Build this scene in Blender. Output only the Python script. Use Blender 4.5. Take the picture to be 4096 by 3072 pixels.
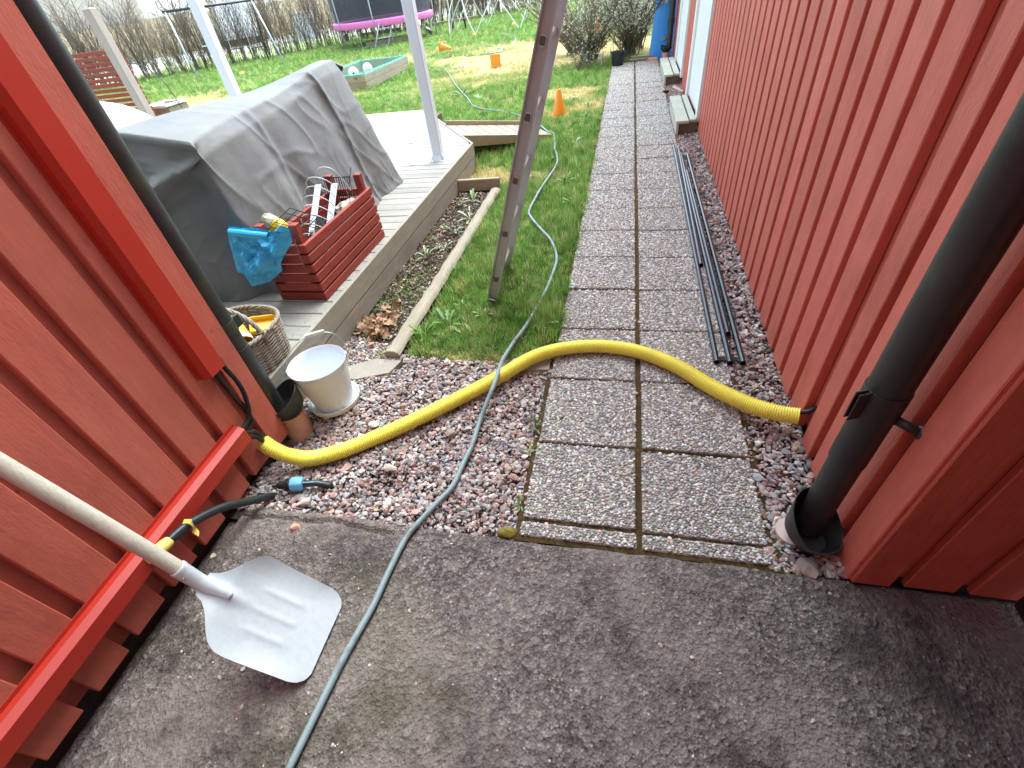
import bpy, math, random
import numpy as np
from mathutils import Vector, Matrix, Euler

# ------------------------------------------------------------------ camera, sky, sun, exposure
for _o in list(bpy.data.objects):
    bpy.data.objects.remove(_o)
scene = bpy.context.scene
COL = scene.collection

CAM_H = 1.455                      # eye height in metres (paving slabs come out 0.40 m)
FPX, PCX, PCY = 1836.0, 2048.0, 1536.0
_d = np.array([2345 - PCX, 3590 - PCY, FPX]); _d /= np.linalg.norm(_d)
_y = np.array([2535 - PCX, -176 - PCY, FPX]); _y -= _d * (_d @ _y); _y /= np.linalg.norm(_y)
_z = -_d
_x = np.cross(_y, _z)
RW = np.array([_x, _y, _z])        # camera axes (right, down, forward) -> world
cam_data = bpy.data.cameras.new('camera')
cam = bpy.data.objects.new('camera', cam_data)
COL.objects.link(cam)
cam_data.sensor_fit = 'HORIZONTAL'
cam_data.sensor_width = 36.0
cam_data.lens = FPX / 4096.0 * 36.0
cam_data.clip_start = 0.02
cam_data.clip_end = 600.0
_m = Matrix.Identity(4)
for i in range(3):
    _m[i][0] = RW[i, 0]; _m[i][1] = -RW[i, 1]; _m[i][2] = -RW[i, 2]
_m[2][3] = CAM_H
cam.matrix_world = _m
scene.camera = cam

SUN_ELEV, SUN_AZ = 58.0, 18.0       # azimuth measured from +Y (along the path) towards +X
world = bpy.data.worlds.new('World')
scene.world = world
world.use_nodes = True
_nt = world.node_tree
_nt.nodes.clear()
_sky = _nt.nodes.new('ShaderNodeTexSky')
_sky.sky_type = 'NISHITA'
_sky.sun_disc = False
_sky.sun_elevation = math.radians(SUN_ELEV)
_sky.sun_rotation = math.radians(SUN_AZ)
_sky.air_density = 1.0
_sky.dust_density = 1.5
_sky.ozone_density = 1.0
_hs = _nt.nodes.new('ShaderNodeHueSaturation')
_hs.inputs['Saturation'].default_value = 0.30
_bg = _nt.nodes.new('ShaderNodeBackground')
_bg.inputs['Strength'].default_value = 0.15
_wo = _nt.nodes.new('ShaderNodeOutputWorld')
_nt.links.new(_sky.outputs[0], _hs.inputs['Color'])
_tn = _nt.nodes.new('ShaderNodeMix')
_tn.data_type = 'RGBA'; _tn.blend_type = 'MULTIPLY'; _tn.inputs[0].default_value = 1.0
_tn.inputs[7].default_value = (0.86, 1.0, 1.08, 1.0)
_nt.links.new(_hs.outputs[0], _tn.inputs[6])
_nt.links.new(_tn.outputs[2], _bg.inputs['Color'])
_nt.links.new(_bg.outputs[0], _wo.inputs['Surface'])

sun_data = bpy.data.lights.new('sun', 'SUN')
sun_data.energy = 1.5
sun_data.angle = math.radians(50)
sun_data.color = (0.93, 1.0, 0.99)
sun = bpy.data.objects.new('sun', sun_data)
COL.objects.link(sun)
_el, _az = math.radians(SUN_ELEV), math.radians(SUN_AZ)
_sd = Vector((math.sin(_az) * math.cos(_el), math.cos(_az) * math.cos(_el), math.sin(_el)))
sun.rotation_euler = _sd.to_track_quat('Z', 'Y').to_euler()
sun.location = (0, 4, 12)

scene.view_settings.view_transform = 'Standard'
scene.view_settings.look = 'None'
scene.view_settings.exposure = 2.08
scene.view_settings.gamma = 1.0
scene.view_settings.use_curve_mapping = False

# ------------------------------------------------------------------ helpers: pixels to places
CP = np.array([0.0, 0.0, CAM_H])


def ray(u, v):
    r = RW @ np.array([u - PCX, v - PCY, FPX])
    return r / np.linalg.norm(r)


def G(u, v, z=0.0):                 # where the sight line meets the level z
    r = ray(u, v)
    return CP + r * (z - CAM_H) / r[2]


def OX(u, v, x):                    # ... the wall plane at x
    r = ray(u, v)
    return CP + r * x / r[0]


def OY(u, v, y):
    r = ray(u, v)
    return CP + r * y / r[1]


RNG = np.random.default_rng(7)
random.seed(7)

# ------------------------------------------------------------------ helpers: numpy noise


def _hash(ix, iy, seed):
    h = (ix.astype(np.int64) * 374761393 + iy.astype(np.int64) * 668265263 + seed * 1442695041) & 0x7fffffff
    h = ((h ^ (h >> 13)) * 1274126177) & 0x7fffffff
    return ((h ^ (h >> 16)) & 0xffff) / 65535.0


def vnoise(x, y, seed=0):
    x = np.asarray(x, float); y = np.asarray(y, float)
    ix = np.floor(x); iy = np.floor(y)
    fx = x - ix; fy = y - iy
    fx = fx * fx * (3 - 2 * fx); fy = fy * fy * (3 - 2 * fy)
    a = _hash(ix, iy, seed); b = _hash(ix + 1, iy, seed)
    c = _hash(ix, iy + 1, seed); d = _hash(ix + 1, iy + 1, seed)
    return (a * (1 - fx) + b * fx) * (1 - fy) + (c * (1 - fx) + d * fx) * fy


def fbm(x, y, seed=0, octs=4):
    t = 0; a = 0.5; s = 0
    for o in range(octs):
        t = t + a * vnoise(np.asarray(x) * 2 ** o, np.asarray(y) * 2 ** o, seed + o); s += a; a *= 0.5
    return t / s


# ------------------------------------------------------------------ helpers: shapes
WL = {}


class MB:
    def __init__(self):
        self.v = []; self.f = []; self.m = []; self.n = 0

    def add(self, vf, mi=0):
        v, f = vf
        o = self.n
        self.v.extend([tuple(map(float, p)) for p in v]); self.n += len(v)
        self.f.extend([tuple(i + o for i in q) for q in f])
        self.m.extend([mi] * len(f))
        return self

    def build(self, name, mats, parent=None, smooth=False, origin=None, auto=None):
        V = np.array(self.v, float)
        if parent is not None:
            org = np.array(WL[parent.name])
        elif origin is not None:
            org = np.array(origin, float)
        else:
            org = np.array([(V[:, 0].min() + V[:, 0].max()) / 2, (V[:, 1].min() + V[:, 1].max()) / 2, V[:, 2].min()])
        me = bpy.data.meshes.new(name)
        me.from_pydata([tuple(p) for p in V - org], [], self.f)
        if not isinstance(mats, (list, tuple)):
            mats = [mats]
        for mm in mats:
            me.materials.append(mm)
        if len(mats) > 1:
            me.polygons.foreach_set('material_index', self.m)
        if smooth:
            me.polygons.foreach_set('use_smooth', [True] * len(me.polygons))
        me.update()
        if auto is not None:
            me.set_sharp_from_angle(angle=math.radians(auto))
        o = bpy.data.objects.new(name, me)
        COL.objects.link(o)
        if parent is not None:
            o.parent = parent
        else:
            o.location = org
        WL[o.name] = tuple(org)
        return o


def thing(name, loc, label, cat, group=None, kind=None):
    o = bpy.data.objects.new(name, None)
    COL.objects.link(o)
    o.empty_display_size = 0.05
    o.location = loc
    WL[o.name] = tuple(loc)
    tag(o, label, cat, group, kind)
    return o


def tag(o, label=None, cat=None, group=None, kind=None):
    if label: o['label'] = label
    if cat: o['category'] = cat
    if group: o['group'] = group
    if kind: o['kind'] = kind
    return o


def inst(name, mesh, parent, loc, rot=(0, 0, 0), scale=(1, 1, 1)):
    o = bpy.data.objects.new(name, mesh)
    COL.objects.link(o)
    pl = np.array(WL[parent.name]) if parent is not None else np.zeros(3)
    o.parent = parent
    o.location = tuple(np.array(loc, float) - pl)
    o.rotation_euler = rot
    o.scale = scale
    WL[o.name] = tuple(loc)
    return o


def copy_tree(o, parent=None):
    c = o.copy()
    COL.objects.link(c)
    c.parent = parent
    for ch in list(o.children):
        copy_tree(ch, c)
    return c


def cbox(c, s, b=0.004, M=None):
    """box with chamfered edges; c centre, s full size, M optional 3x3 whose columns are the box axes"""
    h = np.array(s, float) / 2
    b = min(b, h.min() * 0.9)
    vs = []; idx = {}
    for sx in (-1, 1):
        for sy in (-1, 1):
            for sz in (-1, 1):
                for a in range(3):
                    p = np.array([sx, sy, sz]) * (h - b)
                    p[a] = (sx, sy, sz)[a] * h[a]
                    idx[(sx, sy, sz, a)] = len(vs); vs.append(p)
    fs = []
    for a in range(3):
        o1, o2 = [i for i in range(3) if i != a]
        for s0 in (-1, 1):
            q = []
            for t1, t2 in ((-1, -1), (1, -1), (1, 1), (-1, 1)):
                k = [0, 0, 0]; k[a] = s0; k[o1] = t1; k[o2] = t2
                q.append(idx[(*k, a)])
            fs.append(q)
    for a in range(3):
        o1, o2 = [i for i in range(3) if i != a]
        for t1 in (-1, 1):
            for t2 in (-1, 1):
                q = []
                for s0, ax in ((-1, o1), (1, o1), (1, o2), (-1, o2)):
                    k = [0, 0, 0]; k[a] = s0; k[o1] = t1; k[o2] = t2
                    q.append(idx[(*k, ax)])
                fs.append(q)
    for sx in (-1, 1):
        for sy in (-1, 1):
            for sz in (-1, 1):
                fs.append([idx[(sx, sy, sz, a)] for a in range(3)])
    V = np.array(vs)
    out = []
    for q in fs:
        n = np.cross(V[q[1]] - V[q[0]], V[q[2]] - V[q[0]])
        if n @ V[q].mean(0) < 0: q = q[::-1]
        out.append(tuple(q))
    if M is not None: V = V @ np.array(M, float).T
    return V + np.array(c, float), out


def axes(d, up=(0, 0, 1)):
    """matrix whose columns are (side, along d, up-ish)"""
    d = np.array(d, float); d /= np.linalg.norm(d)
    s = np.cross(d, np.array(up, float)); s /= np.linalg.norm(s)
    u = np.cross(s, d)
    return np.array([s, d, u]).T


def beam(a, b, w, t, bev=0.003, up=(0, 0, 1)):
    """board from a to b, w across, t thick (in the up direction)"""
    a = np.array(a, float); b = np.array(b, float)
    return cbox((a + b) / 2, (w, np.linalg.norm(b - a), t), bev, axes(b - a, up))


def tube(pts, r, seg=10, caps=True, squash=None):
    P = np.array(pts, float); n = len(P)
    R = np.full(n, r, float) if np.isscalar(r) else np.array(r, float)
    T = np.gradient(P, axis=0) if n > 2 else np.array([P[1] - P[0]] * n)
    T /= np.linalg.norm(T, axis=1)[:, None] + 1e-12
    ref = np.array([0, 0, 1.0]) if abs(T[0][2]) < 0.9 else np.array([1.0, 0, 0])
    N = np.cross(T[0], ref); N /= np.linalg.norm(N)
    vs = []
    ang = np.arange(seg) * 2 * math.pi / seg
    for i in range(n):
        N = N - T[i] * (N @ T[i]); N /= np.linalg.norm(N) + 1e-12
        B = np.cross(T[i], N)
        vs.append(P[i] + R[i] * (np.cos(ang)[:, None] * N + np.sin(ang)[:, None] * B))
    V = np.concatenate(vs)
    F = []
    for i in range(n - 1):
        for j in range(seg):
            k = (j + 1) % seg
            F.append((i * seg + j, i * seg + k, (i + 1) * seg + k, (i + 1) * seg + j))
    if caps:
        F.append(tuple(range(seg))[::-1]); F.append(tuple((n - 1) * seg + j for j in range(seg)))
    return V, F


def hollow_end(pts, r, seg=14, wall=0.0016, depth=0.05):
    """open pipe: outer skin, rims and inner skin over the whole length"""
    V1, F1 = tube(pts, r, seg, caps=False)
    V2, F2 = tube(pts, r - wall, seg, caps=False)
    n = len(V1); V = np.concatenate([V1, V2])
    F = list(F1) + [tuple(i + n for i in q[::-1]) for q in F2]
    m = n - seg
    for j in range(seg):
        k = (j + 1) % seg
        F.append((k, j, n + j, n + k)); F.append((m + j, m + k, n + m + k, n + m + j))
    return V, F


def catmull(pts, per=8):
    P = np.array(pts, float)
    P = np.concatenate([[2 * P[0] - P[1]], P, [2 * P[-1] - P[-2]]])
    out = []
    for i in range(1, len(P) - 2):
        p0, p1, p2, p3 = P[i - 1], P[i], P[i + 1], P[i + 2]
        for t in np.arange(per) / per:
            out.append(0.5 * ((2 * p1) + (-p0 + p2) * t + (2 * p0 - 5 * p1 + 4 * p2 - p3) * t * t + (-p0 + 3 * p1 - 3 * p2 + p3) * t ** 3))
    out.append(P[-2])
    return np.array(out)


def resample(P, step):
    P = np.array(P, float)
    L = np.concatenate([[0], np.cumsum(np.linalg.norm(np.diff(P, axis=0), axis=1))])
    n = max(2, int(L[-1] / step) + 1)
    t = np.linspace(0, L[-1], n)
    return np.stack([np.interp(t, L, P[:, k]) for k in range(3)], 1)


def lathe(prof, seg=32, c=(0, 0, 0), M=None, close=False):
    prof = np.array(prof, float); n = len(prof)
    ang = np.arange(seg) * 2 * math.pi / seg
    V = []
    for r, z in prof:
        V.append(np.stack([r * np.cos(ang), r * np.sin(ang), np.full(seg, z)], 1))
    V = np.concatenate(V)
    F = []
    for i in range(n - 1 if not close else n):
        i2 = (i + 1) % n
        for j in range(seg):
            k = (j + 1) % seg
            F.append((i * seg + j, i * seg + k, i2 * seg + k, i2 * seg + j))
    if M is not None: V = V @ np.array(M, float).T
    return V + np.array(c, float), F


def grid(nx, ny, fn):
    """fn(i/(nx-1), j/(ny-1)) -> point"""
    V = [fn(i / (nx - 1), j / (ny - 1)) for j in range(ny) for i in range(nx)]
    F = [(j * nx + i, j * nx + i + 1, (j + 1) * nx + i + 1, (j + 1) * nx + i) for j in range(ny - 1) for i in range(nx - 1)]
    return V, F


def prism(poly, z0, z1):
    n = len(poly)
    V = [(x, y, z0) for x, y in poly] + [(x, y, z1) for x, y in poly]
    F = [tuple(range(n))[::-1], tuple(range(n, 2 * n))] + [(i, (i + 1) % n, n + (i + 1) % n, n + i) for i in range(n)]
    return V, F


def sphere(c, r, seg=12, rings=7, sc=(1, 1, 1)):
    prof = [(max(1e-4, math.sin(math.pi * i / rings)) * r, -math.cos(math.pi * i / rings) * r) for i in range(rings + 1)]
    V, F = lathe(prof, seg)
    return V * np.array(sc) + np.array(c, float), F


def inpoly(x, y, poly):
    x = np.asarray(x); y = np.asarray(y)
    ins = np.zeros(x.shape, bool); n = len(poly); j = n - 1
    for i in range(n):
        xi, yi = poly[i]; xj, yj = poly[j]
        c = ((yi > y) != (yj > y)) & (x < (xj - xi) * (y - yi) / (yj - yi + 1e-12) + xi)
        ins ^= c; j = i
    return ins


# ------------------------------------------------------------------ helpers: materials
def S(r, g, b):
    def f(c):
        c /= 255.0
        return c / 12.92 if c <= 0.04045 else ((c + 0.055) / 1.055) ** 2.4
    return (f(r), f(g), f(b), 1.0)


def shade(c, k):
    return (c[0] * k, c[1] * k, c[2] * k, 1.0)


class NT:
    def __init__(self, name):
        self.mat = bpy.data.materials.new(name)
        self.mat.use_nodes = True
        self.t = self.mat.node_tree
        self.b = self.t.nodes['Principled BSDF']

    def n(self, typ, **kw):
        nd = self.t.nodes.new(typ)
        for k, v in kw.items():
            if hasattr(nd, k): setattr(nd, k, v)
            else: nd.inputs[k.replace('_', ' ')].default_value = v
        return nd

    def l(self, a, b):
        self.t.links.new(a, b)

    def coords(self, stretch=(1, 1, 1), rand=True, world=False):
        tc = self.n('ShaderNodeNewGeometry') if world else self.n('ShaderNodeTexCoord')
        src = tc.outputs['Position'] if world else tc.outputs['Object']
        mp = self.n('ShaderNodeMapping')
        mp.inputs['Scale'].default_value = stretch
        self.l(src, mp.inputs['Vector'])
        if rand:
            oi = self.n('ShaderNodeObjectInfo')
            mu = self.n('ShaderNodeMath', operation='MULTIPLY'); mu.inputs[1].default_value = 37.0
            self.l(oi.outputs['Random'], mu.inputs[0])
            cx = self.n('ShaderNodeCombineXYZ')
            for i in range(3): self.l(mu.outputs[0], cx.inputs[i])
            self.l(cx.outputs[0], mp.inputs['Location'])
        return mp.outputs[0]

    def noise(self, vec, scale, detail=4, rough=0.55):
        n = self.n('ShaderNodeTexNoise')
        n.inputs['Scale'].default_value = scale; n.inputs['Detail'].default_value = detail
        n.inputs['Roughness'].default_value = rough
        self.l(vec, n.inputs['Vector'])
        return n.outputs['Fac']

    def ramp(self, fac, stops):
        r = self.n('ShaderNodeValToRGB')
        e = r.color_ramp.elements
        while len(e) < len(stops): e.new(0.5)
        for el, (p, c) in zip(e, stops):
            el.position = p; el.color = c
        self.l(fac, r.inputs[0])
        return r.outputs[0]

    def mix(self, fac, a, b, blend='MIX'):
        m = self.n('ShaderNodeMix', data_type='RGBA', blend_type=blend)
        if isinstance(fac, (int, float)): m.inputs[0].default_value = fac
        else: self.l(fac, m.inputs[0])
        for val, k in ((a, 6), (b, 7)):
            if isinstance(val, tuple): m.inputs[k].default_value = val
            else: self.l(val, m.inputs[k])
        return m.outputs[2]

    def bump(self, h, strength, dist=0.01, prev=None):
        b = self.n('ShaderNodeBump')
        b.inputs['Strength'].default_value = strength; b.inputs['Distance'].default_value = dist
        self.l(h, b.inputs['Height'])
        if prev is not None: self.l(prev, b.inputs['Normal'])
        self.l(b.outputs[0], self.b.inputs['Normal'])
        return b.outputs[0]


def pm(name, base, rough=0.6, var=0.18, scale=6.0, bump=0.0, bscale=90.0, metal=0.0, stretch=(1, 1, 1), spec=0.5, dirt=None,
       dscale=3.0, rvar=0.0, coat=0.0, bdist=0.004, trans=0.0, objvar=0.08):
    t = NT(name)
    v = t.coords(stretch)
    f = t.noise(v, scale, 5)
    col = t.ramp(f, [(0.25, shade(base, 1 - var)), (0.75, shade(base, 1 + var))])
    if dirt is not None:
        f2 = t.noise(t.coords((1, 1, 1)), dscale, 6, 0.65)
        msk = t.ramp(f2, [(0.52, (0, 0, 0, 1)), (0.70, (1, 1, 1, 1))])
        col = t.mix(msk, col, dirt)
    if objvar:
        oi = t.n('ShaderNodeObjectInfo')
        mr = t.n('ShaderNodeMapRange'); mr.inputs[3].default_value = 1 - objvar; mr.inputs[4].default_value = 1 + objvar
        t.l(oi.outputs['Random'], mr.inputs[0])
        hs = t.n('ShaderNodeHueSaturation'); t.l(mr.outputs[0], hs.inputs['Value']); t.l(col, hs.inputs['Color'])
        col = hs.outputs[0]
    t.l(col, t.b.inputs['Base Color'])
    t.b.inputs['Roughness'].default_value = rough
    if rvar:
        mr = t.n('ShaderNodeMapRange'); mr.inputs[3].default_value = rough - rvar; mr.inputs[4].default_value = rough + rvar
        t.l(f, mr.inputs[0]); t.l(mr.outputs[0], t.b.inputs['Roughness'])
    t.b.inputs['Metallic'].default_value = metal
    t.b.inputs['Specular IOR Level'].default_value = spec
    if coat: t.b.inputs['Coat Weight'].default_value = coat
    if bump:
        t.bump(t.noise(v, bscale, 4), bump, bdist)
    return t.mat


def wood(name, c1, c2, grain='x', rough=0.75, scale=1.0, knots=True, bump=0.25, objvar=0.10):
    t = NT(name)
    st = {'x': (1.2, 14, 14), 'y': (14, 1.2, 14), 'z': (14, 14, 1.2)}[grain]
    v = t.coords(tuple(s * scale for s in st))
    f = t.noise(v, 3.0, 6, 0.65)
    col = t.ramp(f, [(0.22, c1), (0.5, shade(tuple((a + b) / 2 for a, b in zip(c1, c2)), 1.0)), (0.78, c2)])
    # fine fibres
    f2 = t.noise(v, 16.0, 3, 0.7)
    col = t.mix(0.35, col, t.ramp(f2, [(0.3, shade(c1, 0.62)), (0.7, shade(c2, 1.15))]))
    if knots:
        k = t.coords(tuple({'x': (0.55, 1, 1), 'y': (1, 0.55, 1), 'z': (1, 1, 0.55)}[grain]))
        vo = t.n('ShaderNodeTexVoronoi'); vo.inputs['Scale'].default_value = 3.2 * scale
        t.l(k, vo.inputs['Vector'])
        m = t.ramp(vo.outputs['Distance'], [(0.03, (1, 1, 1, 1)), (0.11, (0, 0, 0, 1))])
        col = t.mix(m, col, shade(c1, 0.45))
    # weather blotches
    f3 = t.noise(t.coords((1, 1, 1)), 2.3, 4)
    col = t.mix(t.ramp(f3, [(0.45, (0, 0, 0, 1)), (0.8, (0.55, 0.55, 0.55, 1))]), col, shade(c1, 0.75))
    oi = t.n('ShaderNodeObjectInfo')
    mr = t.n('ShaderNodeMapRange'); mr.inputs[3].default_value = 1 - objvar; mr.inputs[4].default_value = 1 + objvar
    t.l(oi.outputs['Random'], mr.inputs[0])
    hs = t.n('ShaderNodeHueSaturation'); t.l(mr.outputs[0], hs.inputs['Value']); t.l(col, hs.inputs['Color'])
    t.l(hs.outputs[0], t.b.inputs['Base Color'])
    t.b.inputs['Roughness'].default_value = rough
    t.b.inputs['Specular IOR Level'].default_value = 0.3
    t.bump(f2, bump, 0.004)
    return t.mat


def red_paint(name, base, stretch=(16, 16, 1.6), rough=0.6):
    """painted sawn cladding: fibres, brush streaks, small flakes and faded spots"""
    t = NT(name)
    v = t.coords(stretch)
    f = t.noise(v, 3.0, 6, 0.6)
    col = t.ramp(f, [(0.25, shade(base, 0.86)), (0.75, shade(base, 1.10))])
    v2 = t.coords((1, 1, 0.6))
    f2 = t.noise(v2, 7.0, 7, 0.75)
    col = t.mix(t.ramp(f2, [(0.47, (0, 0, 0, 1)), (0.76, (0.75, 0.75, 0.75, 1))]), col, (base[0] * 0.60, base[1] * 0.52, base[2] * 0.60, 1))
    f3 = t.noise(v2, 2.2, 3)
    col = t.mix(t.ramp(f3, [(0.40, (0, 0, 0, 1)), (0.75, (0.45, 0.45, 0.45, 1))]), col, (base[0] * 1.12, base[1] * 1.5, base[2] * 1.5, 1))
    vo = t.n('ShaderNodeTexVoronoi'); vo.inputs['Scale'].default_value = 7.0
    t.l(t.coords((1, 1, 0.7)), vo.inputs['Vector'])
    m = t.ramp(vo.outputs['Distance'], [(0.012, (0.8, 0.8, 0.8, 1)), (0.05, (0, 0, 0, 1))])
    col = t.mix(m, col, shade(base, 0.35))
    oi = t.n('ShaderNodeObjectInfo')
    mr = t.n('ShaderNodeMapRange'); mr.inputs[3].default_value = 0.92; mr.inputs[4].default_value = 1.07
    t.l(oi.outputs['Random'], mr.inputs[0])
    hs = t.n('ShaderNodeHueSaturation'); t.l(mr.outputs[0], hs.inputs['Value']); t.l(col, hs.inputs['Color'])
    t.l(hs.outputs[0], t.b.inputs['Base Color'])
    t.b.inputs['Roughness'].default_value = rough
    t.b.inputs['Specular IOR Level'].default_value = 0.4
    nb = t.bump(t.noise(v2, 120.0, 3), 0.28, 0.004)
    t.bump(t.noise(v, 10.0, 4), 0.22, 0.004, nb)
    return t.mat


def tint_mat(name, rough=0.75, var=0.25, scale=60.0, bump=0.3, trans=0.0, spec=0.35, grad=False):
    """colour carried by each scattered piece (attribute 'tint')"""
    t = NT(name)
    a = t.n('ShaderNodeAttribute', attribute_type='INSTANCER', attribute_name='tint')
    tc = t.n('ShaderNodeTexCoord')
    f = t.noise(tc.outputs['Object'], scale, 3)
    k = t.ramp(f, [(0.3, (1 - var,) * 3 + (1,)), (0.7, (1 + var,) * 3 + (1,))])
    col = t.mix(1.0, a.outputs['Color'], k, 'MULTIPLY')
    t.l(col, t.b.inputs['Base Color'])
    t.b.inputs['Roughness'].default_value = rough
    t.b.inputs['Specular IOR Level'].default_value = spec
    if trans:
        t.b.inputs['Subsurface Weight'].default_value = 0.0
        tr = t.n('ShaderNodeBsdfTranslucent'); t.l(col, tr.inputs['Color'])
        mx = t.n('ShaderNodeMixShader'); mx.inputs[0].default_value = trans
        out = t.t.nodes['Material Output']
        t.l(t.b.outputs[0], mx.inputs[1]); t.l(tr.outputs[0], mx.inputs[2]); t.l(mx.outputs[0], out.inputs['Surface'])
    elif bump:
        t.bump(f, bump, 0.002)
    return t.mat


# ------------------------------------------------------------------ helpers: scattered stuff (real instanced geometry)
def proto_collection(name, meshes):
    c = bpy.data.collections.new(name)
    for i, me in enumerate(meshes):
        o = bpy.data.objects.new('%s_%02d' % (name, i), me)
        c.objects.link(o)
    return c


_groups = {}


def scatter_group(coll):
    if coll.name in _groups: return _groups[coll.name]
    ng = bpy.data.node_groups.new('scatter_' + coll.name, 'GeometryNodeTree')
    ng.interface.new_socket('Geometry', in_out='INPUT', socket_type='NodeSocketGeometry')
    ng.interface.new_socket('Geometry', in_out='OUTPUT', socket_type='NodeSocketGeometry')
    N = ng.nodes
    gi = N.new('NodeGroupInput'); go = N.new('NodeGroupOutput')
    ci = N.new('GeometryNodeCollectionInfo'); ci.inputs['Collection'].default_value = coll
    ci.inputs['Separate Children'].default_value = True; ci.inputs['Reset Children'].default_value = True
    ip = N.new('GeometryNodeInstanceOnPoints'); ip.inputs['Pick Instance'].default_value = True

    def attr(n, ty):
        a = N.new('GeometryNodeInputNamedAttribute'); a.data_type = ty; a.inputs['Name'].default_value = n
        return a.outputs['Attribute']
    er = N.new('FunctionNodeEulerToRotation')
    L = ng.links.new
    L(attr('rot', 'FLOAT_VECTOR'), er.inputs[0])
    L(gi.outputs[0], ip.inputs['Points']); L(ci.outputs[0], ip.inputs['Instance'])
    L(attr('pick', 'INT'), ip.inputs['Instance Index'])
    L(er.outputs[0], ip.inputs['Rotation']); L(attr('scl', 'FLOAT_VECTOR'), ip.inputs['Scale'])
    L(ip.outputs[0], go.inputs[0])
    _groups[coll.name] = ng
    return ng


def scatter_mesh(name, P, rot, scl, tint, nproto, seed=0):
    r = np.random.default_rng(seed + 100)
    n = len(P)
    me = bpy.data.meshes.new(name)
    me.vertices.add(n)
    me.vertices.foreach_set('co', np.asarray(P, np.float32).ravel())
    for nm, ty, arr, key in (('rot', 'FLOAT_VECTOR', rot, 'vector'), ('scl', 'FLOAT_VECTOR', scl, 'vector'), ('tint', 'FLOAT_COLOR', tint, 'color')):
        a = me.attributes.new(nm, ty, 'POINT')
        a.data.foreach_set(key, np.asarray(arr, np.float32).ravel())
    a = me.attributes.new('pick', 'INT', 'POINT')
    a.data.foreach_set('value', r.integers(0, nproto, n).astype(np.int32))
    me.update()
    return me


def scatter_obj(name, me, coll, parent=None, loc=(0, 0, 0)):
    o = bpy.data.objects.new(name, me)
    COL.objects.link(o)
    md = o.modifiers.new('scatter', 'NODES'); md.node_group = scatter_group(coll)
    if parent is not None: o.parent = parent
    o.location = loc
    WL[o.name] = tuple(loc)
    return o


def pick_tints(n, pal, jitter=0.12, seed=1):
    r = np.random.default_rng(seed)
    w = np.array([p[1] for p in pal], float); w /= w.sum()
    c = np.array([p[0] for p in pal])[r.choice(len(pal), n, p=w)]
    c = c * (1 + jitter * r.standard_normal((n, 1)))
    c[:, :3] *= 1 + 0.03 * r.standard_normal((n, 3))
    c[:, 3] = 1
    return np.clip(c, 0.004, 1)


def stone_mesh(name, mat, seed, rough=0.35, flat=0.55, sub=1, smooth=False):
    r = np.random.default_rng(seed)
    import bmesh
    bm = bmesh.new()
    bmesh.ops.create_icosphere(bm, subdivisions=sub, radius=1.0)
    dirs = r.standard_normal((7, 3)); dirs /= np.linalg.norm(dirs, axis=1)[:, None]
    lim = r.uniform(0.55, 0.95, 7)
    for v in bm.verts:
        p = np.array(v.co)
        for d, l in zip(dirs, lim):       # plane cuts give crushed-stone facets
            q = p @ d
            if q > l and not smooth: p = p - d * (q - l)
        p *= 1 + rough * 0.3 * r.standard_normal()
        p *= np.array([1.0, r.uniform(0.98, 1.02) * 0.78, flat])
        v.co = p
    me = bpy.data.meshes.new(name)
    bm.to_mesh(me); bm.free()
    me.materials.append(mat)
    if smooth: me.polygons.foreach_set('use_smooth', [True] * len(me.polygons))
    return me

# ------------------------------------------------------------------ materials
RED = S(196, 101, 83)
M_red = red_paint('falu_red_paint', RED)
M_red_back = red_paint('falu_red_paint_recess', RED)
M_red_metal = pm('red_sheet_metal', S(182, 48, 32), 0.5, 0.05, 5, 0.05, 200, spec=0.5, objvar=0.02)
M_black_pipe = pm('black_coated_steel', S(46, 47, 47), 0.40, 0.18, 7, 0.12, 260, spec=0.5, dirt=S(62, 66, 54), dscale=5, objvar=0)
M_black_rubber = pm('black_cable_sheath', S(26, 27, 28), 0.5, 0.15, 20, spec=0.45)
M_terracotta = pm('terracotta_clay', S(206, 160, 140), 0.85, 0.10, 9, 0.2, 150, dirt=S(176, 128, 110))
M_white_metal = pm('white_powder_coat', S(226, 233, 240), 0.32, 0.02, 5, spec=0.5, objvar=0.02)
M_white_paint = pm('white_gloss_paint', S(228, 230, 228), 0.45, 0.04, 4, 0.06, 60, objvar=0.03)
M_white_plastic = pm('white_plastic_saucer', S(226, 226, 222), 0.4, 0.03, 6)
M_zinc = pm('galvanised_wire', S(170, 172, 174), 0.35, 0.1, 30, metal=0.9)
M_alu = pm('aluminium', S(204, 211, 215), 0.36, 0.06, 6, 0.04, 120, metal=0.25, rvar=0.1, stretch=(3, 14, 14), spec=0.5)
M_alu_rail = pm('brown_grey_aluminium_rail', S(176, 184, 186), 0.42, 0.06, 8, 0.04, 160, metal=0.15, stretch=(1, 1, 1), rvar=0.06)
M_alu_rung = pm('bright_aluminium_rung', S(190, 190, 188), 0.38, 0.06, 12, metal=0.4)
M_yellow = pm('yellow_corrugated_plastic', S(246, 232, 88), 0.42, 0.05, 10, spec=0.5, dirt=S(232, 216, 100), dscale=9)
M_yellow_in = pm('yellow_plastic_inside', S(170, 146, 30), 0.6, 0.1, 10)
M_hose = pm('grey_green_garden_hose', S(126, 142, 144), 0.55, 0.07, 22, 0.12, 300, dirt=S(96, 98, 92), dscale=16, objvar=0)
M_pe = pm('dark_polyethylene_pipe', S(36, 44, 44), 0.4, 0.1, 12, spec=0.5)
M_stripe = pm('pale_blue_pipe_stripe', S(120, 180, 205), 0.45, 0.05, 12)
M_tape = pm('yellow_tape', S(232, 212, 110), 0.45, 0.08, 30, 0.2, 70)
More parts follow.
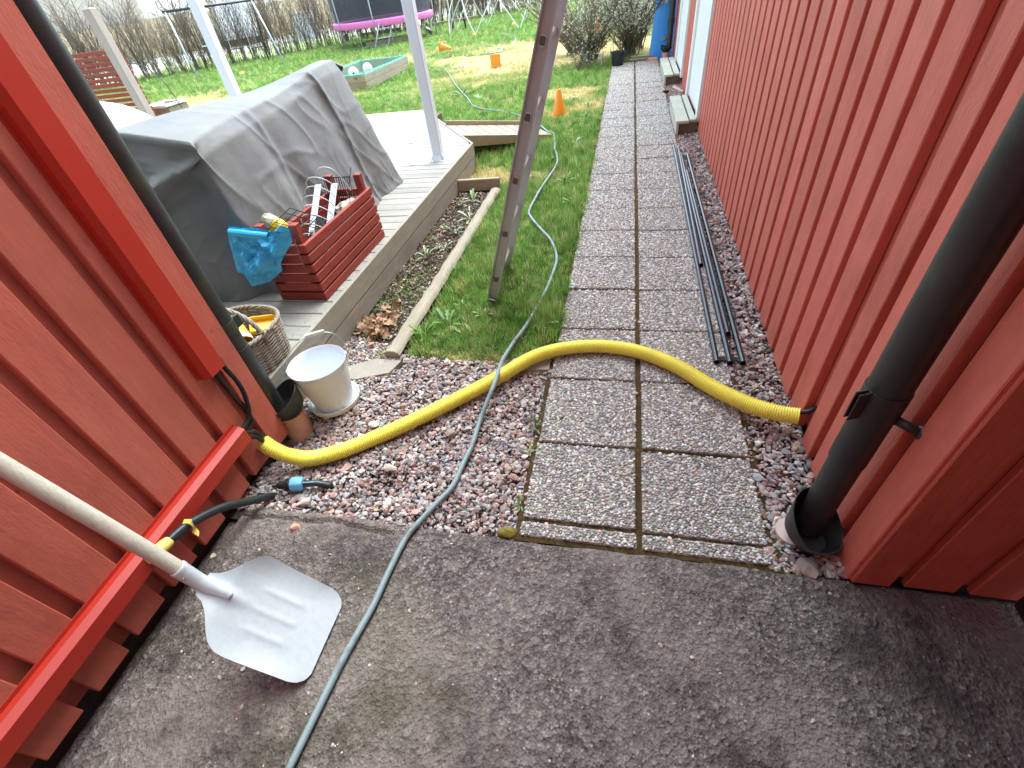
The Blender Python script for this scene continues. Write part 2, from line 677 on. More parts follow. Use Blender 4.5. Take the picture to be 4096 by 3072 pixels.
M_blue_plastic = pm('light_blue_coupling', S(104, 172, 214), 0.42, 0.05, 9)
M_steel_black = pm('black_lacquered_tube', S(66, 69, 73), 0.16, 0.15, 12, spec=0.7, metal=0.75)
M_deck = wood('grey_weathered_decking', S(138, 131, 121), S(176, 171, 162), 'x')
M_deck_v = wood('grey_fascia_board', S(138, 130, 116), S(172, 166, 152), 'y')
M_plank = wood('weathered_plank', S(142, 130, 112), S(178, 166, 144), 'y', knots=True, bump=0.6)
M_plank_x = wood('weathered_plank_cross', S(150, 134, 110), S(182, 164, 138), 'x')
M_step = wood('pale_green_treated_wood', S(172, 170, 154), S(194, 193, 178), 'y', knots=False, bump=0.12)
M_dark_wood = wood('dark_brown_wood', S(84, 72, 58), S(112, 98, 80), 'y', knots=False)  # darker brown wood for bearers, joists, crate floor and screw heads
M_crate = red_paint('crate_red_stain', S(150, 56, 44), (2, 14, 14), 0.55)
M_cover = None
M_concrete = pm('old_concrete', S(150, 140, 128), 0.9, 0.12, 12, 0.35, 120)
M_orange = pm('orange_cone_plastic', S(255, 150, 26), 0.45, 0.05, 8, objvar=0.04)
M_blue_bag = pm('blue_plastic_bag', S(60, 174, 224), 0.24, 0.05, 14, spec=0.6, objvar=0)
M_black_plastic = pm('black_plastic', S(28, 29, 31), 0.45, 0.12, 12)
M_cement = pm('slab_cement', S(138, 131, 123), 0.95, 0.14, 20, 0.4, 160, objvar=0.05)

# woven / draped / ground materials with more than one ingredient


def asphalt_mat():
    t = NT('worn_asphalt')
    v = t.coords(rand=False, world=True)
    vo = t.n('ShaderNodeTexVoronoi'); vo.inputs['Scale'].default_value = 150; t.l(v, vo.inputs['Vector'])
    grains = t.ramp(vo.outputs['Color'], [(0.0, S(46, 41, 40)), (0.38, S(90, 82, 79)), (0.72, S(122, 113, 108)), (1.0, S(184, 176, 168))])
    vo2 = t.n('ShaderNodeTexVoronoi'); vo2.inputs['Scale'].default_value = 62; t.l(v, vo2.inputs['Vector'])
    g2 = t.ramp(vo2.outputs['Color'], [(0.1, S(56, 50, 49)), (0.6, S(96, 88, 84)), (0.95, S(150, 141, 134))])
    col = t.mix(0.45, grains, g2)
    big = t.noise(v, 2.1, 5, 0.62)
    col = t.mix(t.ramp(big, [(0.42, (0, 0, 0, 1)), (0.66, (0.75, 0.75, 0.75, 1))]), col, S(136, 125, 119))
    dk = t.noise(v, 2.7, 7, 0.72)
    col = t.mix(t.ramp(dk, [(0.50, (0, 0, 0, 1)), (0.62, (0.72, 0.72, 0.72, 1))]), col, S(54, 47, 46))
    ms = t.noise(v, 1.4, 4)  # green patches: moss tint, strengthened to paint in glass reflection ghosts
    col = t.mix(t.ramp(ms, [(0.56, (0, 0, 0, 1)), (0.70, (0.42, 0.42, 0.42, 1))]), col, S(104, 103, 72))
    t.l(t.mix(1.0, col, (0.99, 0.965, 0.95, 1), 'MULTIPLY'), t.b.inputs['Base Color'])
    t.b.inputs['Roughness'].default_value = 0.92
    t.b.inputs['Specular IOR Level'].default_value = 0.25
    nb = t.bump(vo.outputs['Distance'], 0.9, 0.004)
    nb = t.bump(vo2.outputs['Distance'], 0.9, 0.006, nb)
    t.bump(t.noise(v, 60, 3, 0.6), 0.25, 0.005, nb)
    return t.mat


def lawn_mat():
    t = NT('lawn_ground')
    a = t.n('ShaderNodeAttribute', attribute_name='straw')
    v = t.coords(rand=False, world=True)
    f = t.noise(v, 9, 6, 0.65)
    green = t.ramp(f, [(0.3, S(52, 62, 26)), (0.7, S(92, 112, 44))])
    straw = t.ramp(t.noise(v, 14, 5, 0.7), [(0.3, S(150, 130, 84)), (0.7, S(206, 188, 138))])
    f2 = t.noise(v, 2.6, 5, 0.7)
    k = t.n('ShaderNodeMath', operation='ADD'); t.l(a.outputs['Fac'], k.inputs[0])
    mr = t.n('ShaderNodeMapRange'); mr.inputs[3].default_value = -0.35; mr.inputs[4].default_value = 0.35
    t.l(f2, mr.inputs[0]); t.l(mr.outputs[0], k.inputs[1])
    t.l(t.mix(t.ramp(k.outputs[0], [(0.3, (0, 0, 0, 1)), (0.62, (1, 1, 1, 1))]), green, straw), t.b.inputs['Base Color'])
    t.b.inputs['Roughness'].default_value = 0.95
    t.b.inputs['Specular IOR Level'].default_value = 0.1
    t.bump(t.noise(v, 40, 5, 0.7), 0.8, 0.03)
    return t.mat


def soil_mat(name, a, b, c, sc=30):
    t = NT(name)
    v = t.coords(rand=False, world=True)
    f = t.noise(v, sc, 6, 0.7)
    col = t.ramp(f, [(0.3, a), (0.6, b), (0.85, c)])
    t.l(col, t.b.inputs['Base Color']); t.b.inputs['Roughness'].default_value = 0.95
    t.b.inputs['Specular IOR Level'].default_value = 0.15
    t.bump(t.noise(v, sc * 2, 5, 0.7), 1.0, 0.012)
    return t.mat


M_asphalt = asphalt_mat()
M_lawn = lawn_mat()
M_soil = soil_mat('flower_bed_soil', S(44, 34, 28), S(72, 58, 48), S(118, 100, 84))
M_gravel_base = soil_mat('gravel_bedding', S(60, 48, 42), S(88, 72, 64), S(122, 104, 94), 45)
M_joint = soil_mat('mossy_joint_sand', S(56, 44, 29), S(92, 72, 43), S(126, 106, 70), 60)
M_road = soil_mat('pale_gravel_road', S(176, 168, 160), S(200, 192, 184), S(216, 210, 204), 3)
M_stone = tint_mat('gravel_stone', 0.8, 0.12, 1.2, 0.25)
M_pebble = tint_mat('aggregate_pebble', 0.55, 0.10, 1.5, 0.0, spec=0.45)
M_grass = tint_mat('grass_blade', 0.6, 0.10, 6.0, 0.0, trans=0.35)
M_leaf = tint_mat('small_leaf', 0.6, 0.12, 6.0, 0.0, trans=0.3)
M_debris = tint_mat('dry_debris', 0.9, 0.2, 20.0, 0.0)

# ------------------------------------------------------------------ ground


def xw(y):                                   # front face of the right-hand cladding
    return 0.716 + 0.0065 * (y - 0.78)


def straw_at(x, y):
    r = np.hypot(x, y)
    n = fbm(x * 0.42 + 3.1, y * 0.42 + 1.7, 11, 4) + 0.06
    band = np.exp(-((r - 13.8) / 3.6) ** 2)
    s = np.clip((n - 0.40) * 4.0, 0, 1) * band
    p = np.clip((fbm(x * 1.1, y * 1.1, 21, 4) - 0.60) * 6, 0, 1) * 0.8
    edge = np.clip(1 - (y - 1.72) / 0.16, 0, 1) * (x > -1.2) * (x < -0.25) * 0.8
    return np.clip(np.maximum(np.maximum(s, p * (r < 17)), edge), 0, 1)


xs = np.concatenate([[-220, -120, -70, -45], np.linspace(-30, 4, 137), [12, 30, 80, 220]])
ys = np.concatenate([[-220, -60, -20, -6, 0], np.linspace(1, 42, 165), [55, 80, 140, 300]])
XX, YY = np.meshgrid(xs, ys)
NEARLOW = 0.09 * ((XX > -1.9) & (YY < 1.74) & (XX < 4) | (XX > -0.24) & (XX < 4) & (YY < 10.4) | (YY < 0.5))
ZZ = -0.032 - NEARLOW + 0.02 * (fbm(XX * 0.6, YY * 0.6, 4) - 0.5) * (YY > 3) * (np.hypot(XX, YY) < 40)
V = np.stack([XX, YY, ZZ], -1).reshape(-1, 3)
nx = len(xs)
F = [(j * nx + i, j * nx + i + 1, (j + 1) * nx + i + 1, (j + 1) * nx + i) for j in range(len(ys) - 1) for i in range(nx - 1)]
mb = MB(); mb.add((V, F))
lawn = mb.build('lawn', M_lawn, smooth=True, origin=(0, 0, 0))
at = lawn.data.attributes.new('straw', 'FLOAT', 'POINT')
at.data.foreach_set('value', straw_at(V[:, 0], V[:, 1]).astype(np.float32))
tag(lawn, 'patchy green and straw-coloured spring lawn', 'lawn', kind='structure')


def asphalt_edge(x):
    return 0.803 + 0.012 * (fbm(x * 9, x * 0 + 2, 5) - 0.5) + 0.004 * np.sin(x * 5)


def asphalt_z(x, y):
    d = asphalt_edge(x) - y
    z = -0.006 + 0.005 * (fbm(x * 14, y * 14, 31, 3) - 0.5) + 0.012 * (fbm(x * 2.1, y * 2.1, 36, 3) - 0.5)
    z = z + 0.005 * (fbm(x * 60, y * 60, 33, 2) - 0.5)
    lip = np.clip(1 - d / 0.02, 0, 1)
    crk = (x < -0.75) * (np.abs(d - 0.045 - 0.03 * (fbm(x * 6, x * 0, 8) - .5)) < 0.007)
    return z - 0.022 * lip - 0.02 * crk - 0.05 * np.clip((-1.392 - x) / 0.04, 0, 1)


nxa, nya = 330, 300
ax = np.concatenate([np.linspace(-1.47, 1.25, nxa - 3), [1.8, 2.6, 3.4]])
tt = np.linspace(0, 1, nya) ** 1.25
V = []
for t_ in tt:
    yy = asphalt_edge(ax) - t_ * 5.2
    V.append(np.stack([ax, yy, asphalt_z(ax, yy)], 1))
V = np.concatenate(V)
F = [(j * nxa + i, (j + 1) * nxa + i, (j + 1) * nxa + i + 1, j * nxa + i + 1) for j in range(nya - 1) for i in range(nxa - 1)]
mb = MB(); mb.add((V, F))
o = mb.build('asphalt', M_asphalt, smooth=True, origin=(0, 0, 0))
tag(o, 'coarse worn brown-grey asphalt between the red walls', 'asphalt', kind='structure')

# gravel beds
GL = [(-1.47, 0.76), (-0.29, 0.76), (-0.29, 1.80), (-0.36, 1.83), (-0.60, 1.76), (-0.84, 1.76), (-1.05, 1.77), (-1.22, 1.86), (-1.53, 1.95),
      (-1.56, 1.30), (-1.80, 1.22), (-1.80, 1.10), (-1.47, 1.10)]


def gravel_z(x, y):
    z = -0.022 + 0.022 * (fbm(x * 5, y * 5, 41, 3) - 0.5)
    z = z - 0.045 * np.exp(-(((x + 1.44) / 0.16) ** 2 + ((y - 1.13) / 0.16) ** 2))
    z = z - 0.040 * np.exp(-(((x + 0.86) / 0.10) ** 2 + ((y - 0.955) / 0.07) ** 2))
    return z + 0.018 * np.exp(-(((x + 0.86) / 0.14) ** 2 + ((y - 1.07) / 0.07) ** 2))


mb = MB()
mb.add(grid(60, 60, lambda a, b: (lambda x, y: (x, y, float(gravel_z(np.array(x), np.array(y))) - 0.012))(-1.85 + 1.57 * a, 0.74 + 1.25 * b)))
gl = mb.build('gravel_bed', M_gravel_base, smooth=True, origin=(-1, 1.2, 0))
tag(gl, 'bedding under the pink gravel beside the white bucket', 'gravel', kind='structure')
mb = MB()
mb.add(grid(6, 80, lambda a, b: (0.50 + 0.34 * a, 0.78 + 9.9 * b, -0.026 + 0.006 * random.random())))
gr = mb.build('gravel_strip', M_gravel_base, smooth=True, origin=(0.6, 5, 0))
tag(gr, 'bedding under the gravel strip along the right wall', 'gravel', kind='structure')

STONES = proto_collection('stone', [stone_mesh('stone_%d' % i, M_stone, 50 + i) for i in range(9)])
PAL_GRAVEL = [(S(166, 138, 130), 5), (S(148, 122, 116), 4), (S(136, 102, 94), 1.6), (S(154, 152, 152), 5), (S(176, 167, 160), 4), (S(112, 108, 110), 3),
              (S(196, 180, 172), 2.5), (S(174, 146, 126), 1), (S(130, 122, 120), 3)]


def stones(name, P, size, label, seed):
    n = len(P); r = np.random.default_rng(seed)
    rot = np.stack([r.normal(0, 0.45, n), r.normal(0, 0.45, n), r.uniform(0, 6.28, n)], 1)
    scl = size[:, None] * r.uniform(0.8, 1.2, (n, 3))
    t = pick_tints(n, PAL_GRAVEL, 0.14, seed); t[:, :3] *= 1.10
    o = scatter_obj(name, scatter_mesh(name, P, rot, scl, t, 9, seed), STONES)
    tag(o, label, 'gravel', kind='stuff')
    return o


n = 21000
x = RNG.uniform(-1.82, -0.285, n); y = RNG.uniform(0.77, 1.93, n)
k = inpoly(x, y, GL) & (y > asphalt_edge(x) - 0.012)
x, y = x[k], y[k]
sz = RNG.gamma(7, 1 / 7, len(x)) * 0.0098
z = gravel_z(x, y) + RNG.uniform(-0.012, 0.006, len(x))
stones('gravel', np.stack([x, y, z], 1), sz, 'crushed pink and grey gravel under the yellow pipe', 1)
n = 17000
y = 0.80 + 9.8 * RNG.random(n) ** 1.25
x = RNG.uniform(0.505, 0.80, n)
k = x < xw(y) + 0.02
x, y = x[k], y[k]
sz = RNG.gamma(7, 1 / 7, len(x)) * 0.0104
z = -0.014 + RNG.uniform(-0.010, 0.008, len(x)) + 0.010 * np.clip((x - 0.6) / 0.1, 0, 1)
stones('gravel', np.stack([x, y, z], 1), sz, 'crushed pink and grey gravel along the right red wall', 2)

# a few larger loose stones, each its own thing
loose = [(1.60, 0.028, (1556, 1870), 'pale square loose stone on the gravel', S(196, 186, 174)),
         (1, 0.026, (1800, 1728), 'flat brown loose stone beside the grey hose', S(150, 132, 122)),
         (1, 0.030, (1495, 1695), 'whitish loose stone under the yellow pipe', S(208, 200, 192)),
         (1, 0.030, (1222, 2005), 'broad pale loose stone at the asphalt edge', S(190, 178, 164)),
         (1, 0.034, (3232, 2270), 'grey loose stone under the right drain shoe', S(150, 136, 128)),
         (1, 0.020, (1182, 2108), 'small pink stone chip on the dark asphalt', S(206, 150, 130)),
         (1, 0.012, (852, 2223), 'small cream stone chip beside the shovel shaft', S(216, 206, 184))]
for i, (q, s_, px, lab, c_) in enumerate(loose):
    p = G(px[0], px[1], 0.0)
    me = stone_mesh('loose_stone', pm('loose_stone_%d' % i, c_, 0.85, 0.12, 30, 0.2, 90), 200 + i, sub=2)
    o = inst('loose_stone', me, None, (p[0], p[1], -0.002 if i != 5 else 0.0), (0.1 * i, 0.15, i * 1.3), (s_, s_, s_))
    tag(o, lab, 'stone')

# ------------------------------------------------------------------ paved path
JX0, JX1 = 0.107, 0.125
mb = MB()
mb.add(grid(14, 300, lambda a, b: (-0.31 + 0.86 * a, 0.788 + 9.62 * b, -0.013 + 0.009 * random.random() ** 2)))
path = mb.build('paved_path', M_joint, smooth=True, origin=(0.116, 5, 0))
tag(path, 'two-wide path of exposed-aggregate slabs with mossy joints', 'path', kind='structure')
PEBBLES = proto_collection('pebble', [stone_mesh('pebble_%d' % i, M_pebble, 90 + i, 0.18, 0.62, 1, True) for i in range(6)])
PAL_PEB = [(S(180, 176, 171), 6), (S(154, 148, 142), 5), (S(200, 195, 188), 4), (S(134, 129, 126), 4), (S(176, 158, 144), 3), (S(112, 108, 108), 1.5),
           (S(186, 160, 140), 1.5), (S(204, 198, 190), 1.0), (S(136, 130, 134), 3)]


def pebble_field(name, w, d, seed, sp=0.0100):
    r = np.random.default_rng(seed)
    gx, gy = np.meshgrid(np.arange(-w / 2 + 0.004, w / 2 - 0.003, sp), np.arange(-d / 2 + 0.004, d / 2 - 0.003, sp * 0.87))
    gx = gx + (np.arange(gx.shape[0]) % 2)[:, None] * sp / 2
    P = np.stack([gx.ravel(), gy.ravel()], 1) + r.normal(0, sp * 0.19, (gx.size, 2))
    P = P[(abs(P[:, 0]) < w / 2 - 0.003) & (abs(P[:, 1]) < d / 2 - 0.003)]
    n = len(P)
    s = r.gamma(12, 1 / 12, n) * sp * 0.60
    z = 0.0 - s * 0.35 + r.normal(0, 0.0006, n)
    P3 = np.concatenate([P, z[:, None]], 1)
    rot = np.stack([r.normal(0, 0.2, n), r.normal(0, 0.2, n), r.uniform(0, 6.28, n)], 1)
    scl = s[:, None] * r.uniform(0.85, 1.2, (n, 3))
    return scatter_mesh(name, P3, rot, scl, pick_tints(n, PAL_PEB, 0.12, seed) * np.array([1.15, 1.15, 1.15, 1.0]), 6, seed)


def slab_mesh(name, w, d):
    m = MB(); m.add(cbox((0, 0, -0.0265), (w, d, 0.045), 0.004))
    me = bpy.data.meshes.new(name); me.from_pydata(m.v, [], m.f); me.materials.append(M_cement)
    return me


SLAB = slab_mesh('slab', 0.394, 0.392)
SLABP = [pebble_field('slab_pebbles_%d' % i, 0.394, 0.392, 300 + i) for i in range(5)]
SLABF = [pebble_field('slab_pebbles_far_%d' % i, 0.394, 0.392, 330 + i, 0.0125) for i in range(3)]
CUT = slab_mesh('cut_slab', 0.400, 0.056)
CUTP = pebble_field('cut_slab_pebbles', 0.400, 0.056, 350)
rr = random.Random(3)
for c_, xc in ((0, -0.0925), (1, 0.3245)):
    y0 = 0.872
    s = inst('slab', CUT, path, (xc, 0.835, -0.001), (0, 0, 0))
    p = scatter_obj('pebble_surface', CUTP, PEBBLES, s); tag(p, kind='stuff')
    k = 0
    while y0 < 10.35:
        d = 0.352 if k == 0 else 0.392
        sc = (1, d / 0.392, 1)
        s = inst('slab', SLAB, path, (xc + rr.uniform(-.003, .003), y0 + d / 2 + (0.006 if c_ == 0 else 0), rr.uniform(-0.003, 0.002)),
                 (rr.uniform(-.004, .004), rr.uniform(-.004, .004), rr.choice((0, 0, 0)) + rr.uniform(-.006, .006)), sc)
        src = SLABP[(k * 2 + c_) % 5] if k < 7 else SLABF[(k + c_) % 3]
        p = scatter_obj('pebble_surface', src, PEBBLES, s); tag(p, kind='stuff')
        if (k + c_) % 2: p.rotation_euler = (0, 0, math.pi)
        y0 += d + 0.0115 + (0.006 if rr.random() < 0.3 else 0); k += 1

# ------------------------------------------------------------------ left red building
lh = thing('red_building', (-2.5, -1.0, 0), 'red board-clad building with a vertical and a horizontal metal cable channel', 'building')
XL = -1.432


def board_mesh(name, w, h, t, mat, bev=0.003):
    m = MB(); m.add(cbox((0, 0, h / 2), (t, w, h), bev))
    me = bpy.data.meshes.new(name); me.from_pydata(m.v, [], m.f); me.materials.append(mat)
    return me


mb = MB()
mb.add(cbox((-3.478, -1.45, 1.37), (4.03, 5.20, 2.70), 0.004))
mb.build('wall', M_red_back, lh)
M_plinth = pm('concrete_plinth_gap_shade', S(66, 62, 58), 0.95, 0.2, 14, 0.3, 60)  # plinth coloured dark to paint the shade in the gap below the boards
mb = MB(); mb.add(cbox((-3.50, -1.45, -0.05), (4.03, 5.16, 0.16), 0.004)); mb.build('plinth', M_plinth, lh)
BM = {}


def board(parent, name, y0, y1, x_front, h, z0=0.012, t=0.022, mat=None, rotz=0.0):
    w = round(y1 - y0, 3)
    key = (w, h, t, (mat or M_red).name)
    if key not in BM: BM[key] = board_mesh(name, w, h, t, mat or M_red)
    return inst(name, BM[key], parent, (x_front - t / 2, (y0 + y1) / 2, z0), (0, 0, rotz))


spans = [(-0.030, 0.085), (0.133, 0.246), (0.287, 0.403), (0.445, 0.559), (0.602, 0.718), (0.759, 0.875), (0.916, 1.016)]
yy = -0.073
while yy > -1.6:
    spans.append((yy - 0.114, yy)); yy -= 0.158
for a, b in spans:
    board(lh, 'board', a, b, XL, 2.66, 0.014 + random.uniform(-0.003, 0.004), 0.0320)
board(lh, 'corner_board', 1.058, 1.165, XL + 0.003, 2.66, 0.010, 0.028)
mb = MB(); mb.add(cbox((-1.50, 1.160, 1.345), (0.085, 0.020, 2.66), 0.003)); mb.build('corner_board', M_red, lh)
M_greyboard = wood('grey_low_bounce_boards', S(84, 82, 80), S(110, 108, 105), 'z')  # unseen back boards added in grey to cut red bounce on the cover
for i in range(24):
    m = MB(); m.add(cbox((-1.622 - i * 0.158, 1.164, 1.345), (0.155, 0.020, 2.66), 0.003)); m.build('board', M_greyboard, lh)
M_roof = pm('dark_roof_felt', S(58, 54, 52), 0.9, 0.15, 14, 0.3, 80)
mb = MB(); mb.add(beam((-1.28, -4.2, 2.78), (-1.28, 1.3, 2.78), 0.02, 0.16)); mb.add(cbox((-3.4, -1.45, 2.84), (4.24, 5.5, 0.05), 0.006)); mb.build('roof', M_roof, lh)

# screws in the cladding
mb = MB()
for u, v in [(845, 768 + 1395 / 2.16 * 1.0)]:
    p = OX(748, 1413, XL + 0.004)
    mb.add(sphere(p, 0.006, 8, 5, (0.6, 1, 1)))
mb.build('screw', M_red_metal, lh)

# cable channels (folded sheet metal with bevelled shoulders)


def channel(name, p0, p1, n, side, w, d, label):
    """p0-p1 axis on the wall, n outward normal, side = in-plane across; trapezoid hat section"""
    p0 = np.array(p0, float); p1 = np.array(p1, float); n = np.array(n, float); s = np.array(side, float)
    sec = [(-w / 2 - 0.012, 0.0), (-w / 2 - 0.012, 0.003), (-w / 2, 0.004), (-w / 2, d * 0.55), (-w / 2 + 0.014, d), (w / 2 - 0.014, d), (w / 2, d * 0.55), (w / 2, 0.004), (w / 2 + 0.012, 0.003),
           (w / 2 + 0.012, 0.0), (w / 2 - 0.0015, 0.0), (w / 2 - 0.0015, d * 0.53), (w / 2 - 0.015, d - 0.002), (-w / 2 + 0.015, d - 0.002), (-w / 2 + 0.0015, d * 0.53), (-w / 2 + 0.0015, 0.0)]
    m = MB(); k = len(sec)
    V = [p0 + s * a + n * b for a, b in sec] + [p1 + s * a + n * b for a, b in sec]
    F = [(i, (i + 1) % k, k + (i + 1) % k, k + i) for i in range(k)]
    F += [tuple(range(k))[::-1], tuple(range(k, 2 * k))]
    m.add((V, F))
    o = m.build(name, M_red_metal)
    tag(o, label, 'cable channel')
    return o


channel('cable_channel', (XL - 0.001, 1.020, 0.505), (XL - 0.001, 1.020, 2.62), (1, 0, 0), (0, 1, 0), 0.098, 0.046,
        'upright glossy red metal cable channel on the red boards')
hc = channel('cable_channel', (XL - 0.001, -1.4, 0.155), (XL - 0.001, 0.968, 0.222), (1, 0, 0), (0, 0, 1), 0.086, 0.044,
             'low horizontal glossy red metal cable channel behind the shovel')
# paint flake on the upright channel's flange
M_flake = pm('pale_paint_flake', S(206, 190, 190), 0.8, 0.1, 40)
mb = MB()
for u, v, s_ in ((345, 790, 0.016), (352, 812, 0.010), (388, 892, 0.006)):
    p = OX(u, v, XL + 0.0)
    m = MB(); m.add(cbox((XL + 0.0005, p[1], p[2]), (0.002, s_, s_ * 3.2), 0.0006)); m.build('paint_flake', M_flake, lh)

# ------------------------------------------------------------------ right red building
rh = thing('red_house', (1.5, 5.5, 0), 'long red board-clad house with two white doors along the paved path', 'house')
Y_END = 10.62
mb = MB()
V = [(xw(0.806) + 0.033, 0.806), (4.2, 0.806), (4.2, Y_END - 0.02), (xw(Y_END) + 0.033, Y_END - 0.02)]
mb.add(prism(V, 0.02, 3.76)); mb.build('wall', M_red_back, rh)
mb = MB(); mb.add(prism([(p_[0] + (0.02 if i_ in (0, 3) else 0), p_[1] + (0.02 if i_ < 2 else -0.02)) for i_, p_ in enumerate(V)], -0.10, 0.021)); mb.build('plinth', M_plinth, rh)
ROTB = -0.0065
k = -2
yb = []
while 1.251 + 0.1622 * k < Y_END - 0.2:
    yf = 1.251 + 0.1622 * k
    a, b = yf, yf + 0.120
    if k == 0: b = yf + 0.083
    yb.append((a, b)); k += 1
D1 = (5.78, 6.93); D2 = (8.22, 9.36)
TR = 0.105


def clear(a, b):
    for d0, d1 in (D1, D2):
        if b > d0 - TR - 0.004 and a < d1 + TR + 0.004: return False
    return True


for a, b in yb:
    if not clear(a, b):
        for d0, d1 in (D1, D2):       # ripped boards next to the door trim
            if a < d0 - TR - 0.004 < b and d0 - TR - 0.004 - a > 0.02: board(rh, 'board', a, d0 - TR - 0.006, xw(a) + 0.032, 3.72, 0.008, 0.032, None, ROTB)
            if a < d1 + TR + 0.004 < b and b - (d1 + TR + 0.006) > 0.02: board(rh, 'board', d1 + TR + 0.006, b, xw(b) + 0.032, 3.72, 0.008, 0.032, None, ROTB)
        continue
    board(rh, 'board', a, b, xw((a + b) / 2) + 0.032, 3.72, 0.006 + random.uniform(-0.003, 0.004), 0.032, None, ROTB)
# corner boards of the near corner
board(rh, 'corner_board', 0.786, 0.886, xw(0.84) + 0.022, 3.72, 0.004, 0.026, None, ROTB)
for i, (a, b) in enumerate([(0.722, 0.822), (0.858, 0.985), (1.020, 1.135)]):
    m = MB(); m.add(cbox(((a + b) / 2, 0.794 - (0.006 if i == 0 else 0), 1.5), (b - a, 0.022, 2.99), 0.003)); m.build('board' if i else 'corner_board', M_red, rh)
board(rh, 'corner_board', Y_END - 0.12, Y_END, xw(Y_END) + 0.021, 3.72, 0.006, 0.024, None, ROTB)
# roof and eaves, gutter edge that carries the ladder
mb = MB(); mb.add(cbox((2.62, 5.9, 3.79), (4.2, 9.9, 0.08), 0.006)); mb.build('roof', M_roof, rh)
mb = MB(); V, F = tube([(0.46, 0.95, 3.77), (0.46, 10.85, 3.77)], 0.055, 12); mb.add((V, F)); mb.build('gutter', M_black_pipe, rh, smooth=True)


def door(d0, d1, z0):
    x0 = xw((d0 + d1) / 2)
    dr = MB(); dr.add(cbox((x0 + 0.012, (d0 + d1) / 2, z0 + 1.02), (0.036, d1 - d0 - 0.02, 2.02), 0.003))
    o = dr.build('door', M_white_paint, rh)
    h = MB(); h.add(cbox((x0 - 0.012, d0 + 0.035, z0 + 0.25), (0.012, 0.05, 0.11), 0.003)); h.build('hinge', M_zinc, o)
    h = MB(); h.add(cbox((x0 - 0.012, d0 + 0.035, z0 + 1.6), (0.012, 0.05, 0.11), 0.003)); h.build('hinge', M_zinc, o)
    h = MB(); h.add(tube([(x0 - 0.01, d1 - 0.08, z0 + 1.0), (x0 - 0.05, d1 - 0.08, z0 + 1.0), (x0 - 0.05, d1 - 0.19, z0 + 1.0)], 0.009, 8)); h.build('handle', M_zinc, o)
    for a, b in ((d0 - TR, d0), (d1, d1 + TR)):
        m = MB(); m.add(cbox((x0 - 0.006, (a + b) / 2, z0 + 1.06), (0.055, b - a, 2.14), 0.003)); m.build('door_trim', M_white_paint, rh)
    m = MB(); m.add(cbox((x0 - 0.006, (d0 + d1) / 2, z0 + 2.19), (0.055, d1 - d0 + 2 * TR, 0.11), 0.003)); m.build('door_trim', M_white_paint, rh)


door(*D1, 0.10); door(*D2, 0.10)

# wooden steps in front of the two doors


def step(y0, y1, label):
    xf = 0.522
    s = thing('door_step', (0.62, (y0 + y1) / 2, 0), label, 'step', 'steps at the white doors')
    zt = 0.128
    xwl = xw((y0 + y1) / 2)
    m = MB(); m.add(cbox((xf + 0.060, (y0 + y1) / 2, zt - 0.014), (0.125, y1 - y0, 0.028), 0.004)); m.build('tread', M_step, s)
    m = MB(); m.add(cbox(((xf + 0.137 + xwl - 0.034) / 2, (y0 + y1) / 2 + 0.01, zt - 0.012), (xwl - 0.034 - xf - 0.137, y1 - y0 - 0.04, 0.028), 0.004)); m.build('tread', M_step, s)
    m = MB(); m.add(cbox((xf + 0.017, (y0 + y1) / 2, 0.042), (0.026, y1 - y0 - 0.03, 0.112), 0.003)); m.build('riser', M_step, s)
    for yy_ in (y0 + 0.05, y1 - 0.05):
        m = MB(); m.add(cbox((xf + 0.032 + (xwl - xf - 0.05) / 2, yy_, 0.043), (xwl - xf - 0.05, 0.034, 0.112), 0.003)); m.build('bearer', M_dark_wood, s)
    return s


step(5.60, 6.82, 'pale wooden step at the door nearer the black steel tubes')
step(8.20, 9.75, 'pale wooden step at the door nearer the blue panel')

# dark garage bay to the right of the camera: side wall and its roof
gb = thing('garage_bay', (1.7, -1.5, 0), 'dark unlit bay beside the near corner of the red house', 'garage')
M_bay = pm('boards_dark_for_bay_shade', S(46, 38, 34), 0.8, 0.2, 9, 0.2, 60)  # boards coloured dark for the shade inside the bay
mb = MB()
for i in range(28):
    mb.add(cbox((1.125, 0.700 - i * 0.14, 1.2), (0.024, 0.136, 2.38), 0.003))
mb.build('side_wall', M_bay, gb)
mb = MB(); mb.add(cbox((1.55, -1.6, 2.44), (2.90, 4.70, 0.08), 0.004)); mb.build('roof', M_roof, gb)  # unseen roof, its overhang sized to keep the bay dark
mh = thing('sky_blocking_house', (0.5, -5.0, 0), 'added unseen tall red house blocking sky light behind the garage bay', 'house')  # unseen tall house added to block sky light from behind the camera
mb = MB(); mb.add(cbox((0.5, -5.6, 3.0), (11.0, 5.0, 6.0), 0.01)); mb.build('wall', M_red_back, mh)
mb = MB(); mb.add(([(-5.4, -8.5, 5.95), (6.4, -8.5, 5.95), (6.4, -2.75, 5.95), (-5.4, -2.75, 5.95), (-5.4, -5.6, 8.2), (6.4, -5.6, 8.2)], [(0, 1, 5, 4), (2, 3, 4, 5), (0, 4, 3), (1, 2, 5), (3, 2, 1, 0)])); mb.build('roof', M_roof, mh)


# drainpipes


